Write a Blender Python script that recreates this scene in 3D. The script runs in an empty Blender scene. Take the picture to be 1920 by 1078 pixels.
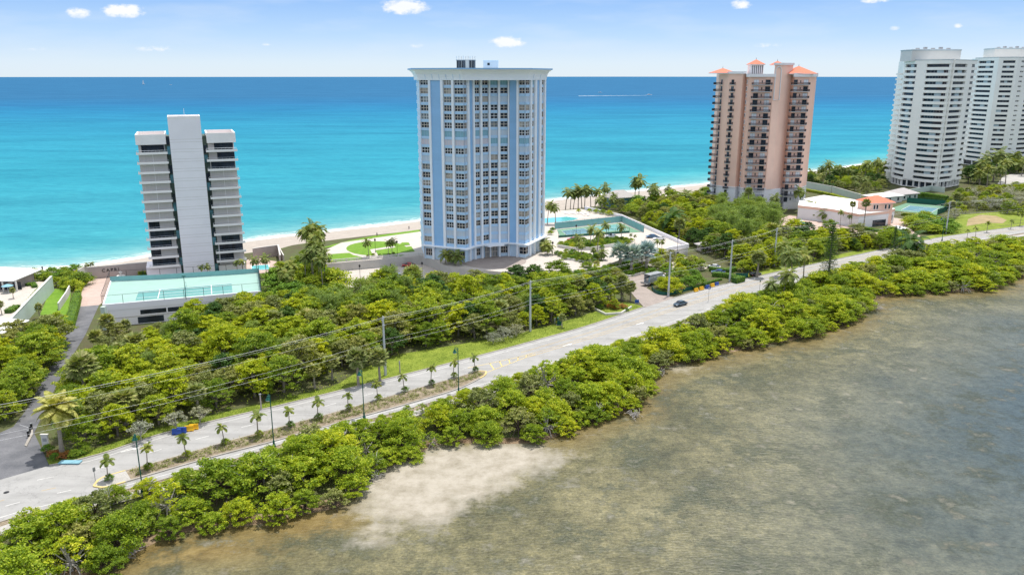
import bpy, math, random
import numpy as np
from mathutils import Vector, Matrix
R = math.radians
PI = math.pi
# ---------------------------------------------------------------- camera, sky, sun
scene = bpy.context.scene
F = 1493.0                      # focal length in photo pixels (1920 wide)
TH = math.atan(396 / F)         # pitch below the horizon
HC = 66.0                       # drone height above the sea
GZ = 2.0                        # level of the land
cam_d = bpy.data.cameras.new("camera"); cam = bpy.data.objects.new("camera", cam_d)
scene.collection.objects.link(cam); scene.camera = cam
cam_d.sensor_width = 36; cam_d.lens = F / 1920 * 36
cam_d.clip_start = 1; cam_d.clip_end = 200000
cam.location = (0, 0, HC); cam.rotation_euler = (PI / 2 - TH, 0, 0)
SUN_EL, SUN_AZ = R(75), R(33)   # azimuth clockwise from +Y (sun beyond the towers, to the right)
world = bpy.data.worlds.new("World"); scene.world = world; world.use_nodes = True
wn = world.node_tree.nodes; wl = world.node_tree.links
bg = wn["Background"]; sky = wn.new("ShaderNodeTexSky"); sky.sky_type = 'NISHITA'
sky.sun_disc = False; sky.sun_elevation = SUN_EL; sky.sun_rotation = SUN_AZ
sky.altitude = 0; sky.air_density = 1.0; sky.dust_density = 0.25; sky.ozone_density = 1.5
# texture sky mixed with a ramp; unseen upper part brightened to fill shaded facades
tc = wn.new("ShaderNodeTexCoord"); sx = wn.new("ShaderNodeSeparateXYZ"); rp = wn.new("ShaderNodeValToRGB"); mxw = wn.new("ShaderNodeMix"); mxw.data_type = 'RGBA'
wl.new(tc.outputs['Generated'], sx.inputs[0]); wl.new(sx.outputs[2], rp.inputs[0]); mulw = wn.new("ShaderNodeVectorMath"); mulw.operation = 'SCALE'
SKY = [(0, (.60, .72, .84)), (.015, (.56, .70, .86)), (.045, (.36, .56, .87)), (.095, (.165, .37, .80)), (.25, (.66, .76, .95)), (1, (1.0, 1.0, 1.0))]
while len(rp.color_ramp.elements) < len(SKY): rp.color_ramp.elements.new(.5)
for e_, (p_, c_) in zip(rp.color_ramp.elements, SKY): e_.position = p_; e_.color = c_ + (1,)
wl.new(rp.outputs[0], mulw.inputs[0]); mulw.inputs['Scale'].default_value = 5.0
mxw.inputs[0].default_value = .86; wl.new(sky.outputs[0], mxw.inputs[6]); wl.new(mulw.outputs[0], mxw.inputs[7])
# small fair weather clouds at fixed bearings low over the sea
def wmath(op, a, b=0.0, clamp=False):
    m = wn.new("ShaderNodeMath"); m.operation = op; m.use_clamp = clamp
    for s_, i in ((a, 0), (b, 1)):
        if isinstance(s_, bpy.types.NodeSocket): wl.new(s_, m.inputs[i])
        else: m.inputs[i].default_value = s_
    return m.outputs[0]
az_ = wmath('DIVIDE', sx.outputs[0], wmath('MAXIMUM', sx.outputs[1], .05)); el_ = wmath('DIVIDE', sx.outputs[2], wmath('MAXIMUM', sx.outputs[1], .05))
cn1 = wn.new("ShaderNodeTexNoise"); cn1.inputs['Scale'].default_value = 95; cn1.inputs['Detail'].default_value = 6; cn1.inputs['Roughness'].default_value = .62
cmp = wn.new("ShaderNodeMapping"); cmp.inputs['Scale'].default_value = (1, 1, 1.6); wl.new(tc.outputs['Generated'], cmp.inputs[0]); wl.new(cmp.outputs[0], cn1.inputs['Vector'])
tot = None
for cu, cv, cw, chh, ck in ((145, 25, 27, 11, 1.), (232, 21, 48, 14, 1.15), (758, 13, 52, 16, 1.15), (952, 79, 38, 12, 1.15), (1391, 9, 24, 10, .9), (292, 92, 42, 7, .45), (1640, 2, 34, 6, .7), (782, 87, 18, 5, .4), (1798, 49, 11, 5, .8), (1678, 54, 12, 5, .5), (500, 84, 14, 4, .4), (1440, 86, 30, 6, .4), (60, 92, 30, 5, .3)):
    a_ = (cu - 960) / F; b_ = (539 - cv) / F; yy_ = math.cos(TH) + b_ * math.sin(TH); ca = a_ / yy_; ce = (-math.sin(TH) + b_ * math.cos(TH)) / yy_
    dx_ = wmath('MULTIPLY', wmath('SUBTRACT', az_, ca), F / cw); dy_ = wmath('SUBTRACT', el_, ce); dy_ = wmath('MULTIPLY', dy_, F / chh)
    r2 = wmath('ADD', wmath('MULTIPLY', dx_, dx_), wmath('MULTIPLY', dy_, dy_)); g_ = wmath('MULTIPLY', wmath('SUBTRACT', 1.0, wmath('POWER', r2, .6)), ck); g_ = wmath('MAXIMUM', g_, 0.0)
    tot = g_ if tot is None else wmath('MAXIMUM', tot, g_)
cf = wmath('MULTIPLY', wmath('ADD', tot, wmath('MULTIPLY', wmath('SUBTRACT', cn1.outputs['Fac'], .55), 2.0)), 1.7); cf = wmath('MULTIPLY', wmath('MINIMUM', wmath('MAXIMUM', cf, 0.0), 1.0), wmath('MINIMUM', wmath('MULTIPLY', tot, 3.0), 1.0), True)
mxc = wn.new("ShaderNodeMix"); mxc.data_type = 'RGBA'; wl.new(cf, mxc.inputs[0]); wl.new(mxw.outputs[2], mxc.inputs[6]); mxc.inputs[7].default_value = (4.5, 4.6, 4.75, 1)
# a faint high veil
cn2 = wn.new("ShaderNodeTexNoise"); cn2.inputs['Scale'].default_value = 9; cn2.inputs['Detail'].default_value = 5; cm2 = wn.new("ShaderNodeMapping"); cm2.inputs['Scale'].default_value = (1, 1, 5); wl.new(tc.outputs['Generated'], cm2.inputs[0]); wl.new(cm2.outputs[0], cn2.inputs['Vector'])
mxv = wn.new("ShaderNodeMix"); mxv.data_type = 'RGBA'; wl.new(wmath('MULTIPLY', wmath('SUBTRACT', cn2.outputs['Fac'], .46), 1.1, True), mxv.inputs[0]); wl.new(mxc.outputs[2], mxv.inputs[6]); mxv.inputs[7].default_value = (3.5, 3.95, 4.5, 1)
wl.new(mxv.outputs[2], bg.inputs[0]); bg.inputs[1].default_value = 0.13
sun_d = bpy.data.lights.new("sun", 'SUN'); sun_d.energy = 2.7; sun_d.angle = R(0.55); sun_d.color = (1, .955, .89)
sun = bpy.data.objects.new("sun", sun_d); scene.collection.objects.link(sun)
sd = Vector((math.sin(SUN_AZ) * math.cos(SUN_EL), math.cos(SUN_AZ) * math.cos(SUN_EL), math.sin(SUN_EL)))
sun.rotation_euler = sd.to_track_quat('Z', 'Y').to_euler(); sun.location = (0, 0, 150)
scene.view_settings.view_transform = 'Standard'; scene.view_settings.look = 'None'
scene.view_settings.exposure = 0.76; scene.view_settings.gamma = 1
scene.cycles.max_bounces = 5; scene.cycles.transparent_max_bounces = 8
scene.cycles.diffuse_bounces = 3; scene.cycles.glossy_bounces = 2; scene.cycles.transmission_bounces = 3
scene.cycles.sample_clamp_indirect = 4

# ---------------------------------------------------------------- helpers
COL = scene.collection
def ray(u, v):
    a = (u - 960) / F; b = (539 - v) / F
    return a, math.cos(TH) + b * math.sin(TH), -math.sin(TH) + b * math.cos(TH)
def G(u, v, z=GZ):              # photo pixel -> point of the place on the level z
    x, y, d = ray(u, v); t = (z - HC) / d
    return x * t, y * t
def zat(v, Y):                  # height of photo row v at distance Y
    x, y, d = ray(0, v); return HC + Y * d / y
def W(pts, z=GZ): return [G(u, v, z) for u, v in pts]
def onseg(u, v, a, b):          # where the sight line of (u, v) crosses the vertical plane through a, b
    x, y, d = ray(u, v)
    ax, ay = a; bx, by = b; dx, dy = bx - ax, by - ay
    s = (ay * x - ax * y) / (dx * y - dy * x)
    return s
def lerp(a, b, t): return tuple(a[i] + (b[i] - a[i]) * t for i in range(len(a)))
def tag(o, label=None, cat=None, group=None, kind=None):
    if label: o['label'] = label
    if cat: o['category'] = cat
    if group: o['group'] = group
    if kind: o['kind'] = kind
    return o
def empty(name, loc=(0, 0, 0), rz=0, label=None, cat=None, group=None):
    o = bpy.data.objects.new(name, None); COL.objects.link(o)
    o.location = loc; o.rotation_euler = (0, 0, rz); o.empty_display_size = .3
    return tag(o, label, cat, group)
def kids(o): return [c for c in KIDS.get(o.name, [])]
KIDS = {}
def copy_tree(o, loc, rz=0, sc=None, label=None, group=None, cat=None, parent=None):
    c = o.copy(); COL.objects.link(c)
    if parent is None:
        c.location = loc; c.rotation_euler = (0, 0, rz)
        if sc: c.scale = sc if hasattr(sc, '__len__') else (sc, sc, sc)
        tag(c, label, cat, group)
    else:
        c.parent = parent; KIDS.setdefault(parent.name, []).append(c)
    for ch in kids(o): copy_tree(ch, None, parent=c)
    return c
def offset_of(p):
    v = Vector((0, 0, 0))
    while p is not None: v += p.location; p = p.parent
    return v
class MB:
    def __init__(s): s.v = []; s.f = []; s.m = []; s.mats = []
    def mi(s, m):
        if m not in s.mats: s.mats.append(m)
        return s.mats.index(m)
    def face(s, pts, m):
        i = len(s.v); s.v += [tuple(p) for p in pts]; s.f.append(tuple(range(i, i + len(pts)))); s.m.append(s.mi(m))
    def raw(s, vs, fs, m):
        i = len(s.v); s.v += [tuple(p) for p in vs]; k = s.mi(m)
        for f in fs: s.f.append(tuple(i + j for j in f)); s.m.append(k)
    def box(s, x0, y0, z0, x1, y1, z1, m, rz=0, o=(0, 0, 0)):
        c, n = math.cos(rz), math.sin(rz); vs = []
        for z in (z0, z1):
            for x, y in ((x0, y0), (x1, y0), (x1, y1), (x0, y1)):
                vs.append((o[0] + x * c - y * n, o[1] + x * n + y * c, o[2] + z))
        s.raw(vs, [(3, 2, 1, 0), (4, 5, 6, 7), (0, 1, 5, 4), (1, 2, 6, 5), (2, 3, 7, 6), (3, 0, 4, 7)], m)
    def prism(s, poly, z0, z1, m, top=None):
        n = len(poly); a = sum(poly[i][0] * poly[(i + 1) % n][1] - poly[(i + 1) % n][0] * poly[i][1] for i in range(n))
        if a < 0: poly = poly[::-1]
        vs = [(p[0], p[1], z0) for p in poly] + [(p[0], p[1], z1) for p in poly]
        s.raw(vs, [(i, (i + 1) % n, n + (i + 1) % n, n + i) for i in range(n)] + [tuple(range(n - 1, -1, -1))], m)
        s.face([(p[0], p[1], z1) for p in poly], top or m)
    def loft(s, rings, m, cap=True, closed=True):   # rings: lists of points with equal count
        n = len(rings[0]); vs = [p for r in rings for p in r]; fs = []
        for k in range(len(rings) - 1):
            for i in range(n if closed else n - 1):
                j = (i + 1) % n; fs.append((k * n + i, k * n + j, (k + 1) * n + j, (k + 1) * n + i))
        if cap and closed: fs += [tuple(range(n - 1, -1, -1)), tuple((len(rings) - 1) * n + i for i in range(n))]
        s.raw(vs, fs, m)
    def tube(s, path, rad, m, n=6):
        if not hasattr(rad, '__len__'): rad = [rad] * len(path)
        rings = []; P = [Vector(p) for p in path]
        for i, p in enumerate(P):
            d = (P[min(i + 1, len(P) - 1)] - P[max(i - 1, 0)]).normalized()
            a = d.cross(Vector((0, 0, 1))) if abs(d.z) < .95 else d.cross(Vector((1, 0, 0)))
            a.normalize(); b = d.cross(a)
            rings.append([p + (a * math.cos(2 * PI * k / n) + b * math.sin(2 * PI * k / n)) * rad[i] for k in range(n)])
        s.loft(rings, m)
    def lathe(s, prof, m, n=12, o=(0, 0, 0)):       # prof: (radius, z)
        s.loft([[(o[0] + r * math.cos(2 * PI * k / n), o[1] + r * math.sin(2 * PI * k / n), o[2] + z) for k in range(n)] for r, z in prof], m)
    def ribbon(s, A, B, m):                         # two equal 3-D polylines
        for i in range(len(A) - 1): s.face([A[i], A[i + 1], B[i + 1], B[i]], m)
    def build(s, name, parent=None, kind=None, smooth=False, off=None):
        o = off if off is not None else offset_of(parent)
        vs = [(p[0] - o[0], p[1] - o[1], p[2] - o[2]) for p in s.v]
        me = bpy.data.meshes.new(name); me.from_pydata(vs, [], s.f)
        for m in s.mats: me.materials.append(m)
        me.polygons.foreach_set('material_index', s.m)
        if smooth: me.polygons.foreach_set('use_smooth', [True] * len(s.f))
        me.update()
        ob = bpy.data.objects.new(name, me); COL.objects.link(ob)
        if parent is not None: ob.parent = parent; KIDS.setdefault(parent.name, []).append(ob)
        if kind: ob['kind'] = kind
        return ob
def mk(name, mb, parent=None, **k): return mb.build(name, parent, **k)
def single(name, mb, loc, label, cat, group=None, rz=0):   # one-mesh thing, mesh given in world coordinates
    o = mb.build(name, None, off=Vector(loc)); o.location = loc
    return tag(o, label, cat, group)
def resample(pts, step):
    out = [pts[0]]
    for a, b in zip(pts, pts[1:]):
        n = max(1, int(math.dist(a, b) / step))
        out += [lerp(a, b, k / n) for k in range(1, n + 1)]
    return out
def smooth_curve(pts, sub=6):   # Catmull-Rom through the points
    P = [pts[0]] + list(pts) + [pts[-1]]; out = []
    for i in range(1, len(P) - 2):
        for k in range(sub):
            t = k / sub; q = []
            for d in range(len(pts[0])):
                p0, p1, p2, p3 = P[i - 1][d], P[i][d], P[i + 1][d], P[i + 2][d]
                q.append(.5 * (2 * p1 + (p2 - p0) * t + (2 * p0 - 5 * p1 + 4 * p2 - p3) * t * t + (3 * p1 - p0 - 3 * p2 + p3) * t ** 3))
            out.append(tuple(q))
    return out + [tuple(pts[-1])]
def offs(pts, d):               # offset an open 2-D polyline to its left by d
    out = []
    for i, p in enumerate(pts):
        a = pts[max(i - 1, 0)]; b = pts[min(i + 1, len(pts) - 1)]
        dx, dy = b[0] - a[0], b[1] - a[1]; l = math.hypot(dx, dy) or 1
        out.append((p[0] - dy / l * d, p[1] + dx / l * d))
    return out
def z3(pts, z): return [(p[0], p[1], z) for p in pts]
def inside(p, poly):
    c = False; n = len(poly); x, y = p
    for i in range(n):
        x1, y1 = poly[i]; x2, y2 = poly[(i + 1) % n]
        if (y1 > y) != (y2 > y) and x < (x2 - x1) * (y - y1) / (y2 - y1) + x1: c = not c
    return c

# ---------------------------------------------------------------- materials
def N(nt, t, **k):
    n = nt.nodes.new(t)
    for a, b in k.items(): setattr(n, a, b)
    return n
def newmat(name):
    m = bpy.data.materials.new(name); m.use_nodes = True; nt = m.node_tree
    return m, nt, nt.nodes["Principled BSDF"]
def wnoise(nt, scale, detail=4, rough=.6, stretch=None):
    g = N(nt, 'ShaderNodeNewGeometry'); n = N(nt, 'ShaderNodeTexNoise')
    n.inputs['Scale'].default_value = scale; n.inputs['Detail'].default_value = detail; n.inputs['Roughness'].default_value = rough
    if stretch:
        mp = N(nt, 'ShaderNodeMapping'); mp.inputs['Scale'].default_value = stretch[:3]
        if len(stretch) > 3: mp.inputs['Rotation'].default_value = (0, 0, stretch[3])
        nt.links.new(g.outputs['Position'], mp.inputs[0]); nt.links.new(mp.outputs[0], n.inputs['Vector'])
    else: nt.links.new(g.outputs['Position'], n.inputs['Vector'])
    return n
def ramp(nt, src, stops, interp='LINEAR'):
    r = N(nt, 'ShaderNodeValToRGB'); r.color_ramp.interpolation = interp
    e = r.color_ramp.elements
    while len(e) < len(stops): e.new(.5)
    for i, (p, c) in enumerate(stops):
        e[i].position = p; e[i].color = (c if hasattr(c, '__len__') else (c, c, c)) [:3] + (1,) if hasattr(c, '__len__') else (c, c, c, 1)
    nt.links.new(src, r.inputs[0]); return r.outputs[0]
def mixc(nt, f, a, b, mode='MIX'):
    m = N(nt, 'ShaderNodeMix', data_type='RGBA', blend_type=mode)
    for s, i in ((f, 0), (a, 6), (b, 7)):
        if hasattr(s, 'links') or isinstance(s, bpy.types.NodeSocket): nt.links.new(s, m.inputs[i])
        elif hasattr(s, '__len__'): m.inputs[i].default_value = tuple(s[:3]) + (1,)
        else: m.inputs[i].default_value = s
    return m.outputs[2]
def math_(nt, op, a, b=0.0, clamp=False):
    m = N(nt, 'ShaderNodeMath', operation=op); m.use_clamp = clamp
    for s, i in ((a, 0), (b, 1)):
        if isinstance(s, bpy.types.NodeSocket): nt.links.new(s, m.inputs[i])
        else: m.inputs[i].default_value = s
    return m.outputs[0]
def bump(nt, src, p, strength, dist=.05):
    b = N(nt, 'ShaderNodeBump'); b.inputs['Strength'].default_value = strength; b.inputs['Distance'].default_value = dist
    nt.links.new(src, b.inputs['Height']); nt.links.new(b.outputs[0], p.inputs['Normal']); return b
def sc(c, k): return tuple(min(1, x * k) for x in c[:3])
def surf(name, col, rough=.8, var=.18, scale=.6, fine=None, metal=0, spec=.3, bmp=0, stretch=None, alt=None):
    m, nt, p = newmat(name)
    n = wnoise(nt, scale, 5, .62, stretch)
    c = ramp(nt, n.outputs['Fac'], [(.3, sc(col, 1 - var)), (.7, alt or sc(col, 1 + var))])
    if fine:
        n2 = wnoise(nt, fine, 2, .7); f2 = ramp(nt, n2.outputs['Fac'], [(.32, (.72,) * 3), (.68, (1.2,) * 3)])
        c = mixc(nt, .6, c, f2, 'MULTIPLY')
        if bmp: bump(nt, n2.outputs['Fac'], p, bmp)
    elif bmp: bump(nt, n.outputs['Fac'], p, bmp)
    nt.links.new(c, p.inputs['Base Color'])
    p.inputs['Roughness'].default_value = rough; p.inputs['Metallic'].default_value = metal
    p.inputs['Specular IOR Level'].default_value = spec
    return m
def leafmat(name, cols, trans=.3, spread=.25, rough=.6, tint=None):
    """cols: dark, mid, light leaf colours; each leaf picks one, each plant shifts a little"""
    m, nt, p = newmat(name)
    g = N(nt, 'ShaderNodeNewGeometry'); oi = N(nt, 'ShaderNodeObjectInfo')
    nz = wnoise(nt, .55, 3, .6); nv = ramp(nt, nz.outputs['Fac'], [(.3, 0.), (.7, 1.)])
    rv = math_(nt, 'ADD', math_(nt, 'MULTIPLY', g.outputs['Random Per Island'], .55), math_(nt, 'MULTIPLY', nv, .45))
    c = ramp(nt, rv, [(.05, cols[0]), (.42, cols[1]), (.74, cols[2]), (.96, cols[3] if len(cols) > 3 else cols[2])])
    k = ramp(nt, oi.outputs['Random'], [(0, tuple(1 - spread * x for x in (1, .8, .6))), (.5, (1, 1, 1)), (1, (1 + spread * 1.1, 1 + spread * .55, .85))])
    c = mixc(nt, 1.0, c, k, 'MULTIPLY')
    nt.links.new(c, p.inputs['Base Color']); p.inputs['Roughness'].default_value = rough
    p.inputs['Specular IOR Level'].default_value = .25
    if trans:
        t = N(nt, 'ShaderNodeBsdfTranslucent'); mx = N(nt, 'ShaderNodeMixShader'); mx.inputs[0].default_value = trans
        tc = mixc(nt, 1.0, c, (1.35, 1.3, .5), 'MULTIPLY')
        nt.links.new(tc, t.inputs[0]); nt.links.new(p.outputs[0], mx.inputs[1]); nt.links.new(t.outputs[0], mx.inputs[2])
        nt.links.new(mx.outputs[0], nt.nodes['Material Output'].inputs[0])
    return m
def glass(name, col, rough=.08, spec=.6):
    m, nt, p = newmat(name)
    g = N(nt, 'ShaderNodeNewGeometry'); n = wnoise(nt, .35, 2)
    c = ramp(nt, n.outputs['Fac'], [(.35, sc(col, .55)), (.65, sc(col, 1.5))])
    nt.links.new(c, p.inputs['Base Color']); p.inputs['Roughness'].default_value = rough; p.inputs['Specular IOR Level'].default_value = spec
    return m
# ---------------------------------------------------------------- materials of the place
m_soil = surf("soil", (.13, .105, .06), .95, .3, .25, 3.0, alt=(.09, .12, .035))
m_sand = surf("sand", (.41, .36, .31), .95, .1, .3, 4.0)
m_bank = surf("bank_mud", (.17, .10, .055), .9, .35, .5, 3.0, alt=(.34, .25, .16))
m_grass = surf("grass", (.15, .215, .018), .95, .2, .35, 3.5, alt=(.25, .30, .04))
m_lawn = surf("lawn", (.13, .27, .02), .95, .15, .4, 2.0, alt=(.18, .31, .03))
m_asph_d = surf("dark_asphalt", (.125, .13, .145), .9, .25, .25, 6.0, alt=(.19, .19, .2))
m_conc = surf("concrete", (.42, .40, .37), .85, .1, .3, 5.0)
m_kerb = surf("kerb", (.36, .33, .29), .85, .18, .6, 5.0)
m_pave = surf("pale_pavers", (.52, .47, .42), .85, .08, .4, 3.0)
m_pavepink = surf("pink_pavers", (.50, .38, .33), .85, .1, .4, 3.0)
m_pavebrown = surf("brown_pavers", (.33, .28, .25), .85, .12, .4, 3.0)
m_white = surf("white_paint", (.74, .74, .73), .6, .04, .3)
m_line = surf("worn_white_paint", (.66, .65, .62), .8, .2, 1.2)
m_yel = surf("worn_yellow_paint", (.50, .36, .16), .85, .25, .8)
m_yelb = surf("yellow_paint", (.58, .46, .20), .8, .15, 1.2)
m_mulch = surf("mulch", (.20, .155, .105), .95, .3, .9, 5.0, alt=(.34, .28, .2))
m_black = surf("black_paint", (.02, .02, .022), .5, .1)
m_dgreen = surf("dark_green_paint", (.012, .10, .075), .5, .1)
m_metal = surf("grey_metal", (.35, .36, .37), .45, .1, metal=.4)
m_rail = surf("aluminium_rail", (.45, .5, .55), .35, .05, metal=.3)
def road_mat():
    m, nt, p = newmat("pale_asphalt")
    a = wnoise(nt, .35, 5, .65); b = wnoise(nt, 7, 2, .6); c = wnoise(nt, .5, 3, .6, (.05, 1.1, 1, -R(39)))
    k = ramp(nt, a.outputs['Fac'], [(.3, (.30, .294, .283)), (.7, (.365, .358, .345))])
    k = mixc(nt, .45, k, ramp(nt, b.outputs['Fac'], [(.3, (.82,) * 3), (.7, (1.12,) * 3)]), 'MULTIPLY')
    k = mixc(nt, .9, k, ramp(nt, c.outputs['Fac'], [(.34, (.84,) * 3), (.52, (1.02,) * 3)]), 'MULTIPLY')
    v = N(nt, 'ShaderNodeTexVoronoi', feature='DISTANCE_TO_EDGE'); g = N(nt, 'ShaderNodeNewGeometry'); v.inputs['Scale'].default_value = .16
    w = wnoise(nt, .8, 3); wv = N(nt, 'ShaderNodeVectorMath', operation='MULTIPLY_ADD')
    nt.links.new(w.outputs['Color'], wv.inputs[0]); wv.inputs[1].default_value = (3, 3, 3); nt.links.new(g.outputs['Position'], wv.inputs[2])
    nt.links.new(wv.outputs[0], v.inputs['Vector'])
    k = mixc(nt, .8, k, ramp(nt, v.outputs['Distance'], [(.0, (.7,) * 3), (.012, (1,) * 3)]), 'MULTIPLY')
    nt.links.new(k, p.inputs['Base Color']); p.inputs['Roughness'].default_value = .85
    return m
m_road = road_mat()

# ---------------------------------------------------------------- shorelines in along / across coordinates
AX = (.794, .608); AY = (-.608, .794)
def SC(p): return p[0] * AX[0] + p[1] * AX[1], p[0] * AY[0] + p[1] * AY[1]
def XY(s, c): return s * AX[0] + c * AY[0], s * AX[1] + c * AY[1]
class Curve:
    def __init__(s, pts, ext=True, smooth=True):
        q = sorted(SC(p) for p in pts)
        if smooth: q = smooth_curve(q, 8)
        s.s = [a for a, b in q]; s.c = [b for a, b in q]
    def __call__(s, x): return float(np.interp(x, s.s, s.c))
O_ = Curve(W([(-400, 538), (0, 510), (100, 505), (200, 495), (290, 480), (470, 452), (640, 432), (785, 415), (1040, 376), (1260, 352), (1330, 345), (1600, 312), (1660, 305), (1900, 283)], 0))
B_ = Curve(W([(-400, 546), (0, 516), (100, 513), (240, 500), (500, 470), (560, 458), (700, 441), (785, 431), (1040, 396), (1200, 377), (1340, 357), (1600, 325), (1900, 293)]))
LPX = [(-300, 1180), (0, 1140), (120, 1095), (230, 1052), (330, 1003), (480, 985), (560, 968), (650, 945), (700, 893), (790, 850), (830, 832), (1010, 830), (1100, 790), (1190, 765), (1228, 700), (1300, 678), (1400, 655), (1500, 635), (1600, 600), (1640, 565), (1700, 553), (1850, 543), (1920, 517), (2100, 480), (2400, 440)]
L_ = Curve(W(LPX, 0))
S0, S1 = -700., 1700.
ss = sorted(set([S0, -400, -250] + [x for x in np.arange(-120, 520, 2.5)] + [x for x in np.arange(520, 900, 15)] + [1100, 1400, S1]))
def smin(s):   # land far beyond the picture stays a narrow island
    return L_(s), O_(s), B_(s)
NCP = W([(-400, 1150), (-150, 1035), (0, 978), (200, 927), (430, 863), (600, 810), (760, 768), (900, 727), (979, 703), (1100, 663), (1200, 630), (1300, 594), (1400, 559), (1440, 545), (1550, 515), (1650, 491), (1700, 479), (1790, 460), (1920, 437), (2100, 413), (2500, 376)])
NC0 = Curve(NCP)
def bank_profile(s):
    k = min(1., max(.3, (NC0(s) - 4.3 - L_(s)) / 13.)) if -200 < s < 600 else 1
    return [(-3, -.9), (0, -.06), (1.0 * k, .10), (3 * k, .22), (7 * k, .5), (12.5 * k, GZ)]
def gz_at(s, c):
    p = bank_profile(s); return float(np.interp(c - L_(s), [q[0] for q in p], [q[1] for q in p]))
gm = MB(); bm_ = MB(); rows = []; brow = []
rnd = random.Random(3)
for s in ss:
    l, o, b = smin(s)
    cs = [(l + d_, z_) for d_, z_ in bank_profile(s)]; l9 = cs[-1][0]
    for k in range(1, 6): cs.append((l9 + (b - l9) * k / 6, GZ))
    cs.append((b, GZ))
    rows.append([XY(s, c) + (z,) for c, z in cs])
    brow.append([XY(s, c) + (z,) for c, z in [(b, GZ), (b + (o - b) * .4, 1.25), (b + (o - b) * .8, .35), (o, -.02), (o + 8, -1.2)]])
def grid(rws, mb, mfun):
    for i in range(len(rws) - 1):
        for j in range(len(rws[0]) - 1):
            mb.face([rws[i][j], rws[i + 1][j], rws[i + 1][j + 1], rws[i][j + 1]], mfun(i, j))
grid(rows, gm, lambda i, j: m_bank if j < 3 else m_soil)
grid(brow, bm_, lambda i, j: m_sand)
mk('ground', gm, kind='structure'); mk('beach', bm_, kind='structure')

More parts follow.
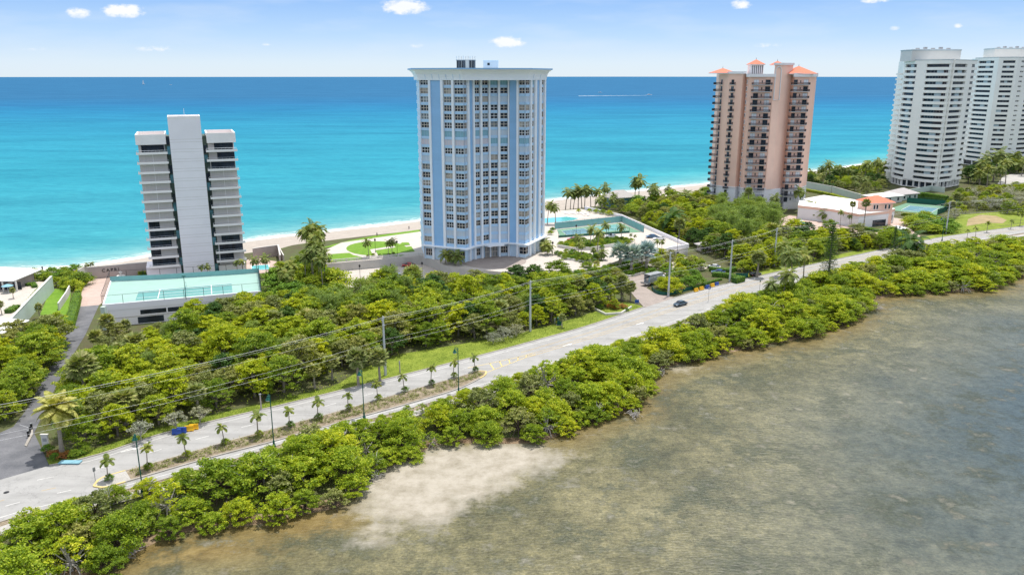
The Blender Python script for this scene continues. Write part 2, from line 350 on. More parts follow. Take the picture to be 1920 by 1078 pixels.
# ---------------------------------------------------------------- ocean
def attr(me, name, vals):
    a = me.attributes.new(name, 'FLOAT', 'POINT'); a.data.foreach_set('value', [float(v) for v in vals])
def ocean_mat():
    m = bpy.data.materials.new("ocean_water"); m.use_nodes = True; nt = m.node_tree; nt.nodes.clear()
    g = N(nt, 'ShaderNodeNewGeometry'); at = N(nt, 'ShaderNodeAttribute', attribute_name='shore')
    sep = N(nt, 'ShaderNodeSeparateXYZ'); nt.links.new(g.outputs['Position'], sep.inputs[0])
    # offshore depth grows with distance out to sea
    w1 = wnoise(nt, .0016, 4, .6, (1, 3, 1, -R(8)))
    yy = math_(nt, 'ADD', math_(nt, 'MULTIPLY', sep.outputs[1], .00035), math_(nt, 'MULTIPLY', sep.outputs[0], -.00006))
    yy = math_(nt, 'ADD', yy, math_(nt, 'MULTIPLY', math_(nt, 'SUBTRACT', w1.outputs['Fac'], .5), .12))
    deep = ramp(nt, yy, [(.08, (.04, .255, .30)), (.20, (.022, .235, .305)), (.42, (.014, .188, .295)), (.60, (.010, .150, .280)), (.74, (.012, .122, .255)), (1., (.018, .112, .23))])  # horizon stop greyer, distant haze put into the water colour
    n2 = wnoise(nt, .05, 4, .6, (1, 2.2, 1, R(-37)))
    near = math_(nt, 'ADD', math_(nt, 'MULTIPLY', at.outputs['Fac'], .01), math_(nt, 'MULTIPLY', math_(nt, 'SUBTRACT', n2.outputs['Fac'], .5), .22))
    shal = ramp(nt, near, [(.0, (.40, .43, .38)), (.045, (.26, .38, .36)), (.11, (.15, .34, .345)), (.22, (.09, .31, .335)), (.5, (.045, .29, .325))])
    fac = ramp(nt, near, [(.25, 0.), (.9, 1.)])
    col = mixc(nt, fac, shal, deep)
    # wave streaks and little darker reef patches
    n3 = wnoise(nt, .22, 9, .80, (.5, 1.9, 1, R(-14))); col = mixc(nt, .8, col, ramp(nt, n3.outputs['Fac'], [(.32, (.45, .68, .76)), (.68, (1.55, 1.32, 1.22))]), 'MULTIPLY')
    n4 = wnoise(nt, .012, 5, .7, (.6, 2.4, 1, R(-34))); col = mixc(nt, .85, col, ramp(nt, n4.outputs['Fac'], [(.34, (.62, .80, .84)), (.56, (1.06,) * 3)]), 'MULTIPLY')
    n8 = wnoise(nt, .0045, 6, .72, (.5, 2.2, 1, R(-10))); col = mixc(nt, .8, col, ramp(nt, n8.outputs['Fac'], [(.36, (.66, .82, .86)), (.55, (1.08, 1.04, 1.03)), (.7, (1.3, 1.1, 1.06))]), 'MULTIPLY')
    # foam along the beach
    n5 = wnoise(nt, .22, 5, .7, (1, 1.6, 1, R(-37))); n6 = wnoise(nt, 1.2, 4, .75)
    d = math_(nt, 'ADD', at.outputs['Fac'], math_(nt, 'MULTIPLY', math_(nt, 'SUBTRACT', n5.outputs['Fac'], .5), 9))
    f1 = ramp(nt, math_(nt, 'MULTIPLY', d, .1), [(.0, 1.), (.40, 1.), (.58, 0.), (.70, 0.), (.78, .6), (.86, 0.)])
    foam = math_(nt, 'MULTIPLY', f1, ramp(nt, n6.outputs['Fac'], [(.34, .25), (.52, 1.)]), True)
    n7 = wnoise(nt, .045, 3, .6, (1, 1, 1)); foam = math_(nt, 'MULTIPLY', foam, ramp(nt, n7.outputs['Fac'], [(.36, .45), (.55, 1.)]))
    col = mixc(nt, foam, col, (.82, .86, .86))
    df = N(nt, 'ShaderNodeBsdfDiffuse'); gl = N(nt, 'ShaderNodeBsdfGlossy'); gl.inputs['Roughness'].default_value = .35; gl.inputs[0].default_value = (.6, .8, 1, 1)
    mx = N(nt, 'ShaderNodeMixShader'); mx.inputs[0].default_value = .07
    b = N(nt, 'ShaderNodeBump'); b.inputs['Strength'].default_value = .5; b.inputs['Distance'].default_value = .6
    nb = wnoise(nt, .35, 6, .65, (.7, 1.6, 1, R(-25))); nt.links.new(nb.outputs['Fac'], b.inputs['Height'])
    nt.links.new(b.outputs[0], df.inputs['Normal']); nt.links.new(b.outputs[0], gl.inputs['Normal'])
    nt.links.new(col, df.inputs[0]); nt.links.new(df.outputs[0], mx.inputs[1]); nt.links.new(gl.outputs[0], mx.inputs[2])
    o = N(nt, 'ShaderNodeOutputMaterial'); nt.links.new(mx.outputs[0], o.inputs[0])
    return m
m_ocean = ocean_mat()
om = MB(); orows = []; att = []
dist = [-6, -2, 0, 1.5, 3, 5, 8, 12, 18, 28, 45, 70, 110, 180, 300, 600, 1500, 4000, 12000, 60000]
oss = [-60000, -8000, -2500, -1200] + [s for s in ss if s >= -700 and s <= 900] + [1400, 2500, 8000, 60000]
for s in oss:
    l, o, b = smin(s); o = o if -700 <= s <= 1700 else O_(s)
    orows.append([XY(s, o + d) + (0.,) for d in dist]); att += dist
vs = [p for r in orows for p in r]; n = len(dist)
om.raw(vs, [(i * n + j, (i + 1) * n + j, (i + 1) * n + j + 1, i * n + j + 1) for i in range(len(orows) - 1) for j in range(n - 1)], m_ocean)
oc = mk('ocean_water', om, kind='structure'); attr(oc.data, 'shore', att)

# ---------------------------------------------------------------- lagoon: shallow water over a mottled bed
def lagoon_mat():
    m, nt, p = newmat("lagoon_water")
    at = lambda n: N(nt, 'ShaderNodeAttribute', attribute_name=n).outputs['Fac']
    a = wnoise(nt, .05, 6, .72); b = wnoise(nt, .5, 5, .78); c = wnoise(nt, 2.2, 5, .8)
    bed = ramp(nt, a.outputs['Fac'], [(.28, (.056, .058, .030)), (.44, (.115, .108, .054)), (.60, (.190, .172, .090)), (.78, (.29, .265, .16))])
    bed = mixc(nt, .85, bed, ramp(nt, b.outputs['Fac'], [(.30, (.42, .42, .45)), (.52, (1,) * 3), (.74, (1.6, 1.5, 1.4))]), 'MULTIPLY')
    bed = mixc(nt, .7, bed, ramp(nt, c.outputs['Fac'], [(.3, (.35,) * 3), (.7, (1.65,) * 3)]), 'MULTIPLY')
    # amber weed along the bank
    k = wnoise(nt, .35, 5, .7)
    bank = ramp(nt, k.outputs['Fac'], [(.3, (.10, .068, .020)), (.7, (.27, .20, .078))])
    bed = mixc(nt, at('bank'), bed, bank)
    # deeper water towards the open lagoon, its sky reflection painted in as blue
    bed = mixc(nt, at('deep'), bed, mixc(nt, 1., (.06, .10, .125), ramp(nt, b.outputs['Fac'], [(.3, (.7,) * 3), (.7, (1.3,) * 3)]), 'MULTIPLY'))
    # dark seagrass beds
    sg = wnoise(nt, .11, 7, .74); bed = mixc(nt, ramp(nt, sg.outputs['Fac'], [(.50, 0.), (.60, .75)]), bed, mixc(nt, 1., (.042, .050, .030), ramp(nt, c.outputs['Fac'], [(.3, (.5,) * 3), (.7, (1.9,) * 3)]), 'MULTIPLY'))
    # pale sand flat, edges broken by noise
    e = wnoise(nt, .22, 6, .7)
    sm = math_(nt, 'ADD', at('sand'), math_(nt, 'MULTIPLY', math_(nt, 'SUBTRACT', e.outputs['Fac'], .5), 2.0))
    sf = ramp(nt, sm, [(.14, 0.), (.50, .6), (1.0, 1.)])
    e2 = wnoise(nt, .35, 6, .66)
    sandc = ramp(nt, e2.outputs['Fac'], [(.22, (.16, .135, .095)), (.36, (.29, .255, .195)), (.55, (.385, .345, .28)), (.8, (.45, .41, .34))])
    bed = mixc(nt, sf, bed, sandc)
    vo = N(nt, 'ShaderNodeTexVoronoi'); vo.inputs['Scale'].default_value = .11; g = N(nt, 'ShaderNodeNewGeometry')
    wv = N(nt, 'ShaderNodeVectorMath', operation='MULTIPLY_ADD'); nt.links.new(b.outputs['Color'], wv.inputs[0]); wv.inputs[1].default_value = (1.6, 1.6, 0); nt.links.new(g.outputs['Position'], wv.inputs[2])
    nt.links.new(wv.outputs[0], vo.inputs['Vector'])
    bed = mixc(nt, ramp(nt, vo.outputs['Distance'], [(.03, .45), (.10, 0.)]), bed, (.34, .31, .23))
    nt.links.new(bed, p.inputs['Base Color'])
    p.inputs['IOR'].default_value = 1.33
    p.inputs['Specular IOR Level'].default_value = .5
    nt.links.new(ramp(nt, sf, [(0, .36), (1, .6)]), p.inputs['Roughness'])
    r1 = wnoise(nt, .85, 4, .6, (.9, 2.1, 1, R(20)))
    r2 = wnoise(nt, .30, 2, .5, (1, 1.7, 1, R(24)))
    h = math_(nt, 'ADD', r1.outputs['Fac'], math_(nt, 'MULTIPLY', r2.outputs['Fac'], .5))
    bp = bump(nt, h, p, .5, 1.3)
    nt.links.new(math_(nt, 'ADD', .30, math_(nt, 'MULTIPLY', at('deep'), .6)), bp.inputs['Strength'])
    return m
m_lag = lagoon_mat()
xs = np.arange(-110, 330, 1.6); ys = np.arange(40, 330, 1.6)
X, Y = np.meshgrid(xs, ys); s_ = X * AX[0] + Y * AX[1]; c_ = X * AY[0] + Y * AY[1]
dl = np.interp(s_, L_.s, L_.c) - c_                        # metres out from the bank
def blob(u, v, ru, rv, w=1.):
    x0, y0 = G(u, v, 0); x1, y1 = G(u + ru, v, 0); x2, y2 = G(u, v + rv, 0)
    rx = abs(x1 - x0); ry = math.hypot(x2 - x0, y2 - y0)
    return w * np.exp(-(((X - x0) / rx) ** 2 + ((Y - y0) / ry) ** 2))
sand = blob(890, 862, 135, 28, 1.3) + blob(840, 905, 120, 36, 1.1) + blob(775, 955, 95, 34, 1.0) + blob(730, 900, 60, 32, .9) + blob(960, 848, 70, 14, .8) + blob(700, 1000, 45, 22, .45) + blob(1280, 690, 30, 10, .5)
sand = sand - blob(1000, 945, 60, 22, .5) - blob(880, 962, 45, 12, .35) - blob(715, 975, 40, 10, .5)
bank = np.clip(1 - (dl - 1) / 8., 0, 1) ** .7 * .8 * (1 - np.clip(sand * 1.4, 0, 1)) + blob(600, 985, 100, 18, .6) + blob(400, 1040, 140, 25, .7)
xr = np.clip((X - 95 + (Y - 200) * -.35) / 120, 0, 1)
deep = np.clip((X * 1.0 - (Y - 60) * .10 - 14) / 80, 0, 1) * np.clip((dl - 10) / 40, 0, 1) * .85
V = np.stack([X.ravel(), Y.ravel(), np.full(X.size, -.01)], 1)
nx, ny = len(xs), len(ys); keep = ((dl > -14) & (dl < 600)).ravel()
idx = np.arange(nx * ny).reshape(ny, nx)
q = np.stack([idx[:-1, :-1], idx[:-1, 1:], idx[1:, 1:], idx[1:, :-1]], -1).reshape(-1, 4); q = q[keep[q].all(1)]
me = bpy.data.meshes.new('lagoon_water'); me.from_pydata(V.tolist(), [], q.tolist()); me.materials.append(m_lag)
for nm, arr in (('sand', sand), ('bank', bank), ('deep', deep)): attr(me, nm, np.clip(arr, 0, 1.5).ravel())
lw = bpy.data.objects.new('lagoon_water', me); COL.objects.link(lw); lw['kind'] = 'structure'
far_ = MB()   # the rest of the lagoon, out of frame, a little lower
far_.face([(-6000, -6000, -.4), (6000, -6000, -.4), XY(4000, L_(4000) + 4) + (-.4,), XY(-4000, L_(-4000) + 4) + (-.4,)], m_lag)
lf = mk('open_lagoon_water', far_, kind='structure'); attr(lf.data, 'deep', [1] * 4); attr(lf.data, 'sand', [0] * 4); attr(lf.data, 'bank', [0] * 4)

# ---------------------------------------------------------------- road, kerbs, median
fc = Curve(W([(-400, 1030), (-150, 940), (0, 893), (170, 857), (300, 815), (420, 785), (540, 757), (750, 705), (900, 667), (1000, 640), (1100, 612), (1205, 577), (1300, 548), (1360, 533), (1410, 521), (1500, 501), (1600, 480), (1730, 452), (1800, 440), (1920, 424), (2100, 402), (2500, 368)]))
nc = Curve(W([(-400, 1150), (-150, 1035), (0, 978), (100, 951), (200, 927), (430, 863), (600, 810), (760, 768), (900, 727), (979, 703), (1100, 663), (1200, 630), (1300, 594), (1400, 559), (1440, 545), (1550, 515), (1650, 491), (1700, 479), (1790, 460), (1920, 437), (2100, 413), (2500, 376)]))
mlc = Curve(W([(150, 912), (200, 893), (300, 865), (430, 827), (530, 800), (640, 770), (760, 735), (860, 707), (905, 693)]))
mrc = Curve(W([(180, 921), (260, 897), (400, 857), (520, 826), (640, 792), (760, 759), (860, 729), (915, 702)]))
sAt = lambda u, v: SC(G(u, v))[0]
def strip(mb, s0, s1, ca, cb, z, m, step=2.5, za=None):
    n = max(1, int((s1 - s0) / step)); A = []; B = []
    for i in range(n + 1):
        s = s0 + (s1 - s0) * i / n; A.append(XY(s, ca(s)) + (z,)); B.append(XY(s, cb(s)) + (z,))
    mb.ribbon(A, B, m)
def off_(c, d): return lambda s: c(s) + d
def mid_(t): return lambda s: nc(s) + (fc(s) - nc(s)) * t
def kerb_run(mb, s0, s1, c, w, h, m, z=GZ, step=2.5):
    n = max(1, int((s1 - s0) / step)); rings = []
    for i in range(n + 1):
        s = s0 + (s1 - s0) * i / n; a = XY(s, c(s)); b = XY(s, c(s) + w)
        rings.append([a + (z,), b + (z,), b + (z + h,), a + (z + h,)])
    mb.loft(rings, m)
rb = MB(); strip(rb, -350, 640, nc, fc, GZ + .03, m_road); mk('road', rb, kind='structure')
s_dm0, s_dm1 = sAt(-60, 908), sAt(92, 872)       # mouth of the left driveway
s_tm0, s_tm1 = sAt(1212, 575), sAt(1262, 559)    # mouth of the middle driveway
kb = MB()
for a, b in ((-350, s_dm0), (s_dm1, s_tm0), (s_tm1, 600)): kerb_run(kb, a, b, fc, .3, .16, m_kerb)
kerb_run(kb, -350, 600, off_(nc, -.3), .3, .16, m_kerb); mk('road_kerbs', kb, kind='structure')
vb = MB()
def vw(s): return float(np.interp(s, [s_dm1, sAt(470, 775), sAt(640, 735), sAt(720, 712), sAt(800, 690), sAt(1000, 640), sAt(1200, 578)], [2.4, 2.6, 2.6, 9, 12, 6.5, 7.0]))
strip(vb, s_dm1, s_tm0 - 1, off_(fc, .3), lambda s: fc(s) + .3 + vw(s), GZ + .12, m_grass)
strip(vb, sAt(1410, 521), 600, off_(fc, .3), off_(fc, 4.3), GZ + .12, m_grass)
mk('grass_verge', vb, kind='structure')
wb = MB(); strip(wb, -300, 560, off_(nc, -.3), off_(nc, -1.6), GZ + .05, m_mulch); mk('dirt_strip', wb, kind='structure')
wb = MB(); strip(wb, -300, 560, off_(nc, -1.6), off_(nc, -4.0), GZ + .06, m_conc); mk('lagoon_walkway', wb, kind='structure')
# median island
s_a, s_b = sAt(172, 907), sAt(908, 695)
tip = lambda c0: c0
mb_ = MB(); n = 90; L1 = []; R1 = []
def med(s, side):
    a, b = mrc(s), mlc(s); c = (a + b) / 2; h = (b - a) / 2 + .1
    t = min(1, (s - s_a + .01) / 2.5, (s_b - s + .01) / 2.5); h *= math.sqrt(max(0, 1 - (1 - t) ** 2))
    return c + side * h
for k in range(n + 1):
    s = s_a + (s_b - s_a) * (k / n); L1.append((s, med(s, 1))); R1.append((s, med(s, -1)))
ring = L1 + R1[::-1]
def shrink(k_):
    return [XY(s + (k_ * .8 if s < s_a + 1 else -k_ * .8 if s > s_b - 1 else 0), c - (k_ if i <= n else -k_) if abs(c - (mrc(s) + mlc(s)) / 2) > k_ else (mrc(s) + mlc(s)) / 2) for i, (s, c) in enumerate(ring)]
o0, o1 = shrink(0), shrink(.35)
N_ = len(o0)
for i in range(N_):
    j = (i + 1) % N_; tipk = ring[i][0] < s_a + 4.5 or ring[i][0] > s_b - 3
    mt = m_yelb if tipk else m_kerb
    mb_.face([o0[i] + (GZ + .02,), o0[j] + (GZ + .02,), o0[j] + (GZ + .2,), o0[i] + (GZ + .2,)], mt)
    mb_.face([o0[i] + (GZ + .2,), o0[j] + (GZ + .2,), o1[j] + (GZ + .2,), o1[i] + (GZ + .2,)], mt)
mk('median_kerb', mb_, kind='structure')
mb_ = MB()
for k in range(n):
    mt = m_conc if L1[k][0] < s_a + 5 else m_mulch
    mb_.face([o1[k] + (GZ + .17,), o1[k + 1] + (GZ + .17,), o1[N_ - 2 - k] + (GZ + .17,), o1[N_ - 1 - k] + (GZ + .17,)], mt)
mk('median_bed', mb_, kind='structure')
# painted markings
mk_ = MB(); zl = GZ + .045
def line(s0, s1, c, w, m, dash=None):
    s = s0
    while s < s1:
        e = min(s1, s + (dash[0] if dash else 4)); strip(mk_, s, e, off_(c, -w / 2), off_(c, w / 2), zl, m, 2); s = e + (dash[1] if dash else 0)
line(-200, s_dm0 - 2, off_(fc, -1.4), .14, m_line); line(s_dm1 + 4, s_tm0 - 4, off_(fc, -1.5), .14, m_line); line(s_tm1 + 3, 500, off_(fc, -1.2), .14, m_line)
line(-200, 500, off_(nc, 1.3), .14, m_line)
line(-200, s_b, lambda s: fc(s) - 1.5 - (fc(s) - 1.5 - (mlc(s) if s > s_a else (fc(s) + nc(s)) / 2)) * .5, .13, m_line, (2.4, 6))
line(-200, s_a, lambda s: (fc(s) + nc(s)) / 2 - 1.2, .13, m_yel, (2, 5))
line(s_a - 40, s_a, lambda s: nc(s) + 4.6, .13, m_line, (2, 5))
for d in (-.55, .55, 2.9): line(s_b + 14, 420, lambda s: (fc(s) + nc(s)) / 2 + .4 + d * (1 if d < 2 else 1), .16, m_yel)
# tapered chevron area beyond the median
ctr = lambda s: (fc(s) + nc(s)) / 2 + .6
for sg in (-1, 1): line(s_b - 2, s_b + 16, lambda s, sg=sg: ctr(s) + sg * max(.5, 2.3 * (1 - (s - s_b) / 17)), .22, m_yelb)
for k in range(5):
    s = s_b + 2 + k * 2.6; h = 2.2 * (1 - (s - s_b) / 17)
    a, b = XY(s, ctr(s) - h), XY(s + 1.6, ctr(s) + h); a2, b2 = XY(s + .35, ctr(s) - h), XY(s + 1.95, ctr(s) + h)
    mk_.face([a + (zl,), b + (zl,), b2 + (zl,), a2 + (zl,)], m_yelb)
def arrow(u, v, sc_=1.):
    s, c = SC(G(u, v)); P = [(-1.6, -.15), (.4, -.15), (.4, -.55), (1.6, 0), (.4, .55), (.4, .15), (-1.6, .15)]
    mk_.face([XY(s + x * sc_, c + y * sc_) + (zl + .004,) for x, y in P], m_line)
for p in ((1064, 647), (1200, 607), (245, 843)): arrow(*p)
mk('road_markings', mk_, kind='structure')
mh = MB(); x, y = G(12, 923); mh.lathe([(.42, 0), (.42, .02), (.36, .025), (0.01, .025)], m_black, 16, (x, y, GZ + .035))
single('manhole_cover', mh, (x, y, GZ + .03), 'dark round manhole cover set in the road at its left end', 'manhole cover')

# ---------------------------------------------------------------- driveways, paving, lawns
PZ = 5.0                                            # podium of the middle tower
def sheet(name, px, z, m, zp=None, kind='structure'):
    b = MB(); b.face([p + (z,) for p in W(px, zp if zp else GZ)], m); o = mk(name, b, kind=kind)
    if o.data.polygons[0].normal.z < 0: o.data.flip_normals()
    return o
sheet('driveway', [(-90, 925), (92, 873), (80, 845), (64, 812), (88, 760), (122, 690), (160, 628), (186, 572), (137, 576), (120, 640), (88, 700), (52, 765), (25, 800), (-90, 850)], GZ + .035, m_asph_d)
sheet('pink_forecourt', [(137, 576), (186, 572), (212, 552), (330, 545), (300, 518), (170, 513), (148, 545)], GZ + .04, m_pavepink)
sheet('paver_driveway', [(1208, 577), (1266, 558), (1225, 548), (1212, 540), (1225, 530), (1235, 520), (1180, 505), (1130, 505), (1120, 512), (1165, 528), (1180, 545)], GZ + .04, m_pavebrown)
sheet('lower_drive', [(1180, 506), (1240, 526), (1300, 512), (1330, 502), (1320, 488), (1270, 480), (1200, 490)], GZ + .035, m_pave)
sheet('striped_lawn', [(75, 590), (125, 600), (135, 540), (95, 542)], GZ + .03, m_lawn)
sheet('estate_terrace', [(-120, 640), (30, 600), (70, 555), (98, 530), (60, 527), (-120, 560)], GZ + .03, m_pave)
sheet('coral_forecourt', [(1460, 412), (1480, 404), (1560, 415), (1612, 432), (1610, 440), (1550, 438), (1500, 432), (1462, 428)], GZ + .035, m_pavepink)
sheet('club_forecourt', [(1610, 448), (1700, 445), (1735, 450), (1705, 428), (1735, 422), (1700, 412), (1672, 408), (1660, 430)], GZ + .03, m_pavepink)
sheet('sand_lot', [(1812, 424), (1850, 418), (1880, 419), (1888, 413), (1868, 405), (1838, 403), (1815, 411)], GZ + .03, surf("dry_sand_grass", (.34, .27, .14), .95, .25, .3, 3, alt=(.40, .31, .17)))
sheet('cul_de_sac', [(1870, 345), (1900, 352), (1960, 350), (1960, 325), (1900, 325), (1880, 332)], GZ + .03, m_conc)
# podium
pod = W([(609, 495), (603, 472), (640, 455), (790, 434), (1010, 398), (1090, 392), (1115, 398), (1165, 408), (1290, 464), (1228, 478), (1180, 480), (1130, 500), (1060, 512), (960, 512), (873, 503), (838, 499), (806, 485), (790, 480), (690, 488)], PZ)
pb = MB(); pb.prism(pod, 1.0, PZ, surf("podium_wall", (.50, .48, .45), .85, .1, .3), m_pave); mk('court_podium', pb, kind='structure')
def psheet(name, px, m, k=1): return sheet(name, px, PZ + .02 * k, m, PZ)
def ell(u, v, ru, rv, n=24, a0=0, a1=360): return [(u + ru * math.cos(R(a0 + (a1 - a0) * i / n)), v + rv * math.sin(R(a0 + (a1 - a0) * i / n))) for i in range(n if a1 - a0 == 360 else n + 1)]
sheet('lower_parking', [(600, 510), (690, 503), (790, 495), (850, 512), (960, 545), (850, 560), (640, 560)], GZ + .05, m_pave)
psheet('round_lawn', ell(706, 466, 57, 13.5), m_lawn)
psheet('garden_path', [(700, 480), (710, 480), (702, 468), (694, 468)], m_pave, 2); psheet('garden_cross_path', [(694, 468), (702, 470), (742, 464), (738, 461.5)], m_pave, 3)
psheet('garden_lawn', [(615, 477), (655, 474), (662, 478), (679, 482), (680, 486), (640, 491), (612, 493)], m_lawn)
psheet('side_lawn', [(750, 474), (753, 464.5), (771, 462), (778, 472)], m_lawn, 4)
psheet('upper_lawn', [(745, 461.5), (754, 455), (766, 455), (769, 459.5)], m_lawn, 5)
psheet('ramp_lawn', [(735, 480), (745, 477), (758, 478), (750, 482)], m_lawn, 6)
sheet('beach_lawn', [(600, 465), (660, 450), (700, 443), (785, 431), (790, 437), (700, 451), (640, 462)], GZ + .05, m_lawn)
psheet('court_shade_paving', ell(925, 490, 62, 14), m_pavebrown, 1)  # darker disc of pavers, the tower's shade painted onto the court

psheet('inner_planting', [(1048, 462), (1075, 467), (1110, 467), (1150, 460.5), (1176, 458), (1186, 453), (1165, 450), (1120, 453), (1070, 455)], m_grass, 1)
psheet('outer_planting', [(1042, 478), (1060, 487), (1095, 491), (1122, 488), (1118, 480), (1085, 477), (1060, 474)], m_grass, 1)
sheet('flower_bank', [(1128, 502), (1150, 513), (1180, 518), (1220, 508), (1205, 498), (1160, 494)], GZ + .08, m_grass)
sheet('roadside_lawn', [(1778, 438), (1850, 427), (1990, 408), (1990, 392), (1880, 397), (1800, 403), (1782, 420)], GZ + .015, m_grass)
# ---------------------------------------------------------------- facade helper
class Facade:
    """A wall line seen from the lagoon, left to right; positions are metres along it."""
    def __init__(s, pts):
        s.p = pts; s.L = [0]
        for a, b in zip(pts, pts[1:]): s.L.append(s.L[-1] + math.dist(a, b))
        s.n = []
        for i in range(len(pts)):
            ns = []
            if i > 0: ns.append(s._n(i - 1))
            if i < len(pts) - 1: ns.append(s._n(i))
            x = sum(n[0] for n in ns); y = sum(n[1] for n in ns); l = math.hypot(x, y)
            x /= l; y /= l; k = 1 / max(.45, x * ns[0][0] + y * ns[0][1]); s.n.append((x * k, y * k))
    def _n(s, i):
        dx, dy = s.p[i + 1][0] - s.p[i][0], s.p[i + 1][1] - s.p[i][1]; l = math.hypot(dx, dy); return dy / l, -dx / l
    def at(s, u, v=150):
        best = None
        for i in range(len(s.p) - 1):
            t = onseg(u, v, s.p[i], s.p[i + 1]); e = max(0, -t, t - 1)
            if best is None or e < best[0] - 1e-6: best = (e, s.L[i] + min(1, max(0, t)) * (s.L[i + 1] - s.L[i]))
        return best[1]
    def pt(s, a, o=0.):
        a = min(max(a, 0), s.L[-1])
        for i in range(len(s.p) - 1):
            if a <= s.L[i + 1] + 1e-9:
                t = (a - s.L[i]) / (s.L[i + 1] - s.L[i])
                n = s.n[i] if t < 1e-4 else s.n[i + 1] if t > 1 - 1e-4 else s._n(i)
                q = lerp(s.p[i], s.p[i + 1], t); return q[0] + n[0] * o, q[1] + n[1] * o
    def run(s, a0, a1):
        return [a0] + [l for l in s.L if a0 + .02 < l < a1 - .02] + [a1]
    def band(s, mb, a0, a1, z0, z1, o0, o1, m):
        rings = []
        for a in s.run(a0, a1):
            i, e = s.pt(a, o0), s.pt(a, o1)
            rings.append([i + (z0,), e + (z0,), e + (z1,), i + (z1,)])
        mb.loft(rings, m)
    def plane(s, mb, a0, a1, z0, z1, o, m):
        A = s.run(a0, a1); mb.ribbon([s.pt(a, o) + (z0,) for a in A], [s.pt(a, o) + (z1,) for a in A], m)
    def window(s, mb, a0, a1, z0, z1, nc_, nr, o, mg, mf, fr=.12, d=.08):
        s.plane(mb, a0, a1, z0, z1, o, mg)
        for k in range(nc_ + 1):
            a = a0 + (a1 - a0) * k / nc_; h = fr / 2
            s.band(mb, max(a0, a - h), min(a1, a + h), z0, z1, o + .01, o + d, mf)
        for k in range(nr + 1):
            z = z0 + (z1 - z0) * k / nr; h = fr / 2
            s.band(mb, a0, a1, max(z0, z - h), min(z1, z + h), o + .013, o + d + .012, mf)
def spread_windows(lst, root):
    """lst: (size, MB). The 100 largest become parts of their own, the rest one part."""
    lst.sort(key=lambda t: -t[0]); rest = MB()
    for k, (sz, mb) in enumerate(lst):
        if k < 100: mb.build('window', root)
        else:
            for f, mi in zip(mb.f, mb.m): rest.face([mb.v[i] for i in f], mb.mats[mi])
    if rest.f: rest.build('upper_windows', root, kind='stuff')
g_dark = glass("dark_glass", (.025, .035, .05), .12, .35)
g_mid = glass("grey_glass", (.13, .16, .18), .2)
g_blind = glass("glass_with_blinds", (.30, .28, .25), .3)
g_teal = glass("teal_glass", (.10, .28, .33), .2)
g_pool = surf("pool_water", (.10, .48, .50), .1, .12, 1.2, spec=.6)
def center(pts): return (sum(p[0] for p in pts) / len(pts), sum(p[1] for p in pts) / len(pts))

# ---------------------------------------------------------------- middle tower
m_ctw = surf("blue_white_render", (.58, .74, .88), .75, .04, .12)
m_ctb = surf("light_blue_panel", (.28, .50, .76), .75, .05, .1, stretch=(1, 1, 4))
m_ctp = surf("pilaster_white", (.82, .86, .90), .7, .03, .2)
m_cts = surf("pale_blue_spandrel", (.42, .62, .82), .7, .05, .3)
m_cream = surf("cream_frame", (.62, .55, .47), .6, .05)
m_shut = surf("pale_shutter", (.52, .60, .68), .6, .06, .9, stretch=(6, 6, .5))
m_shutp = surf("rosy_shutter", (.60, .56, .60), .6, .06, .9, stretch=(6, 6, .5))
m_shutt = surf("teal_shutter", (.22, .42, .50), .5, .1, .9, stretch=(6, 6, .5))
ZC = PZ + 5.0
ct = W([(796.5, 457.4), (872, 465), (888, 459.5), (917, 455), (953, 453.5), (985, 456.5), (1017.5, 441)], ZC)
fa = Facade(ct)
ztop = zat(148.5, ct[0][1]); zroof = zat(128.3, ct[0][1])
bl = (ct[0][0] - 3.4, ct[0][1] + 19); br = (ct[-1][0] + .5, ct[-1][1] + 14)
ctr_loc = (-8, 275, PZ)
T = empty('apartment_tower', ctr_loc, 0, 'pale blue seventeen-bay apartment tower with white pilasters and flared flat cornice, tallest of the towers in the middle', 'tower')
T['label'] = 'tall pale blue tower with white pilasters and a wide flared cornice'
b = MB(); poly = ct + [br, bl]; b.prism(poly, PZ, ztop + .2, m_ctw)
sidef = Facade([bl, ct[0]])
for k in range(20): sidef.band(b, 1, 17, 8 + k * 2.87, 9.1 + k * 2.87, 0, .25, m_ctw)
rows_z = [zat(154.3, ct[0][1]) + (zat(446.7, ct[0][1]) - zat(154.3, ct[0][1])) * k / 19 for k in range(20)]
fh = rows_z[0] - rows_z[1]
bays = [('c', 788, 804, 3, 0), ('b', 808, 827), ('c', 832, 847, 3, 1), ('c', 852, 867.5, 3, 2), ('c', 868.5, 873, 2, 2), ('b', 876.5, 883), ('c', 888, 897.5, 2, 3),
        ('c', 902, 914, 2, 4), ('c', 919, 932.5, 2, 5), ('c', 937.5, 951.5, 2, 6), ('b', 956.5, 969.5), ('c', 974, 984.5, 2, 7), ('c', 985.5, 992, 2, 7), ('c', 995, 1000, 2, 8), ('b', 1004, 1009), ('c', 1013, 1018, 2, 9)]
pil = [(784, 788), (804, 808), (827, 831.5), (847.5, 851.5), (873.3, 876.3), (883.2, 887.5), (898, 901.5), (914.5, 918.5), (933, 937), (952, 956), (970, 973.6), (992.2, 994.8), (1000.4, 1003.7), (1009.3, 1012.7), (1018.3, 1022)]
grid_ = ["wwwwwttwtw", "wwwwwwwwww", "xxxxwsssss", "wwwwwwwwww", "xwwxxwwwww", "wwwwwxwwww", "tttttsswst", "ppppptttww", "wwwwwswsww", "ssssswwwww",
         "xwxxxwwwww", "wwwwwwwwww", "wwwwwwwwww", "wxxxxxwwww", "wwwwwxxxww", "xxxxxwwwww", "wwwwwwwwww", "wwwwwwwwww", "ssssssssss", "wxwwwsssss"]
P_, S_, Wd = MB(), b, []
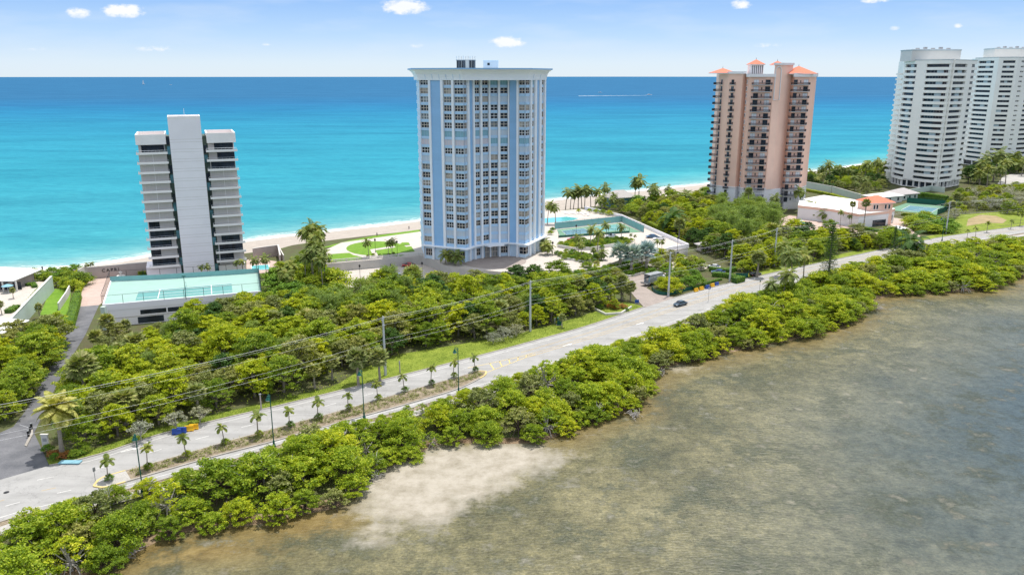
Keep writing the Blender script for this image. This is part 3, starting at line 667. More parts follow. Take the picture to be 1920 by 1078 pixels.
for u0, u1 in pil:
    a0, a1 = fa.at(u0), fa.at(u1); fa.band(P_, a0, a1, PZ, ztop, -.2, .75, m_ctp)
    P_.box(*(fa.pt((a0 + a1) / 2, .74)[0] - .02, fa.pt((a0 + a1) / 2, .74)[1] - .02, PZ), fa.pt((a0 + a1) / 2, .78)[0], fa.pt((a0 + a1) / 2, .78)[1], ztop, m_ctp)
P_.build('pilasters', T)
Bp = MB()
for by in bays:
    a0, a1 = fa.at(by[1]), fa.at(by[2])
    if by[0] == 'b': fa.band(Bp, a0, a1, ZC, ztop, -.1, .35, m_ctb); continue
    for k in range(21):
        zt = (rows_z[k - 1] - fh * .34) if k else ztop; zb = (rows_z[k] + fh * .34) if k < 20 else ZC
        fa.band(S_, a0, a1, zb, zt, -.1, .28, m_cts)
    for k in range(20):
        z0, z1 = rows_z[k] - fh * .34, rows_z[k] + fh * .34; g = grid_[k][by[4]]
        if g in 'wx':
            w = MB(); rr = random.Random(k * 31 + by[4])
            fa.window(w, a0 + .03, a1 - .03, z0, z1, by[3], 2, .04, g_mid if g == 'x' else g_blind if rr.random() < .18 else g_dark, m_cream if rr.random() < .7 else m_white, .15, .10)
            Wd.append(((a1 - a0) * 100 + (20 - k), w))
        else:
            fa.plane(S_, a0, a1, z0, z1, .12, {'t': m_shutt, 's': m_shut, 'p': m_shutp}[g])
            for j in range(1, 3): fa.band(S_, a0 + (a1 - a0) * j / 3 - .03, a0 + (a1 - a0) * j / 3 + .03, z0, z1, .1, .16, m_cts)
Bp.build('blue_panels', T); S_.build('wall', T)
# cornice: flares out from the wall top
hull = [ct[0], ct[1], ct[5], ct[6], br, bl]
def grow(poly, d):
    n = len(poly); out = []
    for i in range(n):
        a, p, c = poly[i - 1], poly[i], poly[(i + 1) % n]
        d1 = Vector((p[0] - a[0], p[1] - a[1])).normalized(); d2 = Vector((c[0] - p[0], c[1] - p[1])).normalized()
        n1 = Vector((d1.y, -d1.x)); n2 = Vector((d2.y, -d2.x)); m_ = (n1 + n2).normalized(); k = 1 / max(.4, m_.dot(n1))
        out.append((p[0] + m_.x * d * k, p[1] + m_.y * d * k))
    return out
c_ = MB(); prof = [(.82, ztop - .4), (.9, ztop + .6), (1.15, ztop + 1.5), (1.7, ztop + 2.3), (2.7, ztop + 3.0)]
c_.loft([z3(grow(hull, d), z) for d, z in prof], m_ctp)
c_.loft([z3(grow(hull, 2.9), ztop + 2.98), z3(grow(hull, 2.9), zroof), z3(grow(hull, 2.5), zroof), z3(grow(hull, 2.4), zroof - .3)], m_ctb)
for u in range(800, 1020, 13):
    a = fa.at(u); q = fa.pt(a, .8)
    c_.tube([q + (ztop - .3,), fa.pt(a, 1.0) + (ztop + .6,), fa.pt(a, 1.3) + (ztop + 1.5,)], .05, m_cts, 4)
c_.build('cornice', T)
spread_windows(Wd, T)
# entrance floor: glazing, doors and the thin curved canopy
e_ = MB()
for u0, u1, n_ in ((790, 803, 3), (833, 846, 3), (853, 867, 3), (888, 897, 2), (938, 951, 3), (975, 991, 3)):
    e_ = MB(); fa.window(e_, fa.at(u0), fa.at(u1), PZ + 1.2, PZ + 3.6, n_, 2, .05, g_dark, m_cream, .14); e_.build('ground_floor_window', T)
e_ = MB(); fa.window(e_, fa.at(906), fa.at(931), PZ + .1, PZ + 3.7, 8, 2, .2, g_mid, m_cream, .2, .15); e_.build('entrance_doors', T)
cn = MB(); fa.band(cn, 0, fa.L[-1], ZC - .35, ZC, -.3, 1.9, m_ctp); fa.band(cn, fa.at(900), fa.at(940), ZC - .5, ZC - .02, 1.9, 4.4, m_ctp); cn.build('canopy', T)
# roof plant
def roofbox(name, parent, u0, u1, vt, Y, zb, depth, m, m2=None):
    a = ray(u0, vt); c = ray(u1, vt); x0, x1 = a[0] / a[1] * Y, c[0] / c[1] * Y; z1 = zat(vt, Y)
    w = MB(); w.box(x0, Y, zb, x1, Y + depth, z1, m); return w, x0, x1, z1
Yr = ct[0][1] + 9
w, x0, x1, z1 = roofbox('p', T, 856, 890, 114, Yr, zroof - .6, 6, m_black)
for k in range(12): w.box(x0 + (x1 - x0) * k / 11 - .05, Yr - .12, zroof - .5, x0 + (x1 - x0) * k / 11 + .05, Yr + .01, z1, m_metal if k % 3 else m_cream)
w.box(x0 + 3, Yr - .2, zroof - .5, x0 + 4.2, Yr - .01, z1 + .2, m_cream); w.box(x0 - .15, Yr - .15, z1, x1 + .15, Yr + 6.1, z1 + .25, m_metal)
P = w.build('cooling_plant', T)
for k in range(9): w = MB(); xx = x0 + (x1 - x0) * k / 8; w.tube([(xx, Yr + (k % 3), z1 + .2), (xx, Yr + (k % 3), z1 + 1.1 + .5 * (k % 2))], .07, m_white, 4); w.box(xx - .12, Yr + k % 3 - .05, z1 + .8, xx + .12, Yr + k % 3 + .05, z1 + 1.4, m_white); w.build('antenna', P, off=offset_of(P))
w, x0, x1, z1 = roofbox('p', T, 906, 934, 114.5, Yr, zroof - .6, 6, m_white); w.box(x0 + 1.4, Yr - .05, z1 - 1.5, x0 + 2.2, Yr - .01, z1 - .7, m_black); w.box(x0 - .1, Yr - .1, z1, x1 + .1, Yr + 6.1, z1 + .15, m_ctp); w.build('lift_house', T)

# ---------------------------------------------------------------- left tower
m_lc = surf("lilac_concrete", (.86, .83, .86), .8, .04, .15)
m_lw = surf("white_balcony", (.86, .83, .81), .75, .04, .3)
m_ls = surf("beige_shutter", (.56, .52, .48), .7, .06, .6, stretch=(7, 7, .3))
m_roofp = surf("pink_roof", (.58, .47, .43), .9, .06, .4)
m_olive = surf("stairwell_green", (.075, .11, .085), .6, .35, .5)
A0, A1 = G(287, 527), G(462, 512)
LT = empty('condominium_tower', A0 + (GZ,), 0, 'slim white tower with a blank shaft between two wings of balconies', 'tower')
ft = Facade([A0, A1]); LEN = ft.L[-1]; zr = 48.45
dirx = ((A1[0] - A0[0]) / LEN, (A1[1] - A0[1]) / LEN); nrm = (dirx[1], -dirx[0])
def LP(a, d, z): return (A0[0] + dirx[0] * a - nrm[0] * d, A0[1] + dirx[1] * a - nrm[1] * d, z)
def lbox(mb, a0, a1, d0, d1, z0, z1, m): mb.prism([LP(a0, d0, 0)[:2], LP(a1, d0, 0)[:2], LP(a1, d1, 0)[:2], LP(a0, d1, 0)[:2]], z0, z1, m)
at_ = lambda u: ft.at(u, 253)
w0, w1, s0_, s1_, s2_, s3_, r1_ = 0, at_(309), at_(317), at_(378), at_(386.5), at_(386.5), LEN
DEP = 17.
b = MB(); lbox(b, w0 + .3, w1, 2.0, DEP, GZ, zr - 3.2, m_lw); lbox(b, s3_, r1_ - .3, 2.0, DEP, GZ, zr - 3.2, m_lw)
lbox(b, w1 - .4, s3_ + .4, 1.8, DEP - 1, GZ, zr - 1.2, m_olive)
lbox(b, -1.6, w1 + .5, 1.0, 10, GZ, GZ + 4.4, m_lc); lbox(b, s3_, r1_, .5, 10, GZ, GZ + 3.2, m_lw); b.build('wall', LT)
b = MB()   # stairwell glazing slots beside the shaft
for (p, q) in ((w1, s0_), (s1_, s2_)):
    b = MB()
    for k in range(15): ft.plane(b, p + .2, q - .1, GZ + 1 + k * 3.0, GZ + 3.6 + k * 3.0, -1.75, (g_teal, g_dark, m_olive)[(k * 7 + int(p)) % 3])
    b.build('stairwell_glazing', LT)
b = MB(); zs = zat(218.5, LP((s0_ + s1_) / 2, -1.6, 0)[1]); lbox(b, s0_, s1_, -1.6, 9.5, GZ, zs - .8, m_lc)
for (a, c, d, e) in ((s0_, s1_, -1.6, -1.3), (s0_, s1_, 9.2, 9.5), (s0_, s0_ + .3, -1.3, 9.2), (s1_ - .3, s1_, -1.3, 9.2)): lbox(b, a, c, d, e, zs - .8, zs, m_lw)
lbox(b, s0_ + 3, s0_ + 4.6, 2, 3.4, zs - .8, zs - .1, m_metal); b.tube([LP(s0_ + 5, 3, zs - .8), LP(s0_ + 5, 3, zs + 2.2)], .06, m_white, 4)
for k in range(14):
    for dz in (0, .85): z = zat(263, A0[1]) - k * 3.03 - dz; lbox(b, s0_ - .012, s1_ + .012, -1.612, -1.5, z - .07, z, m_ls)
b.build('lift_shaft', LT)
b = MB()
for (a, c) in ((w0 - .3, w1 + .1), (s3_, r1_ + .3)):
    lbox(b, a, c, 0, .35, zr - 3.1, zr, m_lw); lbox(b, a, c, DEP - .35, DEP, zr - 3.1, zr, m_lw)
    lbox(b, a, a + .35, .35, DEP - .35, zr - 3.1, zr, m_lw); lbox(b, c - .35, c, .35, DEP - .35, zr - 3.1, zr, m_lw)
    lbox(b, a + .35, c - .35, .35, DEP - .35, zr - 3.1, zr - 1.3, m_roofp)
    for t in (.55, .68): lbox(b, a + (c - a) * t, a + (c - a) * t + 1, 3, 4, zr - 1.3, zr - .5, m_metal)
b.build('roof_parapet', LT)
zf0 = zat(290, A0[1]); zf1 = zat(502, A0[1]); fl = (zf0 - zf1) / 12
openL = {0: (.13, .92), 8: (.08, .46), 9: (.08, .95), 10: (.06, .82), 11: (.04, .4), 12: (.06, .9), 7: None}
openR = {0: (.25, .93), 1: (.33, .96), 2: (.08, .95), 10: (.2, .88), 11: (.1, .97), 12: (.1, .6)}
for side, (a, c, op) in enumerate(((w0, w1, openL), (s3_, r1_, openR))):
    for k in range(13):
        z = zf0 - k * fl - (0 if side == 0 else -.15)
        q = MB(); lbox(q, a - .5, c + (.25 if side == 0 else .5), -.9, 2.0, z - .1, z + .12, m_lw); lbox(q, a - .5, c + (.25 if side == 0 else .5), -.9, -.7, z + .12, z + .62, m_lw)
        lbox(q, a - .48, a - .35, -.7, 2.0, z + .12, z + .62, m_lw)
        B_o = q.build('balcony', LT); q = MB()
        q.tube([LP(a - .4, -.8, z + 1.1), LP(c + .3, -.8, z + 1.1)], .045, m_rail, 4)
        for j in range(9): q.tube([LP(a - .3 + (c - a + .5) * j / 8, -.8, z + .6), LP(a - .3 + (c - a + .5) * j / 8, -.8, z + 1.1)], .03, m_rail, 4)
        q.build('railing', B_o, off=offset_of(B_o))
        o = op.get(k); q = MB(); zz = z + fl - .1
        if o:
            p0, p1 = a + (c - a) * o[0], a + (c - a) * o[1]
            ft.window(q, p0, p1, z + .14, zz - .35, 5, 1, -1.9, g_dark, m_black, .1); q.build('window', LT); q = MB()
            for e0, e1 in ((a + .25, p0 - .05), (p1 + .05, c - .1)):
                if e1 - e0 > .6: ft.band(q, e0, e1, z + .14, zz - .2, -1.95, -1.2, m_ls)
        else:
            ft.band(q, a + .1, c - .1, z + .13, zz - .03, -1.9, -.45, m_ls)
            ft.band(q, (a + c) / 2 - .05, (a + c) / 2 + .05, z + .13, zz - .03, -.45, -.38, m_lw)
        if q.f: q.build('storm_shutter', LT)

# ---------------------------------------------------------------- banded white towers on the right
m_rw = surf("cool_white_render", (.88, .87, .82), .75, .05, .08)
m_pent = surf("grey_white_render", (.62, .62, .60), .8, .05, .1)
m_rs = surf("pale_blue_shutter", (.36, .45, .49), .7, .1, .5)
def banded_tower(name, label, plan, zp, vroof, rows, vfirst, bays, back, pent, loc_v, small=()):
    pts = W(plan, zp); f = Facade(pts); Y = pts[0][1]
    ctr = center(pts); root = empty(name, (ctr[0], ctr[1] + 6, GZ), 0, label, 'tower')
    zt = zat(vroof, Y); zfirst = zat(vfirst, Y); fh = (zfirst - 8.2) / (rows - 1)
    back_pts = [(pts[-1][0] + back[0][0], pts[-1][1] + back[0][1]), (pts[0][0] + back[1][0], pts[0][1] + back[1][1])]
    b = MB(); inner = [f.pt(a, -1.4) for a in f.L]; b.prism(inner + back_pts, GZ, zt - .2, m_rw); b.build('wall', root)
    b = MB(); spans = []
    for u0, u1, kind, n_ in bays:
        a0, a1 = f.at(u0, vfirst), f.at(u1, vfirst); spans.append((a0, a1, kind, n_))
    prev = 0; solid = []
    for a0, a1, k, n_ in spans:
        if a0 - prev > .15: solid.append((prev, a0))
        prev = a1
    if f.L[-1] - prev > .15: solid.append((prev, f.L[-1]))
    for a0, a1 in solid: f.band(b, a0, a1, GZ + 4.5, zt - 1.0, -1.4, 0, m_rw)
    f.band(b, 0, f.L[-1], zfirst + 1.05, zt, -1.5, .05, m_rw)
    b.build('piers', root); Wn = []; pb_ = MB(); sh = MB(); rr = random.Random(len(label))
    for k in range(rows):
        z = zfirst - k * fh
        for a0, a1, kind, n_ in spans:
            if kind == 'g':
                f.band(pb_, a0, a1, z - fh + .84, z - .74, -1.4, .16, m_rw)
                pat = rr.random(); w = MB()
                if pat < .68 or n_ < 3: f.window(w, a0, a1, z - .74, z + .84, n_, 1, -1.2, g_dark, m_metal if rr.random() < .35 else m_black, .1, .05)
                else:
                    e0, e1 = a0 + (a1 - a0) * .45, a0 + (a1 - a0) * .72
                    if a1 - a0 < 9: e0, e1 = (a0, a0 + (a1 - a0) * .45) if pat < .8 else (a0 + (a1 - a0) * .35, a0 + (a1 - a0) * .6)
                    if e0 > a0 + .5: f.window(w, a0, e0, z - .74, z + .84, 3, 1, -1.2, g_dark, m_metal, .1, .05)
                    f.window(w, e1, a1, z - .74, z + .84, 3, 1, -1.2, g_dark, m_metal, .1, .05)
                    f.band(sh, e0 + .05, e1 - .05, z - .74, z + .84, -1.3, -.5, m_rs)
                Wn.append(((a1 - a0) * 10 + rr.random(), w))
            elif kind == 's':
                w = MB(); f.window(w, a0 + .2, a1 - .2, z - .5, z + .7, n_, 1, -.6, g_dark, m_rw, .25, .3); Wn.append((3, w))
                f.band(pb_, a0, a1, z - fh + .7, z - .5, -1.4, 0, m_rw)
    pb_.build('parapets', root); sh.build('closed_shutters', root, kind='stuff'); spread_windows(Wn, root)
    u0, u1, vt = pent; Yp = pts[len(pts) // 2][1] + 12
    a, c = ray(u0, vt), ray(u1, vt); b = MB()
    x0, x1, z1 = a[0] / a[1] * Yp, c[0] / c[1] * Yp, zat(vt, Yp)
    b.prism([(x0, Yp), (x1, Yp), (x1, Yp + 14), (x0, Yp + 14)], zt - .4, z1 - .5, m_pent); b.prism([(x0 - .2, Yp - .2), (x1 + .2, Yp - .2), (x1 + .2, Yp + 14.2), (x0 - .2, Yp + 14.2)], z1 - .5, z1, m_rs); b.prism([(x0 + .4, Yp + .4), (x1 - .4, Yp + .4), (x1 - .4, Yp + 13), (x0 + .4, Yp + 13)], z1, z1 + .3, m_lw)
    f.band(b, f.L[-1] * .56, f.L[-1] * .56 + .5, GZ, zt + .3, -.5, .95, m_rw); f.band(b, 0, f.L[-1], zt, zt + .25, -1.7, .25, m_rs)
    for k in range(5): b.box(x0 + 4 + k * 4.5, Yp + 3, z1 + .3, x0 + 5.5 + k * 4.5, Yp + 5, z1 + 1.0 + .5 * (k % 2), m_metal)
    b.build('penthouse', root)
    b = MB(); f.window(b, 1.5, f.L[-1] - 1.5, GZ + .3, GZ + 4.2, 16, 1, -1.25, g_dark, m_rw, .5, 1.2); b.build('ground_floor_windows', root)
    return root, f, zt
TW1, f1, zt1 = banded_tower('curved_tower', 'curved white tower with dark window bands, the nearer of the two at the right', [(1670, 327), (1690, 332), (1712, 334), (1733, 336.5), (1752, 338), (1780, 335), (1802, 331)], 7.5, 114.5, 21, 124.7,
    [(1698, 1719, 'g', 4), (1737.7, 1783, 'g', 8), (1785.5, 1813.6, 'g', 5), (1822.5, 1833, 'g', 2)], [(6, 26), (9, 26)], (1711, 1803, 93.5), 330)
b = MB()   # rounded end balconies on the seaward side
for k in range(20):
    p = f1.pt(0, -1); z = 9 + k * 3.03; q = [(p[0] - 1.2 + 2.0 * math.cos(t), p[1] + 3 + 3 * math.sin(t)) for t in [PI * 2 * i / 10 for i in range(10)]]
    b.prism(q, z, z + 1.0, m_rw)
b.build('end_balconies', TW1)
TW2, f2, zt2 = banded_tower('curved_tower', 'white banded tower cut by the right edge, half hidden behind its twin', [(1803, 294), (1845, 299), (1880, 300), (1925, 297), (1975, 291), (2010, 287)], 7.5, 109.5, 21, 117.6,
    [(1835, 1864, 'g', 5), (1881, 1904, 'g', 4), (1915.5, 1922, 's', 2), (1931, 1955, 'g', 4), (1972, 2000, 'g', 4)], [(6, 26), (12, 26)], (1866, 1950, 91), 300)

# ---------------------------------------------------------------- pink tower
m_pk = surf("salmon_render", (.86, .56, .44), .8, .06, .12)
m_pkl = surf("pale_salmon_render", (.90, .62, .50), .8, .06, .12)  # salmon lightened: light on the blank arch wall put into its colour
m_pw = surf("warm_white_render", (.78, .77, .78), .8, .04, .15)
m_coral = surf("coral_roof_tiles", (.66, .20, .12), .75, .12, 1.5, stretch=(3, .6, 1))
m_iron = surf("dark_iron", (.035, .04, .05), .5, .1)
ZP = 12.2
pp = W([(1336, 348.5), (1353, 351.5), (1378, 353.5), (1384, 352.3), (1391, 355), (1434, 355.5), (1452, 354.5), (1463, 354), (1467.5, 351.8), (1472, 354), (1499, 353.5), (1512, 347)], ZP)
fp = Facade(pp); Yp = pp[5][1]
PK = empty('coral_tower', (pp[5][0], pp[5][1] + 8, GZ), 0, 'salmon pink tower with coral hipped roofs and rounded iron balconies above a white base', 'tower')
zz = lambda v: zat(v, Yp)
zl_, zc_, zb_, zr2 = zz(138), zz(144), zz(122), zz(141)
aP = lambda u, v=157: fp.at(u, v)
bk = lambda i, d: (pp[i][0] + 2, pp[i][1] + d)
b = MB(); rear = [(pp[11][0] + 4, pp[11][1] + 18), (pp[0][0] + 4, pp[0][1] + 22)]
b.prism(pp + rear, GZ, ZP, m_pw); b.prism(pp[:4] + [(pp[3][0] + 3, pp[3][1] + 20), rear[1]], ZP, zl_, m_pk)
b.prism(pp[3:6] + [fp.pt(aP(1450), 0)] + [(pp[6][0] + 3, pp[6][1] + 18), (pp[3][0] + 3, pp[3][1] + 20)], ZP, zc_, m_pk)
a_blk = [fp.pt(aP(1450), .25), fp.pt(aP(1462), .25), pp[8], (pp[8][0] + 3, pp[8][1] + 18), (pp[5][0] + 6, pp[5][1] + 18)]
b.prism(a_blk, ZP, zb_ - .1, m_pkl); b.prism(pp[8:] + [rear[0], (pp[8][0] + 3, pp[8][1] + 20)], ZP, zr2, m_pk); b.build('wall', PK)
b = MB()
fp.band(b, 0, aP(1452), zz(354.7) - .0, zz(354.7) + .5, -.2, .3, m_pw)
fp.band(b, 0, fp.L[3], zl_ - .2, zl_ + .9, -.2, .55, m_pw); fp.band(b, fp.L[3], aP(1452), zc_ - .2, zc_ + 1.2, -.2, .9, m_pw)
cc = a_blk; b.prism(grow(cc, .5), zb_ - .1, zb_ + .9, m_pw); fp.band(b, fp.L[8], fp.L[-1], zr2 - .9, zr2 + .9, -.2, .7, m_pw)
b.build('cornice', PK)
# tall blind arch on the blank wall
ac = (aP(1451.5 + 9) + 0) if False else (fp.at(1454.5, 160) + fp.at(1470, 160)) / 2
b = MB(); a0, a1 = fp.at(1455.5, 150), fp.at(1462.5, 150); mid = (a0 + a1) / 2; rad = (a1 - a0) / 2
if rad < 1.2: rad = 1.6; mid = (fp.at(1452) + fp.at(1463)) / 2
path = [(mid - rad, zz(188)), (mid - rad, zz(134))] + [(mid - rad * math.cos(PI * i / 8), zz(134) + rad * 1.3 * math.sin(PI * i / 8)) for i in range(1, 8)] + [(mid + rad, zz(134)), (mid + rad, zz(188)), (mid - rad, zz(188))]
b.tube([fp.pt(a, .45) + (z,) for a, z in path], .22, m_pw, 4); b.build('blind_arch', PK)
def hip(mb, x0, y0, x1, y1, z, h, m, ov=.9):
    x0 -= ov; y0 -= ov; x1 += ov; y1 += ov; cx, cy = (x0 + x1) / 2, (y0 + y1) / 2; dx, dy = x1 - x0, y1 - y0
    r = max(0, (dx - dy) / 2); q = max(0, (dy - dx) / 2); A = (cx - r, cy - q, z + h); B = (cx + r, cy + q, z + h)
    c = [(x0, y0, z), (x1, y0, z), (x1, y1, z), (x0, y1, z)]
    if r >= q: fs = [[c[0], c[1], B, A], [c[1], c[2], B], [c[2], c[3], A, B], [c[3], c[0], A]]
    else: fs = [[c[0], c[1], A], [c[1], c[2], B, A], [c[2], c[3], B], [c[3], c[0], A, B]]
    for f in fs: mb.face(f, m)
    mb.box(x0 + .1, y0 + .1, z - .35, x1 - .1, y1 - .1, z - .002, m_pw)
def xat(u, v, Y): a = ray(u, v); return a[0] / a[1] * Y
def hiproof(u0, u1, vb, vt, Y, dep, walls=None):
    b = MB(); x0, x1 = xat(u0, vb, Y), xat(u1, vb, Y); z = zat(vb, Y); h = zat(vt, Y + dep / 2) - z
    if walls:
        b.box(x0 + .3, Y, walls, x1 - .3, Y + dep, z - .3, m_pw)
        for k in range(6): b.box(x0 + .8 + (x1 - x0 - 1.8) * k / 5, Y - .06, walls + .8, x0 + 1.1 + (x1 - x0 - 1.8) * k / 5, Y - .01, z - .6, m_iron)
    hip(b, x0 + .6, Y, x1 - .6, Y + dep, z, max(h, .8), m_coral); b.tube([((x0 + x1) / 2, Y + dep / 2, z + h - .3), ((x0 + x1) / 2, Y + dep / 2, z + h + 1)], [.15, .03], m_iron, 4)
    b.build('hipped_roof', PK)
hiproof(1340.5, 1380, 137, 128.5, pp[1][1] + .5, 11); hiproof(1408, 1433.5, 121, 112, Yp + 3, 6, zc_ - .5)
hiproof(1451, 1470, 121.5, 115, Yp + 5, 5); hiproof(1480, 1531, 138.5, 124.5, pp[9][1] + .3, 13)
b = MB(); fp.band(b, aP(1480), fp.L[-1], zr2 + .9, zat(139, Yp) , -1, .5, m_pw); b.build('eaves', PK)
# balconies
zrow = [zz(159.5) - 3.13 * k for k in range(19)]
def make_balcony(w, d, label=None):
    """origin at the middle of its wall edge, projecting towards -y"""
    q = MB(); n = 10; pts = [(-w / 2, 0)] + [(-w / 2 + .0 + min(w / 2, d) * (1 - math.cos(PI / 2 * i / 4)), -d * math.sin(PI / 2 * i / 4)) for i in range(1, 5)]
    pts += [(-x, y) for x, y in pts[::-1]]
    out = []; [out.append(p) for p in pts if not out or math.dist(p, out[-1]) > .01]
    q.prism(out, -.18, 0, m_pw); r = MB()
    path = [(x, y, 1.0) for x, y in out]
    r.tube(path, .08, m_iron, 4); r.tube([(x, y, .12) for x, y in out], .07, m_iron, 4)
    L = Facade(out)
    for j in range(int(L.L[-1] / .22)):
        p = L.pt(j * .22 + .1); r.box(p[0] - .04, p[1] - .04, 0, p[0] + .04, p[1] + .04, 1.0, m_iron)
    return q, r
def put_balcony(kind, a, o, z, ang=None):
    base = PROT[kind]; p = fp.pt(a, 0); i = max(k for k in range(len(fp.L) - 1) if fp.L[k] <= a + 1e-6); n = fp._n(i)
    rz = math.atan2(n[1], n[0]) + PI / 2 if ang is None else ang
    s = base.copy(); COL.objects.link(s); s.parent = PK; s.location = Vector((p[0] + n[0] * o, p[1] + n[1] * o, z)) - PK.location; s.rotation_euler = (0, 0, rz)
    KIDS.setdefault(PK.name, []).append(s)
    r = RAIL[kind].copy(); COL.objects.link(r); r.parent = s; r.location = (0, 0, 0)
PROT, RAIL = {}, {}
for kind, (w, d) in {'wide': (9.5, 2.0), 'side': (5.5, 3.0), 'small': (2.8, 1.3)}.items():
    q, r = make_balcony(w, d); PROT[kind] = q.build('balcony', None, off=Vector((0, 0, 0))); RAIL[kind] = r.build('railing', None, off=Vector((0, 0, 0)))
aL, aS, aC, aR = fp.at(1356), fp.at(1371, 200), fp.at(1429, 157), fp.at(1501, 157)
Wn = []; side_a = 0
for k, z in enumerate(zrow):
    top = k < 17
    if k < 18: put_balcony('side', .6, .2, z, R(-72)); put_balcony('small', aS, 0, z); put_balcony('wide', aC, 0, z); put_balcony('wide', aR, 0, z)
    rr = random.Random(k * 7 + 1)
    for a, w, gl in ((aC - 2.7, 2.3, 0), (aC + 2.7, 2.3, 0), (aR - 2.7, 2.3, 0), (aR + 2.7, 2.3, 0), (aS, 1.3, 1), (fp.at(1354), 1.0, 1)):
        q = MB(); g = rr.random() < .45; fp.window(q, a - w / 2, a + w / 2, z + .02, z + 2.35, 2, 1, .06, m_pw if g and not gl else g_dark, m_iron if not g else m_rs, .1, .05); Wn.append((5, q))
    for a in (aC, aR): q = MB(); fp.plane(q, a - .22, a + .22, z + .7, z + 2.0, .08, g_dark); Wn.append((1, q))
    q = MB(); a = fp.at(1401, 157); fp.band(q, a - .75, a + .75, z + .2, z + 2.4, .0, .14, m_pw); fp.plane(q, a - .35, a + .35, z + .6, z + 2.0, .18, g_dark); Wn.append((2, q))
for d_ in (PROT, RAIL):
    for o in d_.values(): bpy.data.objects.remove(o)
spread_windows(Wn, PK)
# ---------------------------------------------------------------- garage with the tennis deck, left tower grounds
m_wallw = surf("garden_wall_render", (.62, .60, .56), .8, .05, .3)
m_wallg = surf("celadon_wall_render", (.50, .58, .52), .8, .06, .3)
m_walls = surf("grey_beige_wall", (.42, .36, .33), .85, .07, .3)
m_ctg = surf("pale_court_green", (.30, .46, .41), .8, .05, .3)
m_ctd = surf("court_teal", (.12, .31, .30), .8, .05, .3)
m_ctf = surf("court_forest_green", (.14, .27, .18), .8, .08, .3)
m_cti = surf("court_slate_blue", (.10, .22, .27), .8, .08, .3)
m_screen = surf("windscreen_mesh", (.22, .42, .42), .8, .08, .5)
m_roofw = surf("white_roof", (.80, .78, .75), .8, .04, .2)
m_roofg = surf("grey_roof_tiles", (.42, .39, .38), .8, .1, 1.)
m_blue = surf("blue_plastic", (.03, .08, .33), .5, .08)
m_yplas = surf("yellow_plastic", (.75, .42, .02), .5, .1)
ZD = 7.9
def polywall(mb, pts, z0, z1, w, m, closed=False):
    P = list(pts) + ([pts[0]] if closed else [])
    f = Facade(P); rings = []
    for i, p in enumerate(P):
        a, b_ = f.pt(f.L[i], 0), f.pt(f.L[i], -w)
        n = f.n[i]; b_ = (p[0] - n[0] * w, p[1] - n[1] * w); rings.append([p + (z0,), b_ + (z0,), b_ + (z1,), p + (z1,)])
    mb.loft(rings, m)
dk = W([(192, 573), (490, 547), (485, 512), (300, 524), (207, 528)], ZD)
DK = empty('parking_garage', dk[0] + (GZ,), 0, 'pale blue garage block carrying a mint green tennis court on its roof', 'garage')
b = MB(); b.prism(dk, GZ, ZD, m_lc, m_ctg)
fd = Facade([dk[0], dk[1]])
fd.band(b, -0, fd.L[-1], ZD - 1.5, ZD + .25, -.2, .12, m_lc); polywall(b, [dk[4], dk[0]], ZD - 1, ZD + .25, .3, m_lc)
b.build('wall', DK)
b = MB()
for k, (a0, a1) in enumerate(((.22, .38), (.39, .53), (.54, .64), (.66, .78))): fd.plane(b, fd.L[-1] * a0, fd.L[-1] * a1, ZD - 3.3, ZD - 2.1, .03, g_dark)
fd.plane(b, fd.L[-1] * .20, fd.L[-1] * .36, GZ + .2, GZ + 1.9, .03, g_dark)
fd.band(b, 0, fd.L[-1], ZD - 3.75, ZD - 3.6, -.05, .1, m_ls); b.build('openings', DK)
def plan_sheet(mb, px, z, m, dz=0): 
    p = [q + (z + dz,) for q in W(px, z)]; a = sum(p[i][0] * p[(i + 1) % len(p)][1] - p[(i + 1) % len(p)][0] * p[i][1] for i in range(len(p)))
    mb.face(p if a > 0 else p[::-1], m)
b = MB(); plan_sheet(b, [(260, 546.5), (434, 531.5), (436, 548), (254, 563)], ZD, m_ctd, .02)
def cline(mb, p, q, z, w=.22, m=None, dz=.04):
    a, c = G(*p, z), G(*q, z); f = Facade([a, c]); A = [f.pt(0, -w / 2), f.pt(f.L[-1], -w / 2)]; B = [f.pt(0, w / 2), f.pt(f.L[-1], w / 2)]
    mb.face([B[0] + (z + dz,), B[1] + (z + dz,), A[1] + (z + dz,), A[0] + (z + dz,)], m or m_white)
for p, q in (((300, 543.2), (296, 559.5)), ((396, 534.8), (397, 551.2)), ((298, 551), (396, 543)), ((260, 546.5), (434, 531.5)), ((257, 559), (436, 545)), ((258, 549), (434.3, 534.3))): cline(b, p, q, ZD)
b.build('court_markings', DK)
b = MB(); a, c = G(349, 536.5, ZD), G(348.5, 559, ZD); polywall(b, [a, c], ZD + .1, ZD + 1.05, .04, m_screen)
for p in (a, c): b.tube([p + (ZD,), p + (ZD + 1.2,)], .06, m_black, 5)
b.build('tennis_net', DK)
def fence(parent, pts, z, h, nper, m, scr=None, name='court_fence', sh=0, top=None):
    b = MB(); f = Facade(pts); L = f.L[-1]; n_ = max(2, int(L / nper))
    for k in range(n_ + 1): p = f.pt(L * k / n_, 0); b.tube([p + (z,), p + (z + h,)], .06, m, 4)
    b.tube([f.pt(a, 0) + (z + h,) for a in f.L], .045, m, 4)
    if scr: polywall(b, [f.pt(a, .06) for a in f.L], z + .05, z + (sh or h * .7), .03, scr)
    if parent is not None: return b.build(name, parent)
    return b
fence(DK, [dk[4], dk[3], dk[2]], ZD, 3.2, 4.2, m_dgreen if False else m_black, m_screen, sh=1.5)
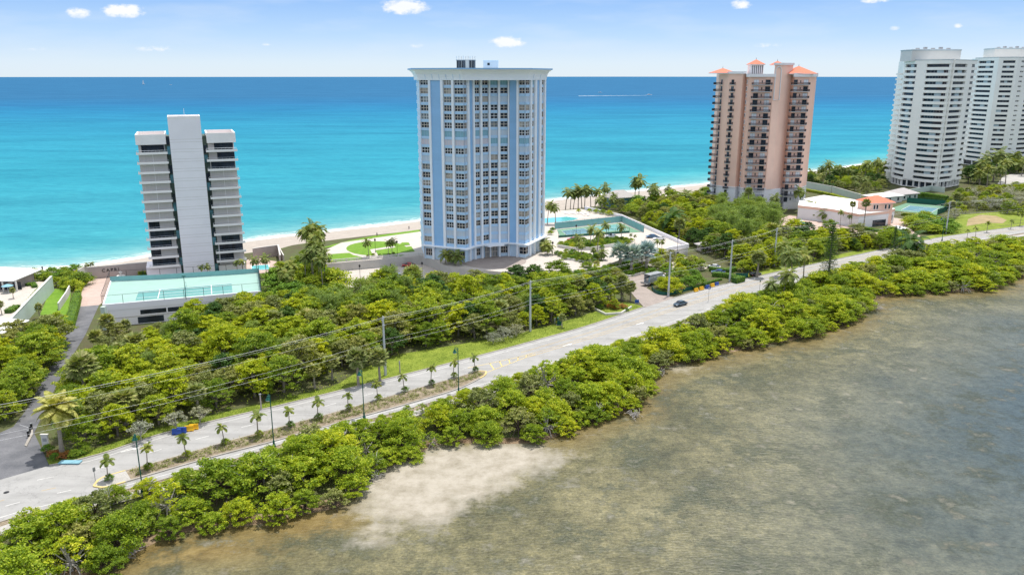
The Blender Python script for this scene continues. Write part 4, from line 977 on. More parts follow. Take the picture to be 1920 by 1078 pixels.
fence(DK, [dk[0], dk[1]], ZD, 2.6, 4.5, m_black); fence(DK, [dk[4], dk[0]], ZD, 3.0, 2.6, m_black); fence(DK, [dk[1], dk[2]], ZD, 3.0, 3, m_black, m_dgreen)
b = MB(); p = G(196, 590, 6); b.box(p[0] - .6, p[1] - .6, GZ, p[0] + .5, p[1] + .5, ZD + .3, m_wallg); b.build('corner_pier', DK)
b = MB(); q = G(349, 562, ZD); b.tube([q + (ZD,), q + (ZD + 6.5,)], .08, m_dgreen, 5); b.box(q[0] - .5, q[1] - .15, ZD + 6.4, q[0] + .5, q[1] + .15, ZD + 6.6, m_dgreen); b.build('floodlight', DK)

# name wall by the beach
A_, B2_ = G(166, 524), G(283, 513)
CW = empty('name_wall', A_ + (GZ,), 0, 'tall grey beige wall between the forecourt and the beach, lettered CAPRI', 'wall')
b = MB(); fw = Facade([A_, B2_]); fw.band(b, 0, fw.L[-1], GZ - .3, GZ + 3.9, -.3, 0, m_walls); fw.band(b, -.1, fw.L[-1], GZ + 3.9, GZ + 4.1, -.36, .06, m_wallw)
b.build('wall', CW)
fo = bpy.data.curves.new('letters', 'FONT'); fo.body = 'CAPRI'; fo.size = 1.5; fo.extrude = .06; fo.space_character = 1.35; fo.align_x = 'CENTER'
to = bpy.data.objects.new('letters', fo); COL.objects.link(to); bpy.context.view_layer.update()
me = bpy.data.meshes.new_from_object(to); bpy.data.objects.remove(to); me.materials.clear(); me.materials.append(m_black)
lt = bpy.data.objects.new('lettering', me); COL.objects.link(lt); lt.parent = CW; KIDS.setdefault(CW.name, []).append(lt)
q = fw.pt(fw.at(207, 505), .08); n_ = fw._n(0); lt.location = Vector(q + (GZ + 2.0,)) - CW.location; lt.rotation_euler = (PI / 2, 0, math.atan2(n_[1], n_[0]) + PI / 2)
def garden_wall(name, px, h, m, label, z=GZ, w=.35, cap=None, cat='wall', ch=.15):
    b = MB(); P = W(px, z); polywall(b, P, z - .3, z + h, w, m)
    if cap: polywall(b, [Facade(P).pt(l, .06) for l in Facade(P).L], z + h, z + h + ch, w + .12, cap)
    return single(name, b, P[0] + (z,), label, cat)
garden_wall('boundary_wall', [(-40, 690), (10, 650), (62, 590), (102, 545)], 4.6, m_wallg, 'tall pale green wall stepping down beside the striped lawn', cap=m_wallw, w=.5)
garden_wall('garden_wall', [(112, 582), (127, 560), (133, 548)], 2.2, m_wallw, 'short white wall between the striped lawn and the driveway hedge')
garden_wall('garden_wall', [(150, 525), (166, 516)], 3.5, m_wallw, 'short white wall slanting towards the name wall by the beach')
garden_wall('seaside_wall', [(476, 487), (487, 485), (522, 480), (526, 500)], 4.0, m_walls, 'pinkish beige wall screening the pool terrace from the beach', cap=m_wallw)
garden_wall('seaside_wall', [(524, 480), (532, 495)], 3.2, m_wallw, 'short white wall running down from the corner of the pool terrace')
garden_wall('boundary_wall', [(1508, 354), (1560, 364), (1612, 380)], 4.2, m_wallg, 'long pale green wall behind the white roofed garage, under the palms', cap=m_wallw)
garden_wall('boundary_wall', [(1650, 375), (1745, 358), (1770, 362)], 3.0, m_wallg, 'pale green wall at the foot of the nearer white tower')
b = MB(); x, y = G(228, 527)
b.lathe([(3.3, 0), (3.3, .7), (2.9, .75), (2.8, .3), (.5, .3), (.45, 1.4), (1.3, 1.7), (1.25, 1.85), (.3, 1.75), (.25, 2.6), (.55, 2.8), (.5, 2.95), (.1, 2.9), (.12, 3.4), (.01, 3.5)], m_wallw, 20, (x, y, GZ + .04)); b.lathe([(2.8, .55), (.5, .56)], g_pool, 20, (x, y, GZ + .04))
single('fountain', b, (x, y, GZ + .04), 'white tiered round fountain on the pink forecourt beside the left tower', 'fountain')
b = MB(); x, y = G(1502, 421)
b.lathe([(2.6, 0), (2.6, .7), (2.2, .75), (2.1, .3), (.4, .3), (.3, 1.5), (1.0, 1.7), (.2, 1.75), (.2, 2.3), (.01, 2.5)], m_wallg, 16, (x, y, GZ + .04)); b.lathe([(2.1, .55), (.4, .56)], g_pool, 16, (x, y, GZ + .04))
single('fountain', b, (x, y, GZ + .04), 'small grey green fountain in the coral forecourt of the pink tower', 'fountain')
# pools
def pool(px, z, label):
    b = MB(); P = W(px, z); polywall(b, grow(P, .3) if True else P, z + .0, z + .16, .3, m_white, True)
    a = sum(P[i][0] * P[(i + 1) % len(P)][1] - P[(i + 1) % len(P)][0] * P[i][1] for i in range(len(P)))
    b.face([p + (z + .08,) for p in (P if a > 0 else P[::-1])], g_pool); return single('swimming_pool', b, P[0] + (z,), label, 'pool')
def ccw(px, z):
    P = W(px, z); a = sum(P[i][0] * P[(i + 1) % len(P)][1] - P[(i + 1) % len(P)][0] * P[i][1] for i in range(len(P)))
    return px if a > 0 else px[::-1]
sheet('pool_terrace', [(462, 515), (535, 508), (528, 492), (480, 484), (462, 488)], GZ + .05, m_pavepink)
pool(ccw([(473, 507.5), (505, 505.5), (503, 497), (472, 499)], GZ + .06), GZ + .06, 'turquoise pool on the pink terrace right of the left tower')
pool(ccw([(1019, 419), (1050, 417), (1072, 414.5), (1086, 410), (1062, 407), (1019, 410)], PZ), PZ, 'turquoise pool on the podium beside the tall blue tower')
# seaside estate at the left edge
x0, y0 = G(44, 545); EH = empty('beach_house', (x0 - 9, y0, GZ), 0, 'low beach pavilion with a white hipped roof at the left edge', 'house')
b = MB(); b.box(x0 - 24, y0 + 1, GZ, x0 - 3.5, y0 + 12, GZ + 3.2, m_walls)
for k in range(6): b.box(x0 - 22 + k * 4.1, y0 - 1.2, GZ, x0 - 21.6 + k * 4.1, y0 - .8, GZ + 3.2, m_wallw)
b.build('wall', EH); b = MB()
def hip2(mb, x0, y0, x1, y1, z, h, m, ov=.9, trim=None):
    x0 -= ov; y0 -= ov; x1 += ov; y1 += ov; dx, dy = x1 - x0, y1 - y0; cx, cy = (x0 + x1) / 2, (y0 + y1) / 2; r = max(0, (dx - dy) / 2); q = max(0, (dy - dx) / 2)
    A = (cx - r, cy - q, z + h); B = (cx + r, cy + q, z + h); c = [(x0, y0, z), (x1, y0, z), (x1, y1, z), (x0, y1, z)]
    fs = [[c[0], c[1], B, A], [c[1], c[2], B], [c[2], c[3], A, B], [c[3], c[0], A]] if r >= q else [[c[0], c[1], A], [c[1], c[2], B, A], [c[2], c[3], B], [c[3], c[0], A, B]]
    for f in fs: mb.face(f, m)
    mb.box(x0 + .1, y0 + .1, z - .3, x1 - .1, y1 - .1, z - .003, trim or m_wallw)
hip2(b, x0 - 24, y0 - .5, x0 - 2.5, y0 + 12.5, GZ + 3.5, 2.6, m_roofw); b.build('roof', EH)
b = MB(); 
for k in range(5): b.box(x0 - 20 + k * 4.1, y0 + .94, GZ + .1, x0 - 17.4 + k * 4.1, y0 + .98, GZ + 2.6, g_dark)
b.build('window', EH)
x1, y1 = G(-14, 652); b = MB(); hip2(b, x1 - 12, y1, x1 + 3, y1 + 9, GZ + 4, 2.5, m_roofw); e2 = empty('estate_house', (x1 - 4, y1, GZ), 0, 'white roofed house cut by the left edge, below the beach pavilion', 'house')
b.build('roof', e2); b = MB(); b.box(x1 - 11.5, y1 + .3, GZ, x1 + 2.5, y1 + 8.7, GZ + 3.72, m_wallw); b.build('wall', e2); b = MB(); b.box(x1 - 4, y1 + .24, GZ + .9, x1 - 2, y1 + .28, GZ + 2.4, g_dark); b.build('window', e2)
for k, (u, v, r_) in enumerate(((6, 541, 1.9), (16, 549, 1.7))):
    x, y = G(u, v); um = empty('parasol', (x, y, GZ), 0, ('pale blue parasol beside the white roofed beach pavilion', 'second pale blue parasol, nearer the camera, by the beach pavilion')[k], 'parasol', 'parasols on the estate terrace')
    b = MB(); b.lathe([(r_, 2.2), (r_ * .5, 2.55), (.05, 2.8)], m_shutt if k else m_shut, 8, (x, y, GZ)); b.build('canopy', um); b = MB(); b.tube([(x, y, GZ), (x, y, GZ + 2.8)], .04, m_white, 5); b.build('pole', um)

# ---------------------------------------------------------------- podium: walls, balustrade, courts, loungers
def balustrade(px, z, label, h=1.0):
    b = MB(); P = W(px, z); f = Facade(P)
    f.band(b, 0, f.L[-1], z, z + .15, -.25, 0, m_wallw); f.band(b, 0, f.L[-1], z + h - .15, z + h, -.27, .02, m_wallw)
    n_ = int(f.L[-1] / .45)
    for k in range(n_ + 1):
        p = f.pt(f.L[-1] * k / n_, -.12); w_ = .22 if k % 8 == 0 else .07; b.box(p[0] - w_, p[1] - .12, z + .15, p[0] + w_, p[1] + .12, z + h - .15, m_wallw)
    return single('balustrade', b, P[0] + (z,), label, 'balustrade')
balustrade([(610, 493.5), (690, 486.5), (792, 478.5)], PZ, 'long white balustrade between the round lawn and the lower parking')
garden_wall('parapet_wall', [(1096, 392), (1164, 407.5), (1289.5, 463.5), (1258, 469), (1230, 476.5)], 1.3, m_lc, 'low grey parapet round the corner of the parking podium', z=PZ)
b = MB(); fg = Facade(W([(1232, 478), (1288.5, 464.5)], PZ)); fg.plane(b, fg.L[-1] * .35, fg.L[-1] * .6, GZ + .05, GZ + 2.6, .06, g_dark); fg.plane(b, fg.L[-1] * .65, fg.L[-1] * .72, GZ + .05, GZ + 2.3, .06, g_dark); fg.band(b, fg.L[-1] * .33, fg.L[-1] * .35, GZ, GZ + 2.7, 0, .15, m_wallw)
single('garage_door', b, fg.pt(fg.L[-1] * .5, 0) + (GZ,), 'dark garage opening in the grey podium corner', 'garage door')
TC = empty('tennis_court', G(1120, 430, PZ) + (PZ,), 0, 'fenced green tennis courts on the podium behind the pool', 'tennis court')
b = MB(); plan_sheet(b, [(1044, 431), (1164, 418.5), (1202, 435.5), (1050, 443.5)], PZ, m_ctf, .05); b.build('court_surface', TC)
b = MB(); plan_sheet(b, [(1053, 433.5), (1094, 428.5), (1112, 436.5), (1062, 441)], PZ, m_cti, .07); plan_sheet(b, [(1112, 426.5), (1158, 421), (1176, 431), (1130, 434.5)], PZ, m_ctd, .07)
for c4 in ([(1053, 433.5), (1094, 428.5), (1112, 436.5), (1062, 441)], [(1112, 426.5), (1158, 421), (1176, 431), (1130, 434.5)]):
    for k in range(4): cline(b, c4[k], c4[(k + 1) % 4], PZ, .15, None, .1)
    cline(b, lerp(c4[0], c4[3], .5), lerp(c4[1], c4[2], .5), PZ, .12, None, .1); cline(b, lerp(c4[0], c4[1], .5), lerp(c4[3], c4[2], .5), PZ, .12, m_black, .12)
b.build('court_markings', TC)
fence(TC, W([(1040, 430), (1166, 416.5), (1207, 436)], PZ), PZ, 3.0, 3.5, m_black, m_screen, sh=2.7); fence(TC, W([(1047, 446), (1120, 441), (1180, 437)], PZ), PZ, 2.2, 3, m_black, m_dgreen, sh=.9)
TC2 = empty('tennis_court', G(1730, 392) + (GZ,), 0, 'dark green tennis court right of the pink hipped pavilion', 'tennis court')
b = MB(); plan_sheet(b, [(1662, 394), (1700, 381), (1795, 389), (1755, 403)], GZ, m_ctf, .05); b.build('court_surface', TC2)
b = MB(); c4 = [(1690, 394), (1706, 386), (1760, 391), (1745, 399.5)]; plan_sheet(b, c4, GZ, m_cti, .07)
for k in range(4): cline(b, c4[k], c4[(k + 1) % 4], GZ, .2, None, .1)
b.build('court_markings', TC2); fence(TC2, W([(1700, 380.5), (1797, 388.5), (1757, 403.5)], GZ), GZ, 3.5, 4, m_dgreen, m_dgreen, sh=2.8)
lou = None; spots = [(1060 + i * 6.2, 401 + (i % 2) * 1.0) for i in range(8)] + [(1095, 404), (1103, 405)]
for i, (u, v) in enumerate(spots):
    x, y = G(u, v, PZ)
    if lou is None:
        lou = empty('sun_lounger', (x, y, PZ), R(25), 'white sun lounger on the terrace beyond the podium pool', 'sun lounger', 'sun loungers beyond the podium pool')
        for nm, a in (('seat', (-.35, -.9, .3, .35, .5, .38)), ('leg', (-.33, -.85, 0, -.27, -.79, .3)), ('leg', (.27, -.85, 0, .33, -.79, .3)), ('leg', (-.33, .4, 0, -.27, .46, .3)), ('leg', (.27, .4, 0, .33, .46, .3))):
            q = MB(); q.box(*a, m_white); q.build(nm, lou, off=Vector((0, 0, 0)))
        q = MB(); q.raw([(-.35, .5, .3), (.35, .5, .3), (.35, .95, .85), (-.35, .95, .85), (-.35, .5, .38), (.35, .5, .38), (.35, .9, .9), (-.35, .9, .9)], [(3, 2, 1, 0), (4, 5, 6, 7), (0, 1, 5, 4), (1, 2, 6, 5), (2, 3, 7, 6), (3, 0, 4, 7)], m_white); q.build('backrest', lou, off=Vector((0, 0, 0)))
    else: copy_tree(lou, (x, y, PZ), R(20 + (i * 37) % 25))
for px, z, lab in (([(1046, 464), (1075, 469.5), (1110, 469), (1152, 462)], PZ, 'curved white planter wall under the palms of the entrance court'), ([(1040, 478), (1060, 489), (1095, 494), (1120, 490)], PZ - .4, 'curved white planter wall nearest the wood at the entrance court'),
                 ([(1126, 503), (1150, 515), (1180, 520), (1222, 510)], GZ, 'curved low wall between the paver driveway and the flower bank'), ([(1112, 581), (1135, 592), (1165, 590), (1185, 578)], GZ, 'low pale rock edging round the corner flower bed')):
    garden_wall('planter_wall', px, 1.1 if z > GZ else .7, m_wallw, lab, z=z)
# ---------------------------------------------------------------- beach house beyond the podium
def house(name, label, u, v, w, d, h, rh, mw, mr, rz=0, z=GZ):
    x, y = G(u, v, z); e = empty(name, (x, y, z), R(rz), label, 'house'); q = MB(); q.box(-w / 2, 0, 0, w / 2, d, h, mw); q.build('wall', e, off=Vector((0, 0, 0)))
    q = MB(); hip2(q, -w / 2, 0, w / 2, d, h + .3, rh, mr); q.build('roof', e, off=Vector((0, 0, 0)))
    for k in range(3):
        q = MB(); xx = -w / 2 + w * (k + .5) / 3; q.box(xx - .6, -.05, h * .3, xx + .6, -.012, h * .8, g_dark); q.build('window', e, off=Vector((0, 0, 0)))
    return e
house('beach_house', 'grey roofed house above the beach behind the palms, between the blue and pink towers', 1168, 388, 14, 9, 4.5, 3.2, m_cti, m_roofg, 20)
house('clubhouse', 'flat white roofed clubhouse beside the pink hipped pavilion, below the white tower', 1668, 381, 18, 9, 3.2, 1.4, m_wallw, m_roofw, 25)
house('clubhouse', 'small grey gabled house behind the clubhouse, by the pale green wall', 1705, 375, 12, 10, 3.0, 2.6, m_wallg, m_roofg, 25)
house('pool_pavilion', 'pink pavilion beside the entrance gate of the pink tower', 1690, 444, 5, 5, 3.0, 1.0, m_pk, m_pw, 30)
house('utility_hut', 'small brown hut under the trees right of the podium corner', 1325, 472, 5, 3, 2.4, .9, m_walls, m_roofg, 20)
b = MB(); x, y = G(87, 840); b.box(x - .6, y - .15, GZ, x + .6, y + .15, GZ + 2.6, m_wallw); b.box(x - .7, y - .2, GZ + 2.6, x + .7, y + .2, GZ + 2.75, m_wallw); b.box(x - .35, y - .17, GZ + 1.4, x + .35, y - .152, GZ + 2.0, m_metal)
single('entrance_pillar', b, (x, y, GZ), 'white entrance pillar with a dark plate where the left driveway opens', 'pillar')
# coral tower garage
gp = W([(1497, 385), (1560, 392), (1611, 401.5), (1665, 396), (1678, 391), (1600, 374), (1545, 366), (1500, 374)], GZ + 6.3)
GA = empty('parking_garage', gp[2] + (GZ,), 0, 'low white walled garage with a flat white roof in front of the pink tower', 'garage')
b = MB(); b.prism(gp, GZ, GZ + 5.2, m_pw); b.prism(grow(gp[::-1] if False else gp, .15), GZ + 5.2, GZ + 6.3, m_pk, m_roofw); b.build('wall', GA)
fgf = Facade([gp[2], gp[3], gp[4]]); b = MB(); fgf.plane(b, fgf.L[-1] * .32, fgf.L[-1] * .62, GZ + .1, GZ + 2.8, .05, g_dark)
b.build('garage_door', GA)
for t in (.76, .88): b = MB(); fgf.window(b, fgf.L[-1] * t - .5, fgf.L[-1] * t + .5, GZ + 1.5, GZ + 3.8, 1, 1, .2, g_dark, m_pw); b.build('window', GA)
x, y = G(1652, 397, GZ + 6); PVN = empty('hipped_pavilion', (x, y, GZ), R(12), 'square pink pavilion with a coral hipped roof at the end of the garage', 'pavilion')
b = MB(); b.box(-5.6, 0, 0, 5.6, 9, 9.6, m_pk); b.build('wall', PVN, off=Vector((0, 0, 0))); b = MB(); hip(b, -5.6, 0, 5.6, 9, 10.0, 2.6, m_coral); b.build('hipped_roof', PVN, off=Vector((0, 0, 0)))
for xx in (2.0, 3.8, -3.6, -2.2): b = MB(); b.box(xx - .4, -.08, 7.2, xx + .4, -.03, 9.0, g_dark); b.box(xx - .52, -.05, 7.05, xx + .52, -.012, 9.15, m_pw); b.build('window', PVN, off=Vector((0, 0, 0)))
# ---------------------------------------------------------------- vehicles
paint = {}
def car(kind, col, u, v, rz, label, z=GZ, k=1.0):
    m = paint.get(col)
    if not m:
        m, nt, p = newmat("car_paint"); n_ = wnoise(nt, 3, 2); nt.links.new(ramp(nt, n_.outputs['Fac'], [(.3, sc(col, .93)), (.7, sc(col, 1.05))]), p.inputs['Base Color']); p.inputs['Roughness'].default_value = .25; p.inputs['Coat Weight'].default_value = .6; paint[col] = m
    x, y = G(u, v, z); e = empty('parked_car' if kind != 'moving' else 'car', (x, y, z + .04), R(rz), label, 'car'); O = Vector((0, 0, 0))
    L, w = 4.7, .92
    prof = [(-L / 2, .45, .62), (-L / 2 + .15, .35, .82), (-1.7, .28, .92), (-.9, .26, .95), (.9, .26, .93), (1.5, .28, .88), (2.1, .32, .74), (L / 2, .42, .58)]
    b = MB(); b.loft([[(x_, -w * t, zb), (x_, w * t, zb), (x_, w * t, zt - .16), (x_, w * .86 * t, zt), (x_, -w * .86 * t, zt), (x_, -w * t, zt - .16)] for (x_, zb, zt), t in zip(prof, (.86, .96, 1, 1, 1, 1, .95, .82))], m)
    b.loft([[(x_, -w * t, .9), (x_, w * t, .9), (x_, w * t * .8, zt), (x_, -w * t * .8, zt)] for x_, zt, t in ((-1.15, 1.36, .82), (-.5, 1.43, .84), (.35, 1.42, .84))], m); b.build('body', e, off=O)
    b = MB(); b.loft([[(x_, -w * t, .88), (x_, w * t, .88), (x_, w * t * .78, zt), (x_, -w * t * .78, zt)] for x_, zt, t in ((-1.95, .93, .84), (-1.1, 1.345, .85), (.4, 1.40, .865), (1.3, .90, .85))], g_dark); b.build('windows', e, off=O)
    for sx in (-1.42, 1.42):
        for sy in (-1, 1): b = MB(); b.loft([[(sx + r_ * math.cos(t), sy * yy, .33 + r_ * math.sin(t)) for t in [2 * PI * i / 12 for i in range(12)]] for r_, yy in ((.05, .93), (.2, .94), (.33, .92), (.33, .72))], m_black); b.build('wheel', e, off=O)
    for sy in (-1, 1): b = MB(); b.box(L / 2 - .18, sy * .7 - .16, .52, L / 2 - .02, sy * .7 + .16, .68, m_white); b.build('headlight', e, off=O)
    for sy in (-1, 1): b = MB(); b.box(-L / 2 - .02, sy * .68 - .18, .58, -L / 2 + .1, sy * .68 + .18, .74, surf("tail_lamp", (.35, .01, .01), .4, .1)); b.build('taillight', e, off=O)
    return e
car('moving', (.02, .05, .08), 1275, 573, 218, 'dark blue sedan driving on the open road', GZ)
car('p', (.42, .03, .03), 765.5, 500, 185, 'bright red car parked in the lower parking left of the blue tower')
car('p', (.17, .01, .02), 817.5, 492, 170, 'dark red car in the shade by the foot of the blue tower', 3.2)
car('p', (.55, .60, .66), 747, 520, 110, 'silver car nearest the wood in the lower parking')
car('p', (.45, .04, .03), 1074, 452, 175, 'red car parked in front of the podium tennis court', PZ)
car('p', (.42, .46, .50), 1146, 446, 185, 'grey car between the palms on the podium parking', PZ)
car('p', (.05, .12, .22), 1222, 446, 185, 'dark blue car parked along the podium parapet', PZ)
car('p', (.7, .7, .7), 1236, 450, 185, 'white car parked along the podium parapet', PZ)
car('p', (.05, .08, .16), 1231, 473, 150, 'dark car at the front edge of the podium parking', PZ)
car('p', (.72, .72, .72), 1338, 503, 150, 'white car waiting in the lower drive beside the hedges')
car('p', (.04, .10, .30), 1347, 513, 170, 'blue car half hidden behind the clipped hedges')
car('p', (.06, .08, .10), 1589, 438, 170, 'dark car at the lower edge of the coral forecourt')
car('p', (.02, .02, .02), 1416, 517, 35, 'black car stopped at the far roadside under the palms')
car('p', (.05, .05, .06), -2, 628, 60, 'dark car at the far left edge beside the estate house') if False else None
# box truck with its tail open
x, y = G(1206, 537); TR = empty('box_truck', (x, y, GZ + .04), R(38), 'grey box truck with its rear open and tail lift down, on the paver driveway', 'truck'); O = Vector((0, 0, 0)); m_tb = surf("truck_grey", (.32, .34, .36), .5, .1)
b = MB()   # +x is the front
b.box(1.6, -1.25, 1.0, 7.6, 1.25, 1.15, m_tb); b.box(1.6, -1.25, 1.15, 7.6, -1.19, 3.5, m_tb); b.box(1.6, 1.19, 1.15, 7.6, 1.25, 3.5, m_tb); b.box(1.6, -1.25, 3.5, 7.6, 1.25, 3.58, m_metal); b.box(7.5, -1.19, 1.15, 7.6, 1.19, 3.5, m_tb); b.build('cargo_box', TR, off=O)
b = MB(); b.box(2.2, -1.1, 1.16, 4.2, -.2, 2.7, m_shutt); b.box(2.4, .1, 1.16, 3.4, 1.0, 2.2, m_cream); b.build('load', TR, off=O)
b = MB(); b.box(.0, -1.2, .75, 1.6, 1.2, .83, m_metal); b.box(1.45, -1.2, .4, 1.6, 1.2, 1.0, m_metal); b.box(0, -1.2, .83, .06, 1.2, 1.3, m_metal); b.build('tail_lift', TR, off=O)
b = MB(); b.loft([[(7.75, -1.05, .6), (7.75, 1.05, .6), (7.75, 1.05, 2.5), (7.75, -1.05, 2.5)], [(9.0, -1.05, .6), (9.0, 1.05, .6), (9.0, 1.0, 2.4), (9.0, -1.0, 2.4)], [(9.5, -1.0, .6), (9.5, 1.0, .6), (9.5, 1.0, 1.5), (9.5, -1.0, 1.5)]], m_white); b.build('cab', TR, off=O)
b = MB(); b.box(1.6, -.5, .7, 8.5, .5, .98, m_black); b.build('chassis', TR, off=O)
for sx in (2.9, 8.6):
    for sy in (-1, 1): b = MB(); b.loft([[(sx + .45 * math.cos(t), yy, .45 + .45 * math.sin(t)) for t in [2 * PI * i / 12 for i in range(12)]] for yy in (sy * .75, sy * 1.12)], m_black); b.build('wheel', TR, off=O)
for sy in (-1, 1): b = MB(); b.box(1.5, sy * 1.1 - .1, .55, 1.6, sy * 1.1 + .1, .8, m_coral); b.build('taillight', TR, off=O)
# ---------------------------------------------------------------- barriers
bar = {}
def barrier(col, u, v, rz, label):
    if col not in bar:
        q = MB(); m = m_yplas if col == 'y' else m_blue; w = 1.6
        q.loft([[(-w / 2, -y_, z_), (w / 2, -y_, z_), (w / 2, y_, z_), (-w / 2, y_, z_)] for y_, z_ in ((.35, 0), (.35, .25), (.2, .5), (.16, 1.05))], m); q.box(-.5, -.37, .08, -.2, .37, .18, m_black); q.box(.2, -.37, .08, .5, .37, .18, m_black)
        o = q.build('traffic_barrier', None, off=Vector((0, 0, 0))); bar[col] = o; first = True
    else: o = bar[col].copy(); COL.objects.link(o)
    x, y = G(u, v); o.location = (x, y, GZ + .05); o.rotation_euler = (0, 0, R(rz)); tag(o, label, 'barrier', 'traffic barriers at the roadside'); return o
for c_, u, v, rz, lab in (('y', 1305, 547, 36, 'yellow barrier at the left end of the row beside the green screened hedge'), ('y', 1315, 544, 36, 'second yellow barrier from the left in the row beside the hedge'), ('b', 1326, 541, 36, 'blue barrier between two yellow ones, behind the blue road sign'),
                           ('y', 1335.5, 538, 36, 'yellow barrier between two blue ones in the roadside row'), ('b', 1343.5, 535.5, 36, 'blue barrier at the right end of the roadside row'),
                           ('b', 332, 814, 5, 'left one of two blue barriers near the silvery shrubs'), ('b', 341.5, 811, 5, 'right one of two blue barriers, touching the yellow pair'), ('y', 355, 808, 15, 'left one of two yellow barriers near the silvery shrubs'), ('y', 364, 805, 15, 'right one of two yellow barriers near the silvery shrubs')):
    barrier(c_, u, v, rz, lab)
# ---------------------------------------------------------------- utility poles, cables, street lamps, signs
m_pole = surf("concrete_pole", (.50, .52, .52), .8, .06, .5)
poles = [G(718, 593, 15.7), G(994, 622), G(1253, 556), G(1368, 528), G(1451, 500), G(1773, 439)]
p0 = G(-70, 768, 15.7)
tail_ = (poles[-1][0] + 62, poles[-1][1] + 28)
def up_mesh(q, n_):
    q.loft([[(sx * r_, sy * r_, z_) for sx, sy in ((-1, -1), (1, -1), (1, 1), (-1, 1))] for r_, z_ in ((.24, -.3), (.13, 13.7))], m_pole)
UP = None; plab = ['grey utility pole rising out of the wood above the median palms', 'tall grey utility pole on the grass verge by the silvery shrub', 'grey utility pole at the corner of the paver driveway', 'grey utility pole among the clipped hedges right of the driveway', 'grey utility pole by the roadside left of the dark conifer', 'large leaning grey utility pole in front of the green tennis court']
m_wire = surf('cable_grey', (.8, .8, .8), .6, .05)
for i, p in enumerate([p0] + poles + [tail_]):
    loc = (p[0], p[1], GZ); lab = plab[i - 1] if 0 < i <= 6 else 'grey utility pole beyond the edge of the photo'
    if i in (0, 7): continue
    if UP is None:
        UP = empty('utility_pole', loc, R(38), lab, 'utility pole', 'utility poles along the road'); q = MB(); up_mesh(q, 4); q.build('pole', UP, off=O)
        for z_, s_ in ((13.4, -1), (12.6, 1), (11.7, -1)):
            q = MB(); q.tube([(0, 0, z_ - .2), (0, s_ * .55, z_)], .05, m_metal, 4); q.lathe([(.05, 0), (.12, .05), (.06, .1), (.12, .16), (.05, .26)], m_pole, 6, (0, s_ * .55, z_)); q.build('insulator', UP, off=O)
    else: copy_tree(UP, loc, R(38), label=lab)
def sag(a, b, d, n_=12): return [(a[0] + (b[0] - a[0]) * t, a[1] + (b[1] - a[1]) * t, a[2] + (b[2] - a[2]) * t - d * 4 * t * (1 - t)) for t in [k / n_ for k in range(n_ + 1)]]
off38 = (-math.sin(R(38)), math.cos(R(38)))
for j, (z_, s_, lab, rad) in enumerate(((13.6, -1, 'topmost power cable of the line along the road', .022), (12.8, 1, 'second power cable from the top of the pole line', .009), (11.9, -1, 'third power cable from the top of the pole line', .009), (8.4, 0, 'thick upper telephone cable below the power cables', .013), (7.4, 0, 'thick lower telephone cable, lowest on the poles', .013))):
    q = MB(); P = [(p[0] + off38[0] * s_ * .55, p[1] + off38[1] * s_ * .55, GZ + z_) for p in [p0] + poles + [tail_]]
    path = []
    for a, b_ in zip(P, P[1:]):
        seg = sag(a, b_, math.dist(a, b_) * .012 + .1); path += seg if not path else seg[1:]
    q.tube(path, rad, m_wire, 4); single('overhead_cable', q, P[0], lab, 'cable')
LAMP = None
lamps = [(268, 923, 'green street lamp nearest the camera, at the left end of the median'), (514, 838, 'green street lamp second from the left along the road'), (683, 785, 'green street lamp third from the left along the road'), (860, 737, 'green street lamp where the planted median ends'), (1766, 452, 'green street lamp far along the road at the right'), (1688, 470, 'green street lamp left of the leaning utility pole'),
         ]
for i, (u, v, lab) in enumerate(lamps):
    x, y = G(u, v); loc = (x, y, GZ + .1)
    if LAMP is None:
        LAMP = empty('street_lamp', loc, R(125), lab, 'street lamp', 'street lamps along the road'); q = MB(); q.lathe([(.32, 0), (.32, .3), (.2, .5), (.17, 1.1), (.1, 1.3), (.085, 9.0), (.06, 9.6), (.12, 9.7), (.01, 10.0)], m_dgreen, 8); q.build('pole', LAMP, off=O)
        q = MB(); q.tube([(0, 0, 8.9), (.3, 0, 9.5), (.8, 0, 9.75), (1.25, 0, 9.55), (1.3, 0, 9.2)], .05, m_dgreen, 5); q.tube([(0, 0, 8.4), (.5, 0, 9.0), (.9, 0, 9.6)], .03, m_dgreen, 4); q.build('arm', LAMP, off=O)
        q = MB(); q.lathe([(.05, 9.25), (.16, 9.2), (.2, 8.95), (.42, 8.6), (.45, 8.5)], m_dgreen, 10, (1.3, 0, 0)); q.lathe([(.38, 8.5), (.3, 8.32), (.02, 8.2)], m_white, 10, (1.3, 0, 0)); q.build('lamp_head', LAMP, off=O)
    else: copy_tree(LAMP, loc, R(125), label=lab)
PL = None
for i, (u, v, z, lab) in enumerate([(675.5, 525, GZ, 'black post lamp at the left of the lower parking'), (734.5, 523, GZ, 'black post lamp in the middle of the lower parking'), (792, 520, GZ, 'black post lamp at the right of the lower parking'), (1036, 480, PZ, 'black post lamp at the right edge of the entrance court'), (1080, 446, PZ, 'tall black court lamp before the podium tennis fence'), (1145, 462, PZ, 'black post lamp among the podium palms'), (1270, 470, PZ, 'black post lamp on the podium corner parapet'), (704, 474, PZ, 'black post lamp beside the round lawn'), (745, 478, PZ, 'black post lamp between the round lawn and the blue tower')]):
    x, y = G(u, v, z)
    if PL is None:
        PL = empty('post_lamp', (x, y, z), 0, lab, 'lamp', 'post lamps round the blue tower'); q = MB(); q.lathe([(.15, 0), (.15, .3), (.07, .4), (.06, 4.2)], m_black, 6); q.build('pole', PL, off=O); q = MB(); q.lathe([(.1, 4.2), (.28, 4.4), (.34, 4.9), (.1, 5.15), (.02, 5.3)], m_black, 8); q.build('lamp_head', PL, off=O)
    else: copy_tree(PL, (x, y, z), 0, label=lab)
